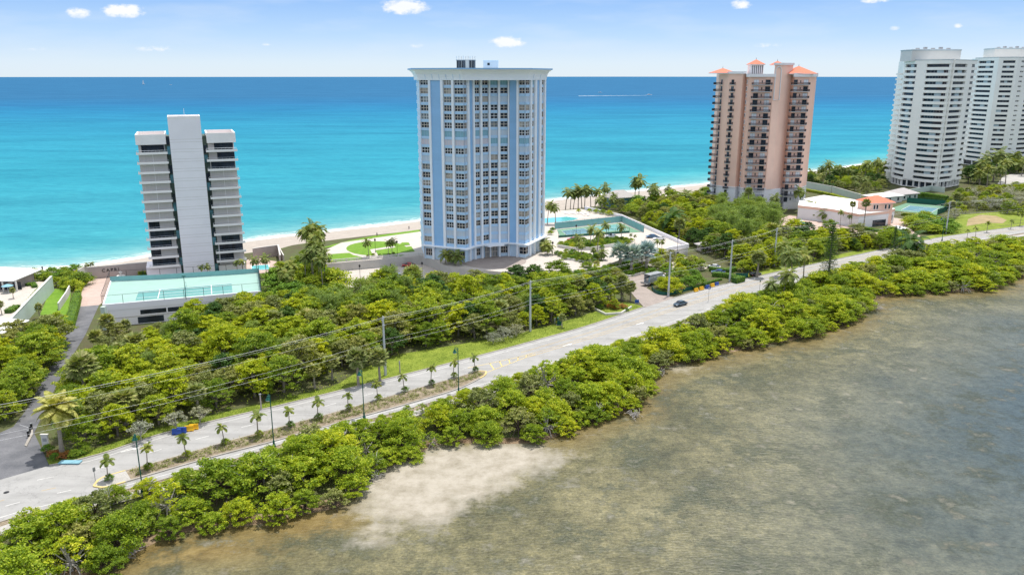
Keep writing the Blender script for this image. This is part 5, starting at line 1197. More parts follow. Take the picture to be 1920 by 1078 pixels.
def sign(u, v, h, w, hh, m, label, ang=-40, mark=None):
    x, y = G(u, v); e = empty('road_sign', (x, y, GZ + .1), R(ang), label, 'sign'); q = MB(); q.tube([(0, 0, 0), (0, 0, h)], .05, m_metal, 5); q.build('post', e, off=O); q = MB(); q.box(-w / 2, -.08, h - hh, w / 2, -.05, h, m)
    if mark: q.box(-w * .3, -.09, h - hh * .62, w * .3, -.082, h - hh * .38, mark)
    q.build('sign_panel', e, off=O)
sign(1328, 566, 4.6, 1.0, .8, m_blue, 'blue road sign with a white mark, before the barrier row', 0, m_white)
sign(179, 902, 2.4, .45, .7, m_metal, 'small grey road sign seen edge on beside the median tip', 60)
sign(865, 712, 2.4, .5, .6, m_metal, 'small grey sign on the verge near the last median palms', 20) if False else None
sign(1423, 556, 5, .6, .6, m_metal, 'thin sign post at the roadside left of the coconut palms', 30)
# green screened fence round the hedge and other small street things
def screen(px, h, label, z=GZ):
    b = MB(); P = smooth_curve(W(px, z), 4); polywall(b, P, z + .05, z + h, .05, m_dgreen)
    f = Facade(P)
    for k in range(int(f.L[-1] / 2.4) + 1): p = f.pt(k * 2.4, .06); b.tube([p + (z,), p + (z + h + .1,)], .04, m_dgreen, 4)
    single('screen_fence', b, P[0] + (z,), label, 'fence')
screen([(1222, 541), (1227, 549), (1245, 554), (1268, 551), (1298, 543)], 1.1, 'dark green mesh screen curving round the bright bush at the driveway')
screen([(1379, 522), (1400, 522), (1402, 517)], 1.8, 'dark green mesh screen round a pump at the roadside')
b = MB(); x, y = G(1049, 610); b.box(-.9 + x, y - .5, GZ, x + .7, y + .5, GZ + .2, m_conc); b.box(x - .6, y - .4, GZ + .2, x + .5, y + .4, GZ + 2.0, m_dgreen); b.box(x - .65, y - .45, GZ + 2.0, x + .55, y + .45, GZ + 2.12, m_dgreen); b.box(x - .05, y - .42, GZ + .4, x - .01, y - .402, GZ + 1.9, m_black)
single('utility_cabinet', b, (x, y, GZ), 'green utility cabinet on a concrete base on the verge', 'cabinet')
b = MB(); x, y = G(1040, 608); b.box(x - .2, y - .15, GZ, x + .2, y + .15, GZ + 1.6, m_metal); b.box(x - .25, y - .2, GZ + 1.6, x + .25, y + .2, GZ + 1.7, m_metal); single('meter_box', b, (x, y, GZ), 'slim grey meter box left of the green cabinet', 'meter box')
b = MB(); x, y = G(1194, 570); b.box(x - .6, y - .05, GZ + .3, x + .6, y + .08, GZ + 1.3, m_blue); b.box(x - .5, y - .03, GZ, x - .4, y + .03, GZ + .3, m_white); b.box(x + .4, y - .03, GZ, x + .5, y + .03, GZ + .3, m_white); single('yard_sign', b, (x, y, GZ), 'low blue sign at the tip of the corner lawn', 'sign')
b = MB(); x, y = G(490, 768); b.tube([(x, y, GZ), (x, y, GZ + 3.2)], [.16, .13], m_walls, 7); b.box(x - .2, y - .2, GZ + 3.2, x + .2, y + .2, GZ + 3.4, m_metal); single('wooden_post', b, (x, y, GZ), 'short wooden post at the edge of the wood', 'post')
b = MB(); x, y = G(750, 700); b.tube([(x, y, GZ), (x, y, GZ + 3.0)], [.15, .12], m_walls, 7); b.box(x - .15, y - .25, GZ + 2.2, x + .15, y - .1, GZ + 2.8, m_metal); single('wooden_post', b, (x, y, GZ), 'short grey post on the verge beside two round fan palms', 'post')
# gate at the left driveway
x, y = G(50, 832); GT = empty('barrier_gate', (x, y, GZ), 0, 'dark gate arms and keypad island in the left driveway', 'gate')
b = MB(); P = [G(46, 836), G(58, 814), G(60, 800), G(62, 800), G(62, 815), G(50, 838)]; b.prism(P, GZ, GZ + .2, m_kerb); b.build('island', GT)
for u, v in ((54, 820), (60, 806)):
    b = MB(); xx, yy = G(u, v); b.box(xx - .15, yy - .15, GZ + .2, xx + .15, yy + .15, GZ + 1.3, m_black); b.box(xx - .17, yy - .17, GZ + 1.3, xx + .17, yy + .17, GZ + 1.38, m_metal); b.build('keypad', GT)
b = MB(); xx, yy = G(57, 812); b.box(xx, yy, GZ + 1.0, xx + .1, yy + .1, GZ + 1.25, m_black); b.tube([(xx, yy, GZ + 1.1), (xx - 2.6, yy + 1.3, GZ + 1.15)], .03, m_white, 4); b.tube([(xx, yy, GZ + .2), (xx, yy, GZ + 1.3)], .12, m_black, 6); b.build('gate_arm', GT)
b = MB(); x, y = G(132, 868); b.box(x - 1.8, y - .6, GZ + .13, x + 1.8, y + .6, GZ + .3, m_shutt); single('ground_cover_tarp', b, (x, y, GZ), 'teal tarpaulin lying on the grass beside the corner flower bed', 'tarpaulin')
# ---------------------------------------------------------------- boats, people on the beach
def boat(u, v, L, rz, label, wake=0):
    x, y = G(u, v, 0); e = empty('motor_boat', (x, y, 0), R(rz), label, 'boat'); b = MB(); w = L * .16
    b.loft([[(x_ * L, -w * t, .9 + dz), (x_ * L, w * t, .9 + dz), (x_ * L, w * t * .6, -.2), (x_ * L, -w * t * .6, -.2)] for x_, t, dz in ((-.5, .9, 0), (0, 1, 0), (.3, .8, .2), (.5, .08, .6))], m_white); b.build('hull', e, off=O)
    b = MB(); b.box(-.2 * L, -w * .6, .9, .12 * L, w * .6, .9 + L * .12, m_white); b.box(-.18 * L, -w * .62, 1.2 + L * .03, .125 * L, w * .62, 1.2 + L * .07, g_dark); b.build('cabin', e, off=O)
    return e
boat(1217, 178.5, 22, 5, 'white motor boat trailing a long white wake')
boat(1125, 174, 16, 170, 'small white boat offshore, just above the long wake')
boat(320, 160, 20, 170, 'tiny white boat far out at the left')
x0, y0 = G(1213, 179.5, 0); x1, y1 = G(1085, 180.5, 0); b = MB(); n_ = 24; m_foam = surf("foam", (.75, .8, .82), .8, .1, .2)
rr = random.Random(5); A, B = [], []
for k in range(n_ + 1):
    t = k / n_; w_ = (3 + 9 * t) * (.6 + rr.random() * .6); A.append((x0 + (x1 - x0) * t, y0 + (y1 - y0) * t - w_, .15)); B.append((x0 + (x1 - x0) * t, y0 + (y1 - y0) * t + w_, .15))
b.ribbon(A, B, m_foam); mk('boat_wake', b, kind='structure')
b = MB(); x, y = G(302, 137.5, HC - .1) if False else (-2960, 6600); e = empty('sailing_boat', (x, y, 0), R(20), 'tiny sailing boat on the horizon at the left', 'boat')
b.loft([[(x_, -3 * t, 2.5), (x_, 3 * t, 2.5), (x_, 1 * t, 0)] for x_, t in ((-12, .8), (0, 1), (12, .1))], m_white); b.build('hull', e, off=O); b = MB(); b.raw([(-8, 0, 4), (7, 0, 4), (0, 0, 40), (-8, .3, 4), (7, .3, 4), (0, .3, 40)], [(0, 1, 2), (5, 4, 3), (0, 3, 4, 1), (1, 4, 5, 2), (2, 5, 3, 0)], m_white); b.build('sail', e, off=O)
b = MB(); b.tube([(0, .15, 2), (0, .15, 41)], .25, m_white, 5); b.build('mast', e, off=O)
m_skin = surf("skin", (.35, .2, .13), .6, .05); m_shirt = surf("dark_shirt", (.05, .05, .07), .8, .1); m_short = surf("shorts", (.12, .12, .2), .8, .1)
def person(u, v, z, label, st=.25, shirt=None, h=1.75, lie=False):
    """one continuous skinned body: legs in stride, arms slightly bent"""
    x, y = G(u, v, z); me = bpy.data.meshes.new('person'); k = h / 1.75
    J = [(0, 0, .93, .15), (.0, .0, 1.15, .13), (0, 0, 1.42, .155), (0, 0, 1.52, .06), (0, -.02, 1.66, .10), (0, -.01, 1.72, .085),
         (.10, st * .1, .88, .10), (.11, -st * .6, .48, .065), (.11, -st, .08, .045), (.11, -st - .16, .03, .04),
         (-.10, 0, .88, .10), (-.11, st * .5, .48, .065), (-.11, st * 1.3, .1, .045), (-.11, st * 1.3 - .14, .03, .04),
         (.2, 0, 1.40, .06), (.25, .1, 1.14, .045), (.26, -.02, .90, .035), (.26, -.05, .82, .035), (-.2, 0, 1.40, .06), (-.25, .05, 1.14, .045), (-.26, -.12, .92, .035), (-.26, -.16, .84, .035)]
    E_ = [(0, 1), (1, 2), (2, 3), (3, 4), (4, 5), (0, 6), (6, 7), (7, 8), (8, 9), (0, 10), (10, 11), (11, 12), (12, 13), (2, 14), (14, 15), (15, 16), (16, 17), (2, 18), (18, 19), (19, 20), (20, 21)]
    me.from_pydata([(a * k, b_ * k, c * k) for a, b_, c, r_ in J], E_, []); o = bpy.data.objects.new('person', me); COL.objects.link(o)
    s = o.modifiers.new('skin', 'SKIN'); 
    if not me.skin_vertices: bpy.context.view_layer.objects.active = o; 
    for i, j in enumerate(J): me.skin_vertices[0].data[i].radius = (j[3] * k, j[3] * k) if me.skin_vertices else None
    me.skin_vertices[0].data[0].use_root = True
    dg = bpy.context.evaluated_depsgraph_get(); m2 = bpy.data.meshes.new_from_object(o.evaluated_get(dg)); o.modifiers.clear(); o.data = m2
    m2.materials.clear(); [m2.materials.append(m_) for m_ in (m_skin, shirt or m_shirt, m_short)]
    for f in m2.polygons: c = f.center / k; f.material_index = 2 if .5 < c.z < 1.0 and abs(c.x) < .24 else 1 if 1.0 <= c.z < 1.46 and abs(c.x) < .27 else 0
    o.location = (x, y, z); o.rotation_euler = (0, 0, R(60)); tag(o, label, 'person'); return o
try:
    person(767, 431, 1.3, 'person in dark clothes walking on the beach left of the blue tower')
    person(707, 443.5, 1.9, 'person standing on the sand above the beach lawn', .1); person(1283, 358, 1.0, 'person walking near the water left of the pink tower', .3); person(80, 508, 1.0, 'person at the water edge beyond the white roofed pavilion', .15)
except Exception as ex: print('PERSON', ex)
# rock and debris by the lagoon
# ---------------------------------------------------------------- plants
O = Vector((0, 0, 0))
l_mang = leafmat("mangrove_leaves", [(0.079, 0.138, 0.012), (0.237, 0.346, 0.020), (0.455, 0.534, 0.029), (0.619, 0.619, 0.148)], .38, .36)
l_broad = leafmat("broad_leaves", [(0.070, 0.124, 0.014), (0.218, 0.327, 0.024), (0.415, 0.494, 0.040), (0.613, 0.613, 0.148)], .38, .38)
l_lime = leafmat("lime_leaves", [(0.099, 0.148, 0.008), (0.316, 0.405, 0.012), (0.544, 0.574, 0.029)], .35, .15)
l_dark = leafmat("dark_leaves", [(0.020, 0.049, 0.012), (0.049, 0.119, 0.020), (0.099, 0.187, 0.034)], .25, .2)
l_olive = leafmat("olive_leaves", [(0.089, 0.109, 0.029), (0.207, 0.247, 0.059), (0.346, 0.365, 0.128), (0.475, 0.455, 0.257)], .28, .2)
l_silver = leafmat("silver_leaves", [(.15, .17, .11), (.27, .29, .20), (.42, .42, .33)], .15, .1)
l_casu = leafmat("feathery_needles", [(0.099, 0.158, 0.034), (0.207, 0.306, 0.059), (0.327, 0.415, 0.109)], .3, .15)
l_palm = leafmat("palm_fronds", [(.05, .09, .018), (.14, .20, .035), (.27, .30, .08), (.46, .38, .19)], .22, .2)
l_cabb = leafmat("fan_fronds", [(.10, .14, .03), (.22, .27, .07), (.38, .38, .16)], .2, .15)
l_date = leafmat("date_fronds", [(.16, .18, .03), (.33, .35, .08), (.52, .50, .20)], .25, .1)
l_blue = leafmat("silver_blue_fronds", [(.14, .22, .22), (.24, .34, .34), (.38, .47, .46)], .1, .1)
l_red = leafmat("croton_leaves", [(.16, .04, .02), (.35, .12, .04), (.42, .28, .05)], .2, .2)
l_hedge = leafmat("hedge_leaves", [(.05, .12, .010), (.12, .24, .018), (.20, .34, .03)], .2, .15)
m_bark = surf("grey_bark", (.20, .17, .14), .9, .25, 1.5)
m_barkp = surf("palm_bark", (.30, .26, .21), .9, .2, 1.5, stretch=(1, 1, 6))
m_root = surf("mangrove_bark", (.11, .08, .065), .9, .3, 1.5)
m_dead = surf("bleached_wood", (.42, .39, .36), .9, .2, 2)
def leaves(P, Nn, size, mat, rng, asp=.55, name='crown', parent=None, curl=.0, axis=None):
    n = len(P); Nn = Nn / np.maximum(np.linalg.norm(Nn, axis=1, keepdims=True), 1e-6)
    T = axis if axis is not None else rng.normal(size=(n, 3)); T = T - (T * Nn).sum(1, keepdims=True) * Nn; T /= np.maximum(np.linalg.norm(T, axis=1, keepdims=True), 1e-6)
    Bn = np.cross(Nn, T); s = (size * rng.uniform(.65, 1.35, n))[:, None]
    v = np.stack([P - T * s * .5, P + Bn * s * asp * .5 + Nn * s * curl, P + T * s * .5, P - Bn * s * asp * .5 + Nn * s * curl], 1).reshape(-1, 3)
    me = bpy.data.meshes.new(name); me.vertices.add(4 * n); me.vertices.foreach_set('co', v.astype(np.float32).ravel())
    me.loops.add(4 * n); me.loops.foreach_set('vertex_index', np.arange(4 * n, dtype=np.int32)); me.polygons.add(n)
    me.polygons.foreach_set('loop_start', np.arange(0, 4 * n, 4, dtype=np.int32)); me.polygons.foreach_set('loop_total', np.full(n, 4, dtype=np.int32))
    me.materials.append(mat); me.update(calc_edges=True); o = bpy.data.objects.new(name, me); COL.objects.link(o)
    if parent is not None: o.parent = parent; KIDS.setdefault(parent.name, []).append(o)
    return o
PROTO = {}
def proto(kind, variant, name, cat):
    e = empty(name, (0, 0, 0), 0, 'x', cat); PROTO.setdefault(kind, []).append(e); return e
def tree_proto(kind, var, name, Rr, H, low, ncl, nl, size, mat, bark, flat=1., root=False, rough=.9, cs=.30, asp=.55, cat='tree'):
    rng = np.random.default_rng(var * 17 + len(kind)); e = proto(kind, var, name, cat)
    cl = []; zc = low + (H - low) * .42
    for i in range(ncl):       # branch-end clumps spread over an uneven dome
        a = i * 2.399 + rng.uniform(-.5, .5); t = ((i + .5) / ncl) ** .62; rr = Rr * t * rng.uniform(.70, 1.10)
        hz = math.sqrt(max(0, 1 - (t * .97) ** 2)); z = zc + (H - zc) * hz * (rng.uniform(.60, 1.06) if i % 3 else rng.uniform(.1, .8)) - (0 if t < .62 else rng.uniform(0, (zc - low) * .95))
        cl.append((rr * math.cos(a), rr * math.sin(a), z, Rr * cs * rng.uniform(.7, 1.25)))
    cl = np.array(cl); n = ncl * nl; ci = np.repeat(np.arange(ncl), nl); d = rng.normal(size=(n, 3)); d /= np.linalg.norm(d, axis=1, keepdims=True)
    d[:, 2] = np.where(d[:, 2] < -.25, -d[:, 2] * .6, d[:, 2]); r = cl[ci, 3:4] * (1 - rng.uniform(0, 1, (n, 1)) ** 2.2 * .75)
    wob = 1 + .35 * np.sin(d[:, :1] * 7 + ci[:, None]) * np.cos(d[:, 1:2] * 6)
    P = cl[ci, :3] + d * r * wob * np.array([1, 1, .72 * flat]); Nn = d * .8 + np.array([0, 0, .55]) + rng.normal(size=(n, 3)) * rough * .6
    P[:, 2] = np.maximum(P[:, 2], .15)
    leaves(P, Nn, size, mat, rng, asp, parent=e)
    b = MB(); top = (rng.uniform(-.3, .3), rng.uniform(-.3, .3), H * .55); fork = (top[0] * .4, top[1] * .4, H * .28)
    if root:
        for k in range(9):
            a = k * .7 + rng.uniform(0, .4); q = rng.uniform(.9, 1.9); b.tube([(0, 0, H * .25), (math.cos(a) * q * .5, math.sin(a) * q * .5, H * .22), (math.cos(a) * q, math.sin(a) * q, -.5)], [.09, .07, .05], bark, 4)
    b.tube([(0, 0, -.3), fork, top], [.22 * H / 7, .17 * H / 7, .08], bark, 6)
    for k in range(min(ncl, 11)):
        c = cl[int(k * ncl / 11)]; m_ = lerp(fork, (c[0], c[1], c[2]), .5); b.tube([fork, (m_[0], m_[1], m_[2] - .2), (c[0], c[1], c[2])], [.10 * H / 7, .06, .025], bark, 4)
    for k in range(7 if cat == 'tree' else 0):
        c = cl[int(rng.integers(0, ncl))]; u_ = rng.normal(size=3) * .5 + [c[0] / Rr, c[1] / Rr, 1.0]; u_ = u_ / np.linalg.norm(u_) * rng.uniform(.4, .9)
        b.tube([(c[0] * .7, c[1] * .7, c[2] - .6), (c[0], c[1], c[2]), (c[0] + u_[0], c[1] + u_[1], c[2] + u_[2])], [.05, .035, .012], m_dead, 3)
    b.build('trunk', e, off=O); e['h'] = H
    return e
for k in range(6): tree_proto('mangrove', k, 'mangrove_tree', 2.7 + .2 * (k % 3), 4.3 + .35 * (k % 4), .15, 92 + 9 * (k % 3), 74, .25, l_mang, m_root, root=True, rough=1.5, cs=(.15, .18, .21)[k % 3])
for k in range(2): tree_proto('mangrove', 6 + k, 'mangrove_tree', 2.6, 4.9, .4, 60, (50, 26)[k], .29, (l_olive, l_mang)[k], m_dead if k else m_root, root=True, rough=1.5, cs=(.18, .15)[k])
for k in range(5): tree_proto('broad', k, 'broadleaf_tree', 3.2 + .2 * (k % 3), 7.2 + .4 * (k % 3), .5, 104, 76, .29, l_broad, m_bark, rough=1.5, cs=.17)
for k in range(2): tree_proto('lime', k, 'lime_green_tree', 3.1, 7.0, .5, 96, 74, .29, l_lime, m_bark, rough=1.5, cs=.17)
for k in range(2): tree_proto('olive', k, 'olive_green_tree', 3.2, 7.2, .5, 88, 62, .30, l_olive, m_bark, rough=1.6, cs=.18)
for k in range(2): tree_proto('dark', k, 'dark_green_tree', 3.0, 6.6, .4, 88, 70, .30, l_dark, m_bark, rough=1.5, cs=.18)
for k in range(2): tree_proto('bush', k, 'round_bush', 2.2, 2.6, .05, 44, 60, .27, (l_broad, l_hedge)[k], m_bark, cat='bush')
tree_proto('limebush', 0, 'lime_bush', 3.4, 4.2, .3, 90, 75, .30, l_lime, m_bark, cat='bush')
tree_proto('redbush', 0, 'croton_bush', 1.2, 1.0, .05, 16, 60, .22, l_red, m_bark, cat='bush')
tree_proto('silverbush', 0, 'silver_shrub', 1.8, 2.8, .9, 18, 55, .26, l_silver, m_dead, rough=1.3, cs=.26, cat='bush')
tree_proto('greybush', 0, 'grey_shrub', 2.6, 3.6, .3, 40, 36, .24, l_silver, m_dead, rough=1.5, cs=.3, cat='bush')
def casu(var):
    rng = np.random.default_rng(80 + var); e = proto('casuarina', var, 'casuarina_tree', 'tree'); H = 9.5; n = 4200; b = MB(); b.tube([(0, 0, -.3), (.1, 0, H * .5), (0, 0, H * .93)], [.24, .14, .03], m_bark, 6)
    P = []; A = []
    for k in range(40):
        z0 = 1.2 + (H - 1.8) * (k / 40) ** .9; a = k * 2.4 + rng.uniform(-.4, .4); L = (3.4 * (1 - (z0 / H)) ** .7 + .6) * rng.uniform(.75, 1.15); tip = (math.cos(a) * L, math.sin(a) * L, z0 + L * .75)
        if k % 2 == 0: b.tube([(0, 0, z0), lerp((0, 0, z0), tip, .6), tip], [.06, .04, .015], m_bark, 4)
        m = n // 40; t = rng.uniform(.25, 1.05, m)[:, None]; q = np.array([[0, 0, z0]]) * (1 - t) + np.array([tip]) * t + rng.normal(size=(m, 3)) * (.30, .30, .26); P.append(q)
        A.append(np.array([math.cos(a), math.sin(a), 1.1]) + rng.normal(size=(m, 3)) * .5)
    P = np.concatenate(P); A = np.concatenate(A); leaves(P, rng.normal(size=P.shape) + [0, 0, .3], .62, l_casu, rng, .16, parent=e, axis=A); b.build('trunk', e, off=O); e['h'] = H
casu(0); casu(1)
def norfolk():
    rng = np.random.default_rng(5); e = proto('norfolk', 0, 'norfolk_pine', 'tree'); H = 20; b = MB(); b.tube([(0, 0, -.3), (0, 0, H * .6), (0, 0, H)], [.32, .18, .03], m_bark, 7); P = []
    for t in range(26):
        z0 = 1.5 + t * (H - 2.2) / 26; L = 2.9 * (1 - (z0 / H) ** 1.6) + .35; n_ = 7
        for k in range(n_):
            a = 2 * PI * k / n_ + t * .5; r = rng.uniform(.1, 1, 42)[:, None]; LL = L * rng.uniform(.75, 1.1); q = np.array([[math.cos(a), math.sin(a), .12]]) * r * LL + [0, 0, z0]; P.append(q + rng.normal(size=q.shape) * (.13, .13, .10))
            if t % 2 == 0: b.tube([(0, 0, z0), (math.cos(a) * LL, math.sin(a) * LL, z0 + .12 * LL)], [.04, .015], m_bark, 3)
    P = np.concatenate(P); leaves(P, rng.normal(size=P.shape) + [0, 0, .8], .30, l_dark, rng, .4, parent=e); b.build('trunk', e, off=O); e['h'] = H
norfolk()
def frond(P, A, Nn, o, a, el, L, droop, nl, ll, rng, wind=(0, 0), v=.9, b=None, mat=None):
    """pinnate frond: leaflets along both sides of a drooping midrib"""
    pts = []; d = np.array([math.cos(a) * math.cos(el), math.sin(a) * math.cos(el), math.sin(el)]); p = np.array(o, float); k_ = 9
    for k in range(k_ + 1):
        pts.append(p.copy()); d = d + np.array([wind[0], wind[1], -droop]) / k_ * (1 + k * .18); d /= np.linalg.norm(d); p = p + d * L / k_
    pts = np.array(pts)
    for i in range(nl):
        t = (.12 + .88 * i / nl) * k_; j = min(int(t), k_ - 1); q = pts[j] * (1 - t + j) + pts[j + 1] * (t - j); ax = pts[j + 1] - pts[j]; ax /= np.linalg.norm(ax)
        side = np.cross(ax, [0, 0, 1]); side /= max(np.linalg.norm(side), 1e-3); up = np.cross(side, ax); w = ll * math.sin(PI * min(1, .15 + .85 * i / nl)) + ll * .25
        for s in (-1, 1):
            dr = side * s * .8 + ax * .5 - np.array([0, 0, .35]) + up * (1 - v) ; dr /= np.linalg.norm(dr)
            P.append(q + dr * w * .5); A.append(dr * w); Nn.append(np.cross(dr, ax) * s + rng.normal(size=3) * .15)
    if b is not None: b.tube([tuple(x) for x in pts[::3]], [.035, .03, .02, .01], mat, 3)
def strips(P, A, Nn, w, mat, name, parent):
    P, A, Nn = map(np.array, (P, A, Nn)); n = len(P); Bn = np.cross(A, Nn); Bn /= np.maximum(np.linalg.norm(Bn, axis=1, keepdims=True), 1e-6)
    v = np.stack([P - A * .5 - Bn * w * .35, P - A * .5 + Bn * w * .35, P + A * .1 + Bn * w * .5, P + A * .5, P + A * .1 - Bn * w * .5], 1).reshape(-1, 3)
    me = bpy.data.meshes.new(name); me.from_pydata(v.tolist(), [], [tuple(range(5 * i, 5 * i + 5)) for i in range(n)]); me.materials.append(mat); o = bpy.data.objects.new(name, me); COL.objects.link(o); o.parent = parent; KIDS.setdefault(parent.name, []).append(o); return o
def palm(kind, var, name, H, nf, L, droop, mat, lean=.6, wind=(0, 0), nl=16, ll=.75, w=.16, tr=.17, elr=(-.5, 1.25), bark=None, skirt=0, coconuts=False):
    rng = np.random.default_rng(var * 7 + len(kind) * 3); e = proto(kind, var, name, 'palm tree'); b = MB(); top = (lean * rng.uniform(.4, 1), lean * rng.uniform(-.5, .5), H)
    b.tube([(0, 0, -.3), (top[0] * .15, top[1] * .1, H * .3), (top[0] * .5, top[1] * .5, H * .7), top], [tr * 1.5, tr, tr * .85, tr * .8], bark or m_barkp, 7)
    P, A, Nn = [], [], []
    for k in range(nf):
        t = (k + .5) / nf; el = elr[1] + (elr[0] - elr[1]) * t ** .9; a = k * 2.4 + rng.uniform(-.25, .25); frond(P, A, Nn, top, a, el, L * rng.uniform(.85, 1.1), droop * rng.uniform(.7, 1.2), nl, ll, rng, wind, b=b, mat=mat)
    b.build('trunk', e, off=O); strips(P, A, Nn, w, mat, 'fronds', e); e['h'] = H + L * .35; return e
for k in range(3): palm('coconut', k, 'coconut_palm', 8.5, 22, 3.6, 1.15, l_palm, 1.2, (-.25 + .1 * k, .1), 18, .85)
palm('tallcoco', 0, 'coconut_palm', 14, 32, 3.7, 1.4, l_palm, 1.6, (-.5, .1), 18, .75); palm('tallcoco', 1, 'coconut_palm', 13, 30, 3.5, 1.4, l_palm, .8, (-.4, -.2), 18, .75)
palm('shortcoco', 0, 'coconut_palm', 3.4, 22, 3.6, 1.0, l_palm, .5, (-.1, 0), 18, .85); palm('darkcoco', 0, 'coconut_palm', 4.2, 24, 4.6, 1.25, l_dark, .4, (0, 0), 22, .95)
palm('date', 0, 'date_palm', 6.8, 46, 3.2, .85, l_date, .3, (0, 0), 26, .75, .13, .28, (-.55, 1.35))
for k in range(3): palm('median', k, 'young_palm', 2.9 + .25 * k, 8 + k, 1.35, 1.3, l_palm, .1 + .25 * k, (-.3 * k + .2, .1 * k), 13, .42, .12, .085, (.05, 1.35))
palm('royal', 0, 'slender_palm', 7.0, 13, 2.3, 1.2, l_palm, .2, (0, 0), 14, .6, .15, .11); palm('royal', 1, 'slender_palm', 6.6, 13, 2.2, 1.3, l_palm, .3, (-.2, 0), 14, .6, .15, .11)
def fan(kind, var, name, H, nf, L, mat, lam, tr=.2, elr=(-.9, 1.3), pet=.55, bark=None, skirt=0):
    rng = np.random.default_rng(var + len(kind) * 11); e = proto(kind, var, name, 'palm tree'); b = MB(); b.tube([(0, 0, -.3), (.1, .05, H * .5), (.12, 0, H)], [tr * 1.3, tr, tr * .95], bark or m_barkp, 7)
    P, A, Nn = [], [], []
    for k in range(nf):
        t = (k + .5) / nf; el = elr[1] + (elr[0] - elr[1]) * t; a = k * 2.4 + rng.uniform(-.3, .3); d = np.array([math.cos(a) * math.cos(el), math.sin(a) * math.cos(el), math.sin(el)]); o = np.array([.12, 0, H]) + d * L * pet * rng.uniform(.8, 1.15)
        s = np.cross(d, [0, 0, 1]); s /= max(np.linalg.norm(s), 1e-3); up = np.cross(s, d)
        for j in range(13):
            f = (j - 6) / 6 * 1.75; dr = d * math.cos(f) + s * math.sin(f) - up * .18 * abs(f) - np.array([0, 0, .22]); q = lam * (1 - .15 * abs(f)) * rng.uniform(.85, 1.1); dr = dr / np.linalg.norm(dr) * q
            P.append(o + dr * .5); A.append(dr); Nn.append(up + rng.normal(size=3) * .3)
        b.tube([(.12, 0, H), tuple(o)], .025, mat, 3)
    b.build('trunk', e, off=O); strips(P, A, Nn, .24, mat, 'fronds', e); e['h'] = H + L * .75; return e
for k in range(2): fan('cabbage', k, 'cabbage_palm', 4.6 + k, 46, 1.9, l_cabb, 1.05)
fan('bismarck', 0, 'silver_fan_palm', 4.2, 26, 2.4, l_blue, 1.5, .3, (-.3, 1.3)); fan('washington', 0, 'tall_fan_palm', 10.5, 34, 1.6, l_cabb, .95, .16); fan('thatch', 0, 'thatch_palm', 3.4, 24, 1.2, l_cabb, .8, .12)
for L_k in PROTO.values():
    for e in L_k: e['used'] = 0
vr = random.Random(11)
def plant(kind, x, y, z, s, label, group=None, cat=None, rz=None, var=None):
    L_k = PROTO[kind]; p = L_k[vr.randrange(len(L_k)) if var is None else var % len(L_k)]
    rz = vr.uniform(0, 6.28) if rz is None else rz; sx = (s * vr.uniform(.92, 1.08), s * vr.uniform(.92, 1.08), s) if not hasattr(s, '__len__') else s
    if not p['used']:
        p['used'] = 1; p.location = (x, y, z); p.rotation_euler = (0, 0, rz); p.scale = sx; tag(p, label, cat, group); return p
    return copy_tree(p, (x, y, z), rz, sx, label, group, cat)
def at(kind, u, vb, vt, label, group=None, z=GZ, rz=None, var=None):
    x, y = G(u, vb, z); L_k = PROTO[kind]; var = vr.randrange(len(L_k)) if var is None else var; h = zat(vt, y) - z
    return plant(kind, x, y, z, h / L_k[var % len(L_k)]['h'], label, group, rz=rz, var=var)
def scatter(poly, gap, n_try=6000, seed=1, cond=None):
    rr = random.Random(seed); xs_ = [p[0] for p in poly]; ys_ = [p[1] for p in poly]; out = []; cell = {}
    for _ in range(n_try):
        p = (rr.uniform(min(xs_), max(xs_)), rr.uniform(min(ys_), max(ys_)))
        if not inside(p, poly) or (cond and not cond(p)): continue
        g = gap(p) if callable(gap) else gap; c = (int(p[0] / 3), int(p[1] / 3)); ok = True
        for i in range(-3, 4):
            for j in range(-3, 4):
                for q in cell.get((c[0] + i, c[1] + j), ()):
                    if math.dist(p, q) < g: ok = False; break
                if not ok: break
            if not ok: break
        if ok: out.append(p); cell.setdefault(c, []).append(p)
    return out
COVER = []      # points for the undergrowth
# --- mangroves between the road and the lagoon
gaps = [(238, 1034, 26, 12), (800, 838, 16, 22), (1228, 706, 16, 12), (1668, 562, 40, 10), (1645, 548, 26, 8), (1160, 762, 14, 14)]
gw = [G(u, v) + (abs(G(u + a, v)[0] - G(u, v)[0]), math.dist(G(u, v + b_), G(u, v))) for u, v, a, b_ in gaps]
mp = []; rr = random.Random(4)
sA, sB = SC(G(-140, 1120))[0], SC(G(2050, 470))[0]
cell = []
for _ in range(9000):
    s = rr.uniform(sA, sB); lo, hi = L_(s) - .5, nc(s) - 3.2
    c = rr.uniform(lo, hi); p = XY(s, c)
    if any(((p[0] - x) / a) ** 2 + ((p[1] - y) / b_) ** 2 < 1 for x, y, a, b_ in gw): continue
    h = min(5.6, (nc(s) - c + .4) / 1.7) * rr.uniform(.72, 1.12) * min(1, .62 + (c - L_(s)) * .09)
    if h < 1.5: continue
    g = 2.5 + h * .34 + max(0, s - 150) * .0062
    if any(abs(p[0] - q[0]) < 5 and math.dist(p, q[:2]) < g for q in cell): continue
    cell.append((p[0], p[1], h, s))
cell.sort(key=lambda q: q[1]); print('MANGROVES', len(cell))
cell = cell[:300]
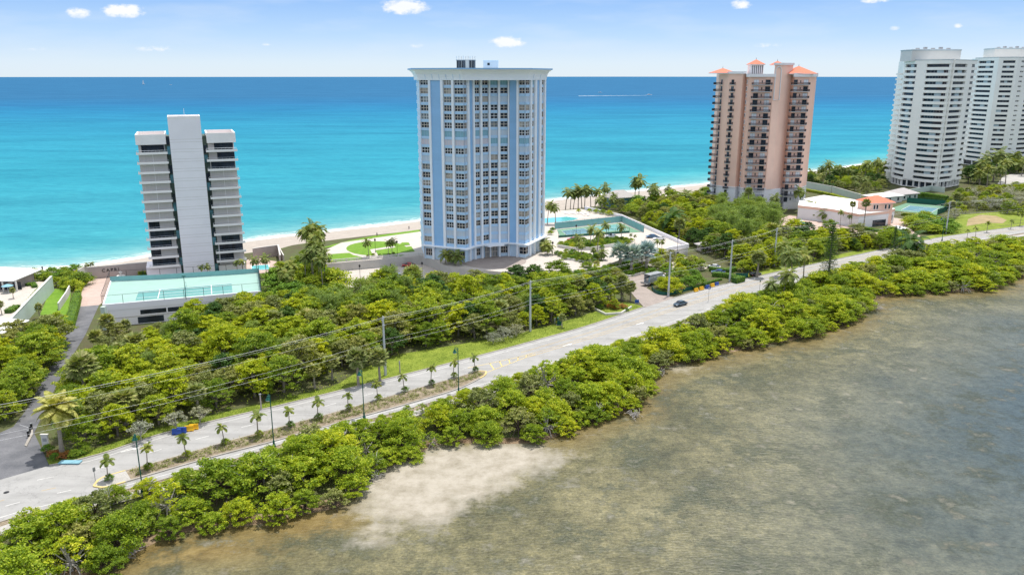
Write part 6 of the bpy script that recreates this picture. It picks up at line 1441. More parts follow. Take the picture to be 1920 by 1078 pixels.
def mlab(x, y, h, s):
    w = SC((x, y))[1] - L_(s); e_ = nc(s) - SC((x, y))[1]
    u_ = 960 + F * x / (y * math.cos(TH) - (GZ - HC) * math.sin(TH))
    reg = 'at the bottom left corner' if u_ < 150 else 'below the yellow median tip' if u_ < 340 else 'below the second street lamp' if u_ < 560 else 'left of the sand flat' if u_ < 760 else 'above the sand flat' if u_ < 1000 else 'by the notch with bleached branches' if u_ < 1240 else 'across from the moving car' if u_ < 1400 else 'before the roadside coconut palms' if u_ < 1600 else 'right of the tall conifer' if u_ < 1760 else 'near the right edge'
    return ('low' if h < 2.8 else 'tall' if h > 4.9 else 'bushy') + ' green mangrove ' + ('at the water edge ' if w < 5 else 'on the road side ' if e_ < 9 else 'inside the belt ') + reg
for i, (x, y, h, s) in enumerate(cell):
    k = h / 4.9; near = nc(s) - SC((x, y))[1] < 9
    kw = 1.14 + max(0, s - 150) * .0018; p = plant('mangrove', x, y, gz_at(s, SC((x, y))[1]) - .15, (k * vr.uniform(1.1, 1.42) * kw, k * vr.uniform(1.1, 1.42) * kw, k * 1.08), mlab(x, y, h, s), 'mangroves along the lagoon')
    COVER.append((x, y, 3.0, .5))
# --- the wood between the towers and the road
def dv_right(p): return True
FAu = [(182, 705), (215, 690), (300, 640), (370, 620), (490, 604), (560, 598), (650, 588), (700, 566), (850, 549), (1000, 543), (1060, 540), (1100, 552), (1125, 575), (1135, 592)]
FAl = [(1120, 606), (1040, 618), (990, 630), (920, 650), (860, 655), (800, 668), (740, 688), (700, 716), (640, 733), (540, 755), (420, 784), (300, 813), (175, 847), (150, 850), (128, 815), (140, 760), (165, 715)]
fa_poly = W(FAu + FAl); hv = lambda p: 1
kinds = ['broad'] * 10 + ['lime'] * 5 + ['olive'] * 5 + ['dark'] * 2 + ['casuarina', 'cabbage']
def pix(p): return px_(p[0], p[1])
def px_(x, y):
    c_, n_ = math.cos(TH), math.sin(TH); z = GZ - HC; dep = y * c_ - z * n_; return 960 + F * x / dep, 539 - F * (y * n_ + z * c_) / dep
def wreg(group, p, box):
    u_, v_ = px_(*p); a = (u_ - box[0]) / max(1, box[1] - box[0]); b_ = (v_ - box[2]) / max(1, box[3] - box[2])
    if group == 'trees of the big wood': return ', ' + ('upper', 'middle', 'lower')[min(2, int(max(0, b_) * 3))] + ' part, ' + ('far left', 'left', 'left of centre', 'right of centre', 'right', 'far right')[min(5, int(max(0, a) * 6))]
    return ', ' + ('upper' if b_ < .5 else 'lower') + ' ' + ('left', 'middle', 'right')[min(2, int(max(0, a) * 3))]
def wood(poly, gap, hm, seed, kset, label, group, cond=None, front=None, cover=True, sx=1.0, n_try=6000):
    q_ = [px_(*p) for p in poly]; box_ = (min(a[0] for a in q_), max(a[0] for a in q_), min(a[1] for a in q_), max(a[1] for a in q_))
    for p in scatter(poly, gap, n_try, seed, cond):
        k = vr.choice(kset); h = hm * vr.choice((.68, .85, .95, 1.0, 1.05, 1.15, 1.28)) * vr.uniform(.93, 1.07)
        if front:
            d = front(p)
            if d < 1.5: continue
            if d < 7: h *= .62 + .05 * d
        s = h / PROTO[k][0]['h']
        plant(k, p[0], p[1], GZ - .2, (s * vr.uniform(1.12, 1.38) * sx, s * vr.uniform(1.12, 1.38) * sx, s), KL[k][0] + ' ' + label + wreg(group, p, box_), group)
        if cover: COVER.append((p[0], p[1], 3.5, .9))
KL = {'broad': ('mid green bushy tree',), 'lime': ('yellow green bushy tree',), 'olive': ('dull olive bushy tree',), 'dark': ('dark green bushy tree',), 'casuarina': ('feathery casuarina tree',), 'bush': ('low green bush',), 'coconut': ('coconut palm',), 'shortcoco': ('short coconut palm',), 'cabbage': ('round headed cabbage palm',), 'silverbush': ('silvery shrub',), 'greybush': ('pale grey shrub',), 'royal': ('slender palm',), 'mangrove': ('low green tree',), 'thatch': ('small fan palm',), 'redbush': ('reddish bush',)}
wood(fa_poly, 3.8, 7.6, 21, kinds, 'of the big wood', 'trees of the big wood', front=lambda p: SC(p)[1] - fc(SC(p)[0]) - vw(SC(p)[0]))
wood(W([(560, 600), (650, 590), (700, 570), (780, 560), (760, 600), (640, 625), (580, 625)]), 6, 9.6, 5, ['casuarina'], 'rising amid the big wood', 'casuarinas of the big wood')
wood(W([(-90, 800), (10, 790), (48, 745), (80, 695), (104, 655), (110, 640), (80, 638), (45, 660), (-30, 705), (-90, 735)]), 3.4, 6.6, 8, ['broad', 'lime', 'broad', 'olive'], 'left of the long driveway', 'trees left of the driveway')
coralbox = W([(1455, 400), (1480, 398), (1620, 425), (1625, 446), (1560, 444), (1500, 437), (1455, 431)])
wood(W([(1195, 409), (1235, 392), (1335, 388), (1365, 412), (1450, 420), (1440, 450), (1560, 452), (1620, 462), (1590, 474), (1450, 504), (1405, 512), (1400, 500), (1350, 485), (1300, 462), (1250, 436)]), 4.3, 6.8, 9, ['broad', 'lime', 'olive', 'broad', 'dark', 'olive', 'lime'], 'in the wood between the podium and the pink tower', 'trees between the blue and pink towers', cond=lambda p: not inside(p, coralbox))
wood(W([(1350, 400), (1420, 410), (1450, 430), (1440, 480), (1380, 470), (1330, 440)]), 5.5, 9.5, 10, ['casuarina'], 'standing tall before the pink tower', 'casuarinas before the pink tower', cond=lambda p: not inside(p, coralbox))
wood(W([(1508, 350), (1570, 347), (1655, 342), (1660, 352), (1630, 366), (1590, 362), (1530, 352)]), 6, 6.0, 12, ['broad', 'dark', 'coconut', 'olive', 'coconut'], 'between the pink tower and the nearer white tower', 'trees between the pink and white towers')
wood(W([(1808, 335), (1870, 318), (1990, 310), (1990, 330), (1900, 325), (1868, 340), (1815, 352)]), 6.5, 7.5, 13, ['coconut', 'broad', 'coconut', 'dark', 'shortcoco'], 'below the farther white tower', 'trees below the farther white tower')
wood(W([(1775, 384), (1812, 366), (1880, 358), (1990, 352), (1990, 400), (1900, 405), (1870, 396), (1810, 396), (1790, 412)]), 4.3, 4.6, 14, ['broad', 'lime', 'olive', 'greybush', 'cabbage', 'broad'], 'between the sandy lot and the cul de sac', 'trees above the sandy lot')
wood(W([(520, 530), (548, 512), (590, 500), (600, 520), (640, 558), (640, 580), (560, 590), (515, 570)]), 3.0, 4.6, 15, ['broad', 'dark', 'broad', 'bush'], 'between the pool terrace and the lower parking', 'bushes right of the pool terrace')
wood(W([(1640, 452), (1700, 452), (1690, 462), (1600, 474), (1600, 462)]), 3.8, 4.6, 16, ['broad', 'lime', 'mangrove'], 'beside the gate of the pink tower', 'bushes by the pink tower gate')
wood(W([(1705, 418), (1740, 412), (1770, 425), (1790, 436), (1740, 440), (1715, 432)]), 3.4, 3.4, 17, ['bush', 'broad', 'bush'], 'left of the sandy lot', 'bushes left of the sandy lot')
wood(W([(1120, 391), (1160, 386), (1215, 382), (1330, 364), (1340, 384), (1230, 392), (1190, 404)]), 6.0, 4.4, 18, ['bush', 'shortcoco', 'broad', 'olive', 'coconut'], 'on the dune left of the pink tower', 'dune plants left of the pink tower')
wood(W([(160, 722), (180, 690), (200, 652), (228, 642), (240, 668), (215, 695), (182, 716)]), 3.0, 4.2, 43, ['broad', 'olive', 'lime'], 'beside the long driveway near the garage corner', 'trees at the garage corner')
wood(W([(1512, 339), (1600, 328), (1665, 319), (1668, 331), (1590, 342), (1512, 350)]), 5.2, 6.6, 41, ['broad', 'coconut', 'dark', 'coconut', 'lime'], 'by the beach left of the nearer white tower', 'beach trees by the white towers')
wood(W([(60, 520), (150, 508), (162, 512), (150, 522), (100, 527)]), 3.2, 2.2, 19, ['bush'], 'on the dune beside the beach pavilion', 'dune bushes by the beach pavilion', cover=True)
wood(W([(100, 538), (150, 524), (158, 528), (140, 545)]), 2.6, 3.4, 20, ['broad', 'bush'], 'at the seaward end of the striped lawn', 'bushes at the end of the striped lawn')
wood(W([(1480, 500), (1600, 474), (1640, 466), (1600, 480), (1480, 512)]), 4, 3.5, 22, ['bush', 'broad'], 'on the verge beneath the dark conifer', 'verge bushes under the conifer') if False else None
# leafy undergrowth under the trees and low plants in the median: nobody could count it
rng = np.random.default_rng(2); C = np.array([c[:3] for c in COVER]); idx_ = rng.integers(0, len(C), 62000); P = np.zeros((62000, 3)); P[:, :2] = C[idx_, :2] + rng.normal(size=(62000, 2)) * C[idx_, 2:3] * .55; P[:, 2] = GZ + rng.uniform(.02, 1.0, 62000) ** 1.5
sc_ = P[:, 0] * AX[0] + P[:, 1] * AX[1]; cc_ = P[:, 0] * AY[0] + P[:, 1] * AY[1]
l_i = np.interp(sc_, L_.s, L_.c); n_i = np.interp(sc_, nc.s, nc.c); f_i = np.interp(sc_, fc.s, fc.c)
keep = ((cc_ > l_i + 3) & (cc_ < n_i - 4.3)) | (cc_ > f_i + 2.0); dw = W([(-90, 925), (92, 873), (80, 845), (64, 812), (88, 760), (122, 690), (160, 628), (186, 572), (137, 576), (120, 640), (88, 700), (52, 765), (25, 800), (-90, 850)])
kk = [i for i in np.nonzero(keep)[0] if not (P[i, 0] < -70 and inside((P[i, 0], P[i, 1]), dw)) and not (P[i, 0] > 100 and inside((P[i, 0], P[i, 1]), coralbox))]
P = P[kk]; P[:, 2] -= np.clip((l_i[kk] + 12 - cc_[kk]) / 6, 0, 1) * 1.5
o = leaves(P, rng.normal(size=P.shape) * .6 + [0, 0, 1], .42, l_broad, rng, name='undergrowth'); tag(o, 'leafy undergrowth beneath the trees', 'undergrowth', kind='stuff')
Pm = []
for k in range(900):
    s = s_a + 6 + (s_b - s_a - 8) * vr.random(); a_, b_ = mrc(s) + .5, mlc(s) - .5; c = a_ + (b_ - a_) * (vr.choice((.25, .5, .8)) + vr.uniform(-.12, .12)); x, y = XY(s, c); Pm += [(x + vr.gauss(0, .16), y + vr.gauss(0, .16), GZ + .2 + abs(vr.gauss(0, .22))) for _ in range(9)]
Pm = np.array(Pm); o = leaves(Pm, rng.normal(size=Pm.shape) * .7 + [0, 0, .8], .24, l_olive, rng, name='median_ground_cover'); tag(o, 'low scrubby plants covering the road median', 'ground cover', kind='stuff')
# grass blades and tufts along the verge, so its edge is not a ruled line
Pv = []
for k in range(16000):
    s = vr.uniform(s_dm1, s_tm0 - 2); w_ = vw(s); c = fc(s) + .35 + vr.random() * (w_ + .6); x, y = XY(s, c); Pv.append((x, y, GZ + .16 + vr.random() * .08))
Pv = np.array(Pv); o = leaves(Pv, rng.normal(size=Pv.shape) * .9 + [0, 0, .7], .2, leafmat("grass_tufts", [(.07, .13, .012), (.13, .21, .02), (.21, .28, .035)], .2, 0), rng, .4, name='verge_grass'); tag(o, 'mown grass tufts on the roadside verge', 'grass', kind='stuff')
# --- young palms of the median, named by their neighbours
mpal = [(203, 902, 860), (277, 880, 834), (349, 857, 813), (421, 834, 795), (484, 818, 773), (543, 801, 765), (596, 786, 750), (653, 768, 736), (708, 750, 716), (758, 735, 701), (808, 722, 685), (850, 708, 676), (890, 697, 667)]
ords = ['first young palm of the median, nearest the yellow kerbed tip', 'second young palm of the median, right of the nearest street lamp', 'third young palm of the median from the yellow tip', 'fourth young palm of the median, opposite the blue and yellow barriers', 'fifth young palm of the median, left of the second street lamp', 'sixth young palm of the median, right of the second street lamp', 'seventh young palm of the median from the yellow tip',
        'eighth young palm of the median, left of the third street lamp', 'ninth young palm of the median, right of the third street lamp', 'tenth young palm of the median from the yellow tip', 'eleventh young palm of the median, left of the fourth street lamp', 'twelfth young palm of the median, beside the fourth street lamp', 'last young palm of the median, at its far end']
for i, ((u, vb, vt), lab) in enumerate(zip(mpal, ords)):
    at('median', u, vb, vt, lab, 'young palms of the road median', z=GZ + .17)
    x, y = G(u, vb); plant('bush', x + .2, y, GZ + .1, (.36, .36, .42), 'low bush round the foot of the ' + ' '.join(lab.split()[:7]).rstrip(','), 'bushes at the palm feet')
for u, vb, vt, lab in ((1813, 447, 430, 'young palm at the far roadside, below the sandy lot'), (1829, 444, 426, 'second young palm at the far roadside below the sandy lot'), (1850, 436, 416, 'young palm on the far verge right of the sandy lot'), (1895, 430, 412, 'young palm at the far roadside near the right edge'), (1912, 424, 400, 'rightmost young palm by the far road')):
    at('median', u, vb, vt, lab, 'young palms along the far road')
# --- single palms and trees
S_ = [('date', 117, 851, 752, 'big feathery date palm at the mouth of the left driveway'),
 ('cabbage', 672, 722, 655, 'left one of two big round fan palms at the verge'), ('cabbage', 713, 716, 655, 'right one of two big round fan palms at the verge'),
 ('royal', 380, 527, 497, 'left palm of the pair in front of the blank shaft'), ('royal', 391, 527, 496, 'right palm of the pair in front of the blank shaft'),
 ('royal', 446, 522, 488, 'left slender palm at the right foot of the left tower'), ('royal', 457, 521, 486, 'right slender palm at the right foot of the left tower'),
 ('coconut', 484, 519, 483, 'left coconut palm beside the pink terrace pool'), ('coconut', 500, 520, 480, 'right coconut palm beside the pink terrace pool'),
 ('royal', 167, 517, 492, 'left palm of the pair before the name wall'), ('royal', 175, 517, 491, 'right palm of the pair before the name wall'),
 ('tallcoco', 577, 520, 425, 'tall windswept coconut palm, left of the tall cluster'), ('tallcoco', 592, 515, 419, 'tallest coconut palm of the cluster left of the round lawn'), ('tallcoco', 604, 518, 422, 'tall coconut palm at the right of the tall cluster'), ('tallcoco', 585, 535, 450, 'lower coconut palm in front of the tall cluster'), ('tallcoco', 600, 538, 456, 'lower right coconut palm in front of the tall cluster'), ('tallcoco', 573, 548, 475, 'short coconut palm at the left foot of the tall cluster'), ('tallcoco', 607, 556, 480, 'short coconut palm at the right foot of the tall cluster'),
 ('tallcoco', 598, 528, 436, 'leaning coconut palm inside the tall cluster'), ('tallcoco', 588, 545, 462, 'shaggy coconut palm low in the tall cluster'), ('tallcoco', 610, 545, 470, 'coconut palm at the right flank of the tall cluster'),
 ('coconut', 530, 545, 497, 'coconut palm above the garage corner, right of the pool terrace'), ('coconut', 545, 548, 492, 'second coconut palm right of the pool terrace'), ('coconut', 540, 560, 508, 'third coconut palm right of the pool terrace'),
 ('cabbage', 205, 645, 590, 'shaggy palm at the garage corner beside the driveway'), ('cabbage', 185, 665, 620, 'shaggy palm on the driveway edge below the garage'), ('thatch', 75, 598, 570, 'small fan palm on the striped lawn by the green wall'),
 ('cabbage', 415, 600, 560, 'left cabbage palm before the garage wall'), ('cabbage', 432, 598, 562, 'right cabbage palm before the garage wall'), ('cabbage', 240, 640, 600, 'shaggy palm against the garage wall at its left end'),
 ('thatch', 25, 560, 540, 'small palm in the estate garden below the pavilion'), ('thatch', 4, 590, 565, 'small palm at the left edge in the estate garden'),
 ('cabbage', 1445, 472, 420, 'round headed palm rising from the wood left of the roadside pole'), ('cabbage', 1272, 455, 410, 'round headed palm among the trees above the podium corner'),
 ('cabbage', 1140, 560, 520, 'small tree palm on the corner flower bed'), ('cabbage', 1165, 562, 515, 'rounded fan palm on the corner flower bed at the driveway'), ('cabbage', 1182, 565, 528, 'fan palm at the right of the corner flower bed'),
 ('thatch', 1054, 615, 590, 'yellowish small palm behind the green cabinet'), ('cabbage', 1419, 520, 472, 'round headed cabbage palm at the roadside by the green screen'),
 ('washington', 1400, 418, 352, 'thin dark headed palm in front of the left side of the pink tower'), ('coconut', 1500, 398, 352, 'coconut palm at the right foot of the pink tower'), ('coconut', 1448, 405, 366, 'coconut palm in front of the white base of the pink tower'),
 ('washington', 1595, 428, 378, 'tall fan palm before the white garage'), ('washington', 1617, 440, 374, 'taller fan palm before the garage, near its front corner'), ('washington', 1622, 376, 354, 'fan palm at the end of the long green wall'), ('washington', 1558, 366, 339, 'fan palm left along the long green wall'), ('washington', 1542, 358, 328, 'tall fan palm at the far end of the long green wall'), ('royal', 1575, 424, 394, 'slender palm at the foot of the garage wall'), ('royal', 1592, 428, 402, 'second slender palm at the foot of the garage wall'),
 ('royal', 1512, 402, 376, 'left one of four palms at the back end of the garage wall'), ('royal', 1519, 404, 377, 'second of four palms at the back end of the garage wall'), ('royal', 1526, 405, 379, 'third of four palms at the back end of the garage wall'), ('shortcoco', 1545, 415, 392, 'short palm along the garage wall'), ('shortcoco', 1530, 413, 396, 'short dark palm beside the coral forecourt'),
 ('coconut', 1472, 520, 455, 'left coconut palm of the roadside group, leaning'), ('coconut', 1485, 545, 470, 'tall coconut palm in the middle of the roadside group'), ('coconut', 1505, 535, 472, 'right coconut palm of the roadside group'), ('coconut', 1440, 578, 524, 'small coconut palm at the left of the roadside group'), ('coconut', 1465, 572, 505, 'front coconut palm of the roadside group'),
 ('darkcoco', 1700, 490, 437, 'dark full headed palm at the roadside right of the thin conifers'), ('norfolk', 1551, 538, 412, 'tall dark conifer at the roadside'), ('norfolk', 1672, 492, 420, 'shorter dark conifer beside the dark palm'),
 ('darkcoco', 1258, 440, 395, 'large drooping palm in the bright wood above the podium'), ('coconut', 1282, 400, 362, 'drooping palm at the upper edge of the bright wood'),
 ('coconut', 1020, 0, 0, '')]
for k_, u, vb, vt, lab in S_:
    if lab: at(k_, u, vb, vt, lab)
    
pod_palms = [('coconut', 1026, 421, 379, 'left palm between the blue tower and the pool'), ('coconut', 1042, 421, 383, 'right palm between the blue tower and the pool'),
 ('coconut', 1106, 464, 424, 'palm on the inner planter before the tennis court, left'), ('coconut', 1138, 452, 418, 'tall palm on the planter, middle of the court'), ('coconut', 1165, 452, 420, 'tall palm on the planter, right of the court'), ('coconut', 1120, 470, 430, 'bright green palm at the inner planter wall'), ('royal', 1182, 455, 438, 'left small palm at the end of the inner planter'), ('royal', 1190, 457, 440, 'right small palm at the end of the inner planter'),
 ('coconut', 1085, 475, 441, 'palm at the left end of the inner planter wall'), ('coconut', 1090, 488, 455, 'palm on the outer planter, left'), ('coconut', 1112, 488, 464, 'small palm on the outer planter, middle'), ('shortcoco', 1128, 487, 468, 'short palm on the outer planter, right'),
 ('royal', 1232, 478, 449, 'left slim palm at the podium front edge'), ('royal', 1240, 478, 450, 'right slim palm at the podium front edge'),
 ('coconut', 692, 483, 448, 'left coconut palm at the round lawn'), ('coconut', 728, 482, 450, 'middle coconut palm at the round lawn'), ('coconut', 735, 480, 448, 'right coconut palm at the round lawn'),
 ('coconut', 812, 484, 466, 'small palm in the planter at the left foot of the blue tower'), ('shortcoco', 835, 495, 470, 'dark palm before the ground floor windows of the blue tower'), ('shortcoco', 856, 498, 473, 'second dark palm before the ground floor of the blue tower'), ('shortcoco', 1018, 470, 448, 'small palm at the right corner of the blue tower'), ('shortcoco', 1026, 478, 455, 'lower small palm right of the blue tower')]
for k_, u, vb, vt, lab in pod_palms: at(k_, u, vb, vt, lab, 'palms on the podium', z=PZ)
for i, (u, vb, vt, lab) in enumerate(((1161, 512, 458, 'left silver blue fan palm above the flower bank'), (1183, 512, 462, 'middle silver blue fan palm above the flower bank'), (1212, 508, 456, 'right silver blue fan palm above the flower bank'), (1203, 500, 460, 'rear silver blue fan palm above the flower bank'))): at('bismarck', u, vb, vt, lab, 'silver fan palms by the driveway')
bp = [(1060, 397, 354), (1069, 396, 357), (1075, 395, 358), (1084, 394, 351), (1091, 394, 352), (1096, 396, 349), (1108, 394, 350), (1115, 394, 354), (1136, 390, 347), (1128, 400, 366), (1120, 404, 372), (1145, 402, 370), (1152, 392, 362), (1190, 382, 335), (1197, 384, 332), (1222, 388, 345), (1250, 380, 350), (1230, 396, 352)]
for i, (u, vb, vt) in enumerate(bp): at('coconut', u, vb, vt, ('tall coconut palm in the row along the beach beyond the pool', 'coconut palm between the tennis court and the grey roofed beach house', 'coconut palm on the dune right of the grey roofed beach house')[0 if i < 8 else 1 if i < 13 else 2], 'palms along the beach')
for i in range(16):
    u = 1665 + i * 5.5 if i < 0 else 0
for i, (u, vb, vt) in enumerate(((1540, 342, 312), (1556, 345, 303), (1520, 345, 318), (1572, 345, 312), (1590, 345, 314), (1620, 340, 304), (1645, 338, 300), (1655, 340, 308), (1830, 345, 300), (1842, 340, 290), (1850, 352, 310), (1862, 340, 282), (1875, 352, 312), (1885, 345, 300), (1836, 356, 318), (1900, 322, 285), (1915, 330, 296))):
    at('coconut', u, vb, vt, 'coconut palm on the dune left of the nearer white tower' if i < 8 else 'coconut palm in the cluster right of the nearer white tower', 'palms near the white towers')
for u, vb, vt, lab in ((266, 826, 792, 'silvery shrub nearest the nearest street lamp'), (332, 806, 774, 'silvery shrub left of the blue barriers'), (375, 794, 764, 'silvery shrub behind the yellow barriers')): at('silverbush', u, vb, vt, lab, 'silvery shrubs on the verge')
for u, vb, s, lab in ((945, 640, 1.0, 'wide pale grey shrub left of the tall utility pole'), (925, 645, .8, 'lower pale grey shrub beside the wide one'), (968, 632, .9, 'pale grey shrub touching the tall utility pole')): x, y = G(u, vb); plant('greybush', x, y, GZ, s, lab, 'pale grey shrubs on the verge')
for u, v, s, lab, kd in ((1258, 549, 1.05, 'big bright lime bush at the driveway corner', 'limebush'), (1243, 541, .8, 'smaller lime bush behind the big one', 'limebush'), (1590, 352, 1.5, 'large round green tree above the long green wall', 'limebush')): x, y = G(u, v); plant(kd, x, y, GZ, s, lab)
for u_, v_, s_, kd_, lb_ in ((1145, 566, .75, 'broad', 'round tree on the corner flower bed, left'), (1168, 564, .8, 'olive', 'round tree on the corner flower bed, right'), (1152, 580, .45, 'broad', 'low round tree at the front of the corner flower bed')): x, y = G(u_, v_); plant(kd_, x, y, GZ, s_, lb_)
for i in range(16):
    u_, v_ = 1045 + i * 9, 532 - i * 1.6; x, y = G(u_, v_); plant('bush' if i % 3 else 'limebush', x, y, GZ, (1.1, 1.1, 1.2) if i % 3 else .5, 'leafy bush against the foot of the podium wall', 'bushes at the foot of the podium wall')
for i, (u, v, s, kd) in enumerate(((1290, 540, 1.3, 'bush'), (1308, 536, 1.3, 'bush'), (1276, 528, 1.4, 'bush'), (1300, 524, 1.2, 'bush'), (1250, 520, 1.2, 'bush'), (1222, 520, 1.1, 'bush'), (1395, 508, 1.3, 'bush'), (1410, 505, 1.2, 'bush'), (1300, 500, 1.3, 'bush'), (1285, 508, 1.3, 'bush'))):
    x, y = G(u, v); plant(kd, x, y, GZ, s, 'rounded green bush in the planting right of the paver driveway', 'bushes right of the paver driveway')
for u, v, s in ((1140, 500, 1.2), (1150, 503, 1.1), (1160, 506, 1.1), (1145, 578, 1.2), (1155, 580, 1.1), (1168, 578, 1.1), (1150, 570, 1.2), (100, 855, .9), (118, 860, .9), (126, 856, .8), (1280, 545, .8)):
    x, y = G(u, v); plant('redbush', x, y, GZ + .1, s, 'reddish croton bush in a corner flower bed' if u < 200 or 1140 < u < 1170 and v > 540 else 'reddish croton bush on the flower bank by the driveway', 'croton bushes')
for u, v, s in ((1165, 502, .5), (1180, 503, .55), (1195, 506, .5), (1150, 497, .5), (1210, 512, .5), (1190, 512, .45), (1172, 514, .4), (90, 848, .5), (104, 862, .42), (140, 858, .5), (152, 854, .4), (160, 850, .5), (1175, 584, .35), (1125, 580, .5), (1133, 574, .6)):
    x, y = G(u, v); plant('bush', x, y, GZ + .1, s, 'small green shrub in the planting beside a driveway', 'small shrubs by the driveways')
for u, v, s in ((700, 480, .35), (712, 481, .35), (729, 480, .35), (738, 477, .3), (690, 482, .3), (808, 482, .4), (850, 493, .4), (1030, 470, .6), (1022, 462, .6), (1032, 440, .6), (1036, 434, .6), (1095, 465, .5), (1110, 467, .45), (1128, 466, .5), (1145, 461, .5), (1160, 459, .5), (1175, 457, .45), (1100, 490, .45), (1080, 486, .45), (1065, 484, .45), (1115, 492, .45), (1150, 392, .7), (1105, 398, .6), (1118, 400, .7), (1130, 402, .8), (1142, 404, .8), (1085, 398, .5)):
    x, y = G(u, v, PZ); plant('bush', x, y, PZ, s, 'small clipped shrub in the planters round the blue tower', 'shrubs on the podium')
for poly_, z_, sc0, n_ in (([(1048, 462), (1075, 467), (1110, 467), (1150, 460.5), (1176, 458), (1186, 453), (1165, 450), (1120, 453), (1070, 455)], PZ, .62, 1.7), ([(1042, 478), (1060, 487), (1095, 491), (1122, 488), (1118, 480), (1085, 477), (1060, 474)], PZ, .55, 1.7), ([(1128, 502), (1150, 513), (1180, 518), (1220, 508), (1205, 498), (1160, 494)], GZ, .6, 1.6)):
    for p in scatter(W(poly_, z_), n_, 900, int(sc0 * 100)): plant('bush', p[0], p[1], z_, sc0 * vr.uniform(.6, 1.2), 'leafy shrub filling the planters of the entrance court' if z_ == PZ else 'leafy shrub on the bank behind the paver driveway', 'planter shrubs of the entrance court')
wood(W([(1225, 492), (1262, 486), (1300, 492), (1318, 505), (1290, 520), (1250, 522), (1232, 512)]), 3.6, 3.8, 31, ['broad', 'lime', 'olive', 'broad'], 'between the truck and the white car', 'trees right of the truck')
wood(W([(1075, 500), (1120, 497), (1128, 506), (1170, 530), (1176, 545), (1150, 548), (1100, 530)]), 3.8, 3.6, 32, ['broad', 'olive', 'broad'], 'between the podium wall and the paver driveway', 'trees left of the paver driveway')
def hedge(px, w, h, label, z=GZ, mat=None, dens=26):
    P = resample(W(px, z), .5); f = Facade(P); n = int(f.L[-1] * (w + 2 * h) * dens); pts = []; nn = []
    for k in range(n):
        a = vr.uniform(0, f.L[-1]); t = vr.uniform(-1, 1) * (w + 2 * h) / 2; up = abs(t) < w / 2; q = f.pt(a, t if up else math.copysign(w / 2, t)); zz_ = h if up else h - (abs(t) - w / 2); i_ = f.pt(a, 0)
        pts.append((q[0] + vr.gauss(0, .07), q[1] + vr.gauss(0, .07), z + zz_ + vr.gauss(0, .07))); nn.append((0, 0, 1) if up else (q[0] - i_[0], q[1] - i_[1], .4))
    rg = np.random.default_rng(int(px[0][0])); o_ = leaves(np.array(pts) - np.array(P[0] + (z,)), np.array(nn) + rg.normal(size=(n, 3)) * .4, .27, mat or l_hedge, rg, name='hedge')
    b = MB(); rings = []
    for l in f.L:
        i_, e_ = f.pt(l, -w / 2 + .12), f.pt(l, w / 2 - .12); rings.append([i_ + (z - .1,), e_ + (z - .1,), e_ + (z + h - .15,), i_ + (z + h - .15,)])
    b.loft(rings, l_dark); r = empty('clipped_hedge', P[0] + (z,), 0, label, 'hedge'); o_.name = 'foliage'; o_.parent = r; b.build('core', r)
hedge([(1330, 508), (1365, 512), (1378, 508)], 1.8, 1.5, 'upper clipped hedge row beside the white car'); hedge([(1335, 518), (1362, 520), (1385, 526)], 2.0, 1.5, 'middle clipped hedge row left of the roadside pole'); hedge([(1376, 531), (1392, 527)], 2.2, 1.8, 'clipped hedge block at the foot of the roadside pole')
hedge([(1300, 543), (1330, 531), (1352, 525)], 1.0, .7, 'low hedge strip above the barrier row'); hedge([(1232, 546), (1250, 551), (1275, 547)], 1.0, .7, 'low hedge strip inside the green mesh screen')
hedge([(130, 620), (140, 585), (146, 560)], 2.2, 2.0, 'tall clipped hedge along the left side of the driveway'); hedge([(146, 552), (152, 538), (165, 526)], 1.6, 1.2, 'low hedge curving along the pink forecourt', mat=l_lime); hedge([(165, 525), (185, 519), (200, 517)], 1.6, 1.1, 'low hedge before the left part of the name wall')
hedge([(232, 514), (258, 513), (270, 516)], 1.8, 1.2, 'low hedge before the right part of the name wall', mat=l_lime)
hedge([(35, 605), (60, 570), (78, 548)], 2.0, 1.6, 'hedge inside the estate garden along the green wall'); hedge([(15, 588), (33, 578)], 2.0, 1.2, 'short hedge in the estate garden'); hedge([(50, 537), (62, 534), (66, 540)], 1.5, .9, 'hedge strip beside the beach pavilion')
hedge([(1690, 372), (1730, 372), (1775, 379)], 2.5, 3.2, 'long tall hedge behind the green tennis court'); hedge([(1690, 404), (1730, 408), (1755, 414)], 2.2, 1.4, 'upper clipped hedge below the green tennis court', mat=l_lime); hedge([(1470, 432), (1510, 438), (1560, 444)], 2.0, 1.4, 'clipped hedge along the lower side of the coral forecourt')
hedge([(1508, 358), (1560, 368), (1608, 383)], 2.2, 1.4, 'bright hedge below the long green wall', mat=l_lime); hedge([(1515, 350), (1540, 353), (1566, 358)], 2.0, 3.6, 'dark tall hedge above the long green wall', mat=l_dark); hedge([(1205, 415), (1245, 436), (1285, 460)], 1.6, 1.6, 'hedge outside the long podium parapet', mat=l_lime); hedge([(1620, 430), (1700, 446)], 1.6, 1.2, 'hedge behind the pink pavilion by the gate')
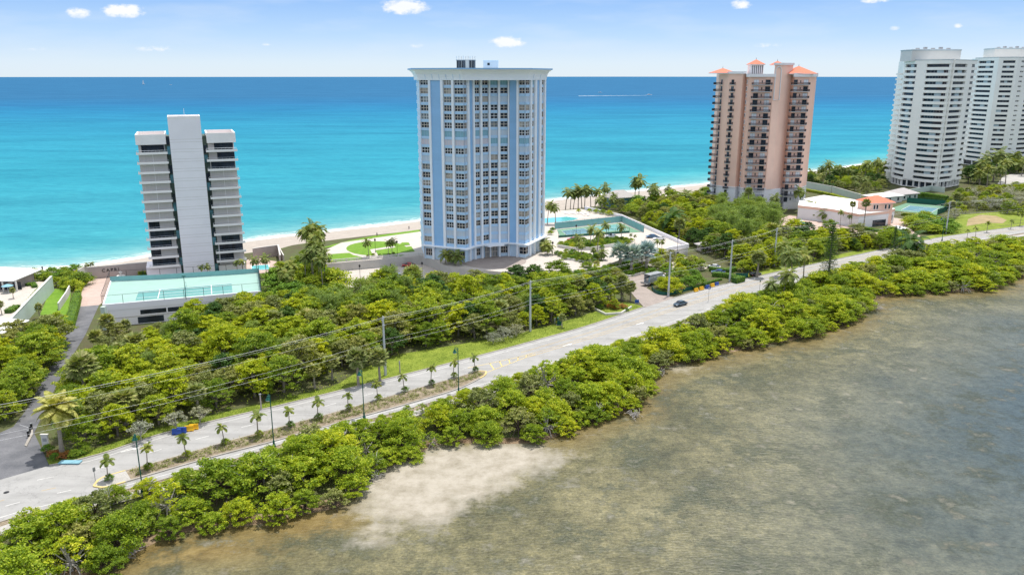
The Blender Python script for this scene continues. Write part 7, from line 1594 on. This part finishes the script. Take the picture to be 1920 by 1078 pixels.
# --- bleached dead branches on the lagoon bank
def deadwood(u, v, s, label):
    x, y = G(u, v, .4); e = MB(); r_ = random.Random(int(u))
    for k in range(26):
        a = r_.uniform(0, 6.28); L = r_.uniform(.8, 2.2) * s; z1 = r_.uniform(.1, 1.3) * s; b0 = (x + r_.gauss(0, .7) * s, y + r_.gauss(0, .5) * s, .2)
        m1 = (b0[0] + math.cos(a) * L * .5, b0[1] + math.sin(a) * L * .5, .3 + z1); e.tube([b0, m1, (b0[0] + math.cos(a + .4) * L, b0[1] + math.sin(a + .4) * L, .2 + z1 * r_.uniform(.3, 1.4))], [.07, .05, .015], m_dead, 4)
    single('dead_branches', e, (x, y, .2), label, 'dead branches')
deadwood(1165, 755, 1.4, 'tangle of bleached branches in the bank notch below the mangroves'); deadwood(1192, 778, .9, 'small bleached branches standing in the water right of the notch'); deadwood(1235, 702, 1.0, 'bleached branches on the little bare bank'); deadwood(700, 893, 1.0, 'dead branches at the left edge of the sand flat'); deadwood(1640, 578, 1.2, 'dead branches where the walkway meets the lagoon'); deadwood(238, 1036, .9, 'dead branches on the small sandy gap at the bottom left')
# a few leafless saplings by the road
def bare(u, vb, vt, label):
    x, y = G(u, vb); h = zat(vt, y) - GZ; e = MB(); r_ = random.Random(int(u)); e.tube([(x, y, GZ), (x, y, GZ + h * .5), (x + .2, y, GZ + h)], [.07, .05, .015], m_dead, 4)
    for k in range(16): a = r_.uniform(0, 6.28); z0 = GZ + h * r_.uniform(.3, .85); L = h * r_.uniform(.2, .4); e.tube([(x, y, z0), (x + math.cos(a) * L * .5, y + math.sin(a) * L * .5, z0 + L * .6), (x + math.cos(a) * L, y + math.sin(a) * L, z0 + L * .8)], [.03, .02, .008], m_dead, 3)
    single('leafless_sapling', e, (x, y, GZ), label, 'sapling')
for i in range(26):       # dead grey trees standing in the mangrove belt and the wood
    q = cell[(i * 37 + 5) % len(cell)]; x, y = q[0] + .8, q[1] - .3; h = q[2] * 1.12; e = MB(); r_ = random.Random(i); z_ = gz_at(q[3], SC((x, y))[1])
    e.tube([(x, y, z_), (x + .2, y, z_ + h * .5), (x + r_.uniform(-.4, .4), y, z_ + h)], [.12, .08, .02], m_dead, 4)
    for k in range(13): a = r_.uniform(0, 6.28); z0 = z_ + h * r_.uniform(.4, .85); L = h * r_.uniform(.2, .42); e.tube([(x + .1, y, z0), (x + math.cos(a) * L * .5, y + math.sin(a) * L * .5, z0 + L * .4), (x + math.cos(a) * L, y + math.sin(a) * L, z0 + L * .55)], [.05, .035, .01], m_dead, 3)
    o = single('dead_tree', e, (x, y, z_), 'bare grey branches in mangroves ' + mlab(x, y, 4, q[3]).split('mangrove ')[1], 'dead tree', 'bare trees in the mangrove belt')
bare(208, 955, 910, 'leafless sapling at the near roadside below the median tip'); bare(195, 952, 918, 'smaller leafless sapling left of the larger one')
# unused prototypes
for L_k in PROTO.values():
    for e in L_k:
        if not e['used']:
            for c in kids(e): bpy.data.objects.remove(c)
            bpy.data.objects.remove(e)
        else: del e['used']
for o in bpy.data.objects:
    for k in ('h', 'used'):
        if k in o: del o[k]
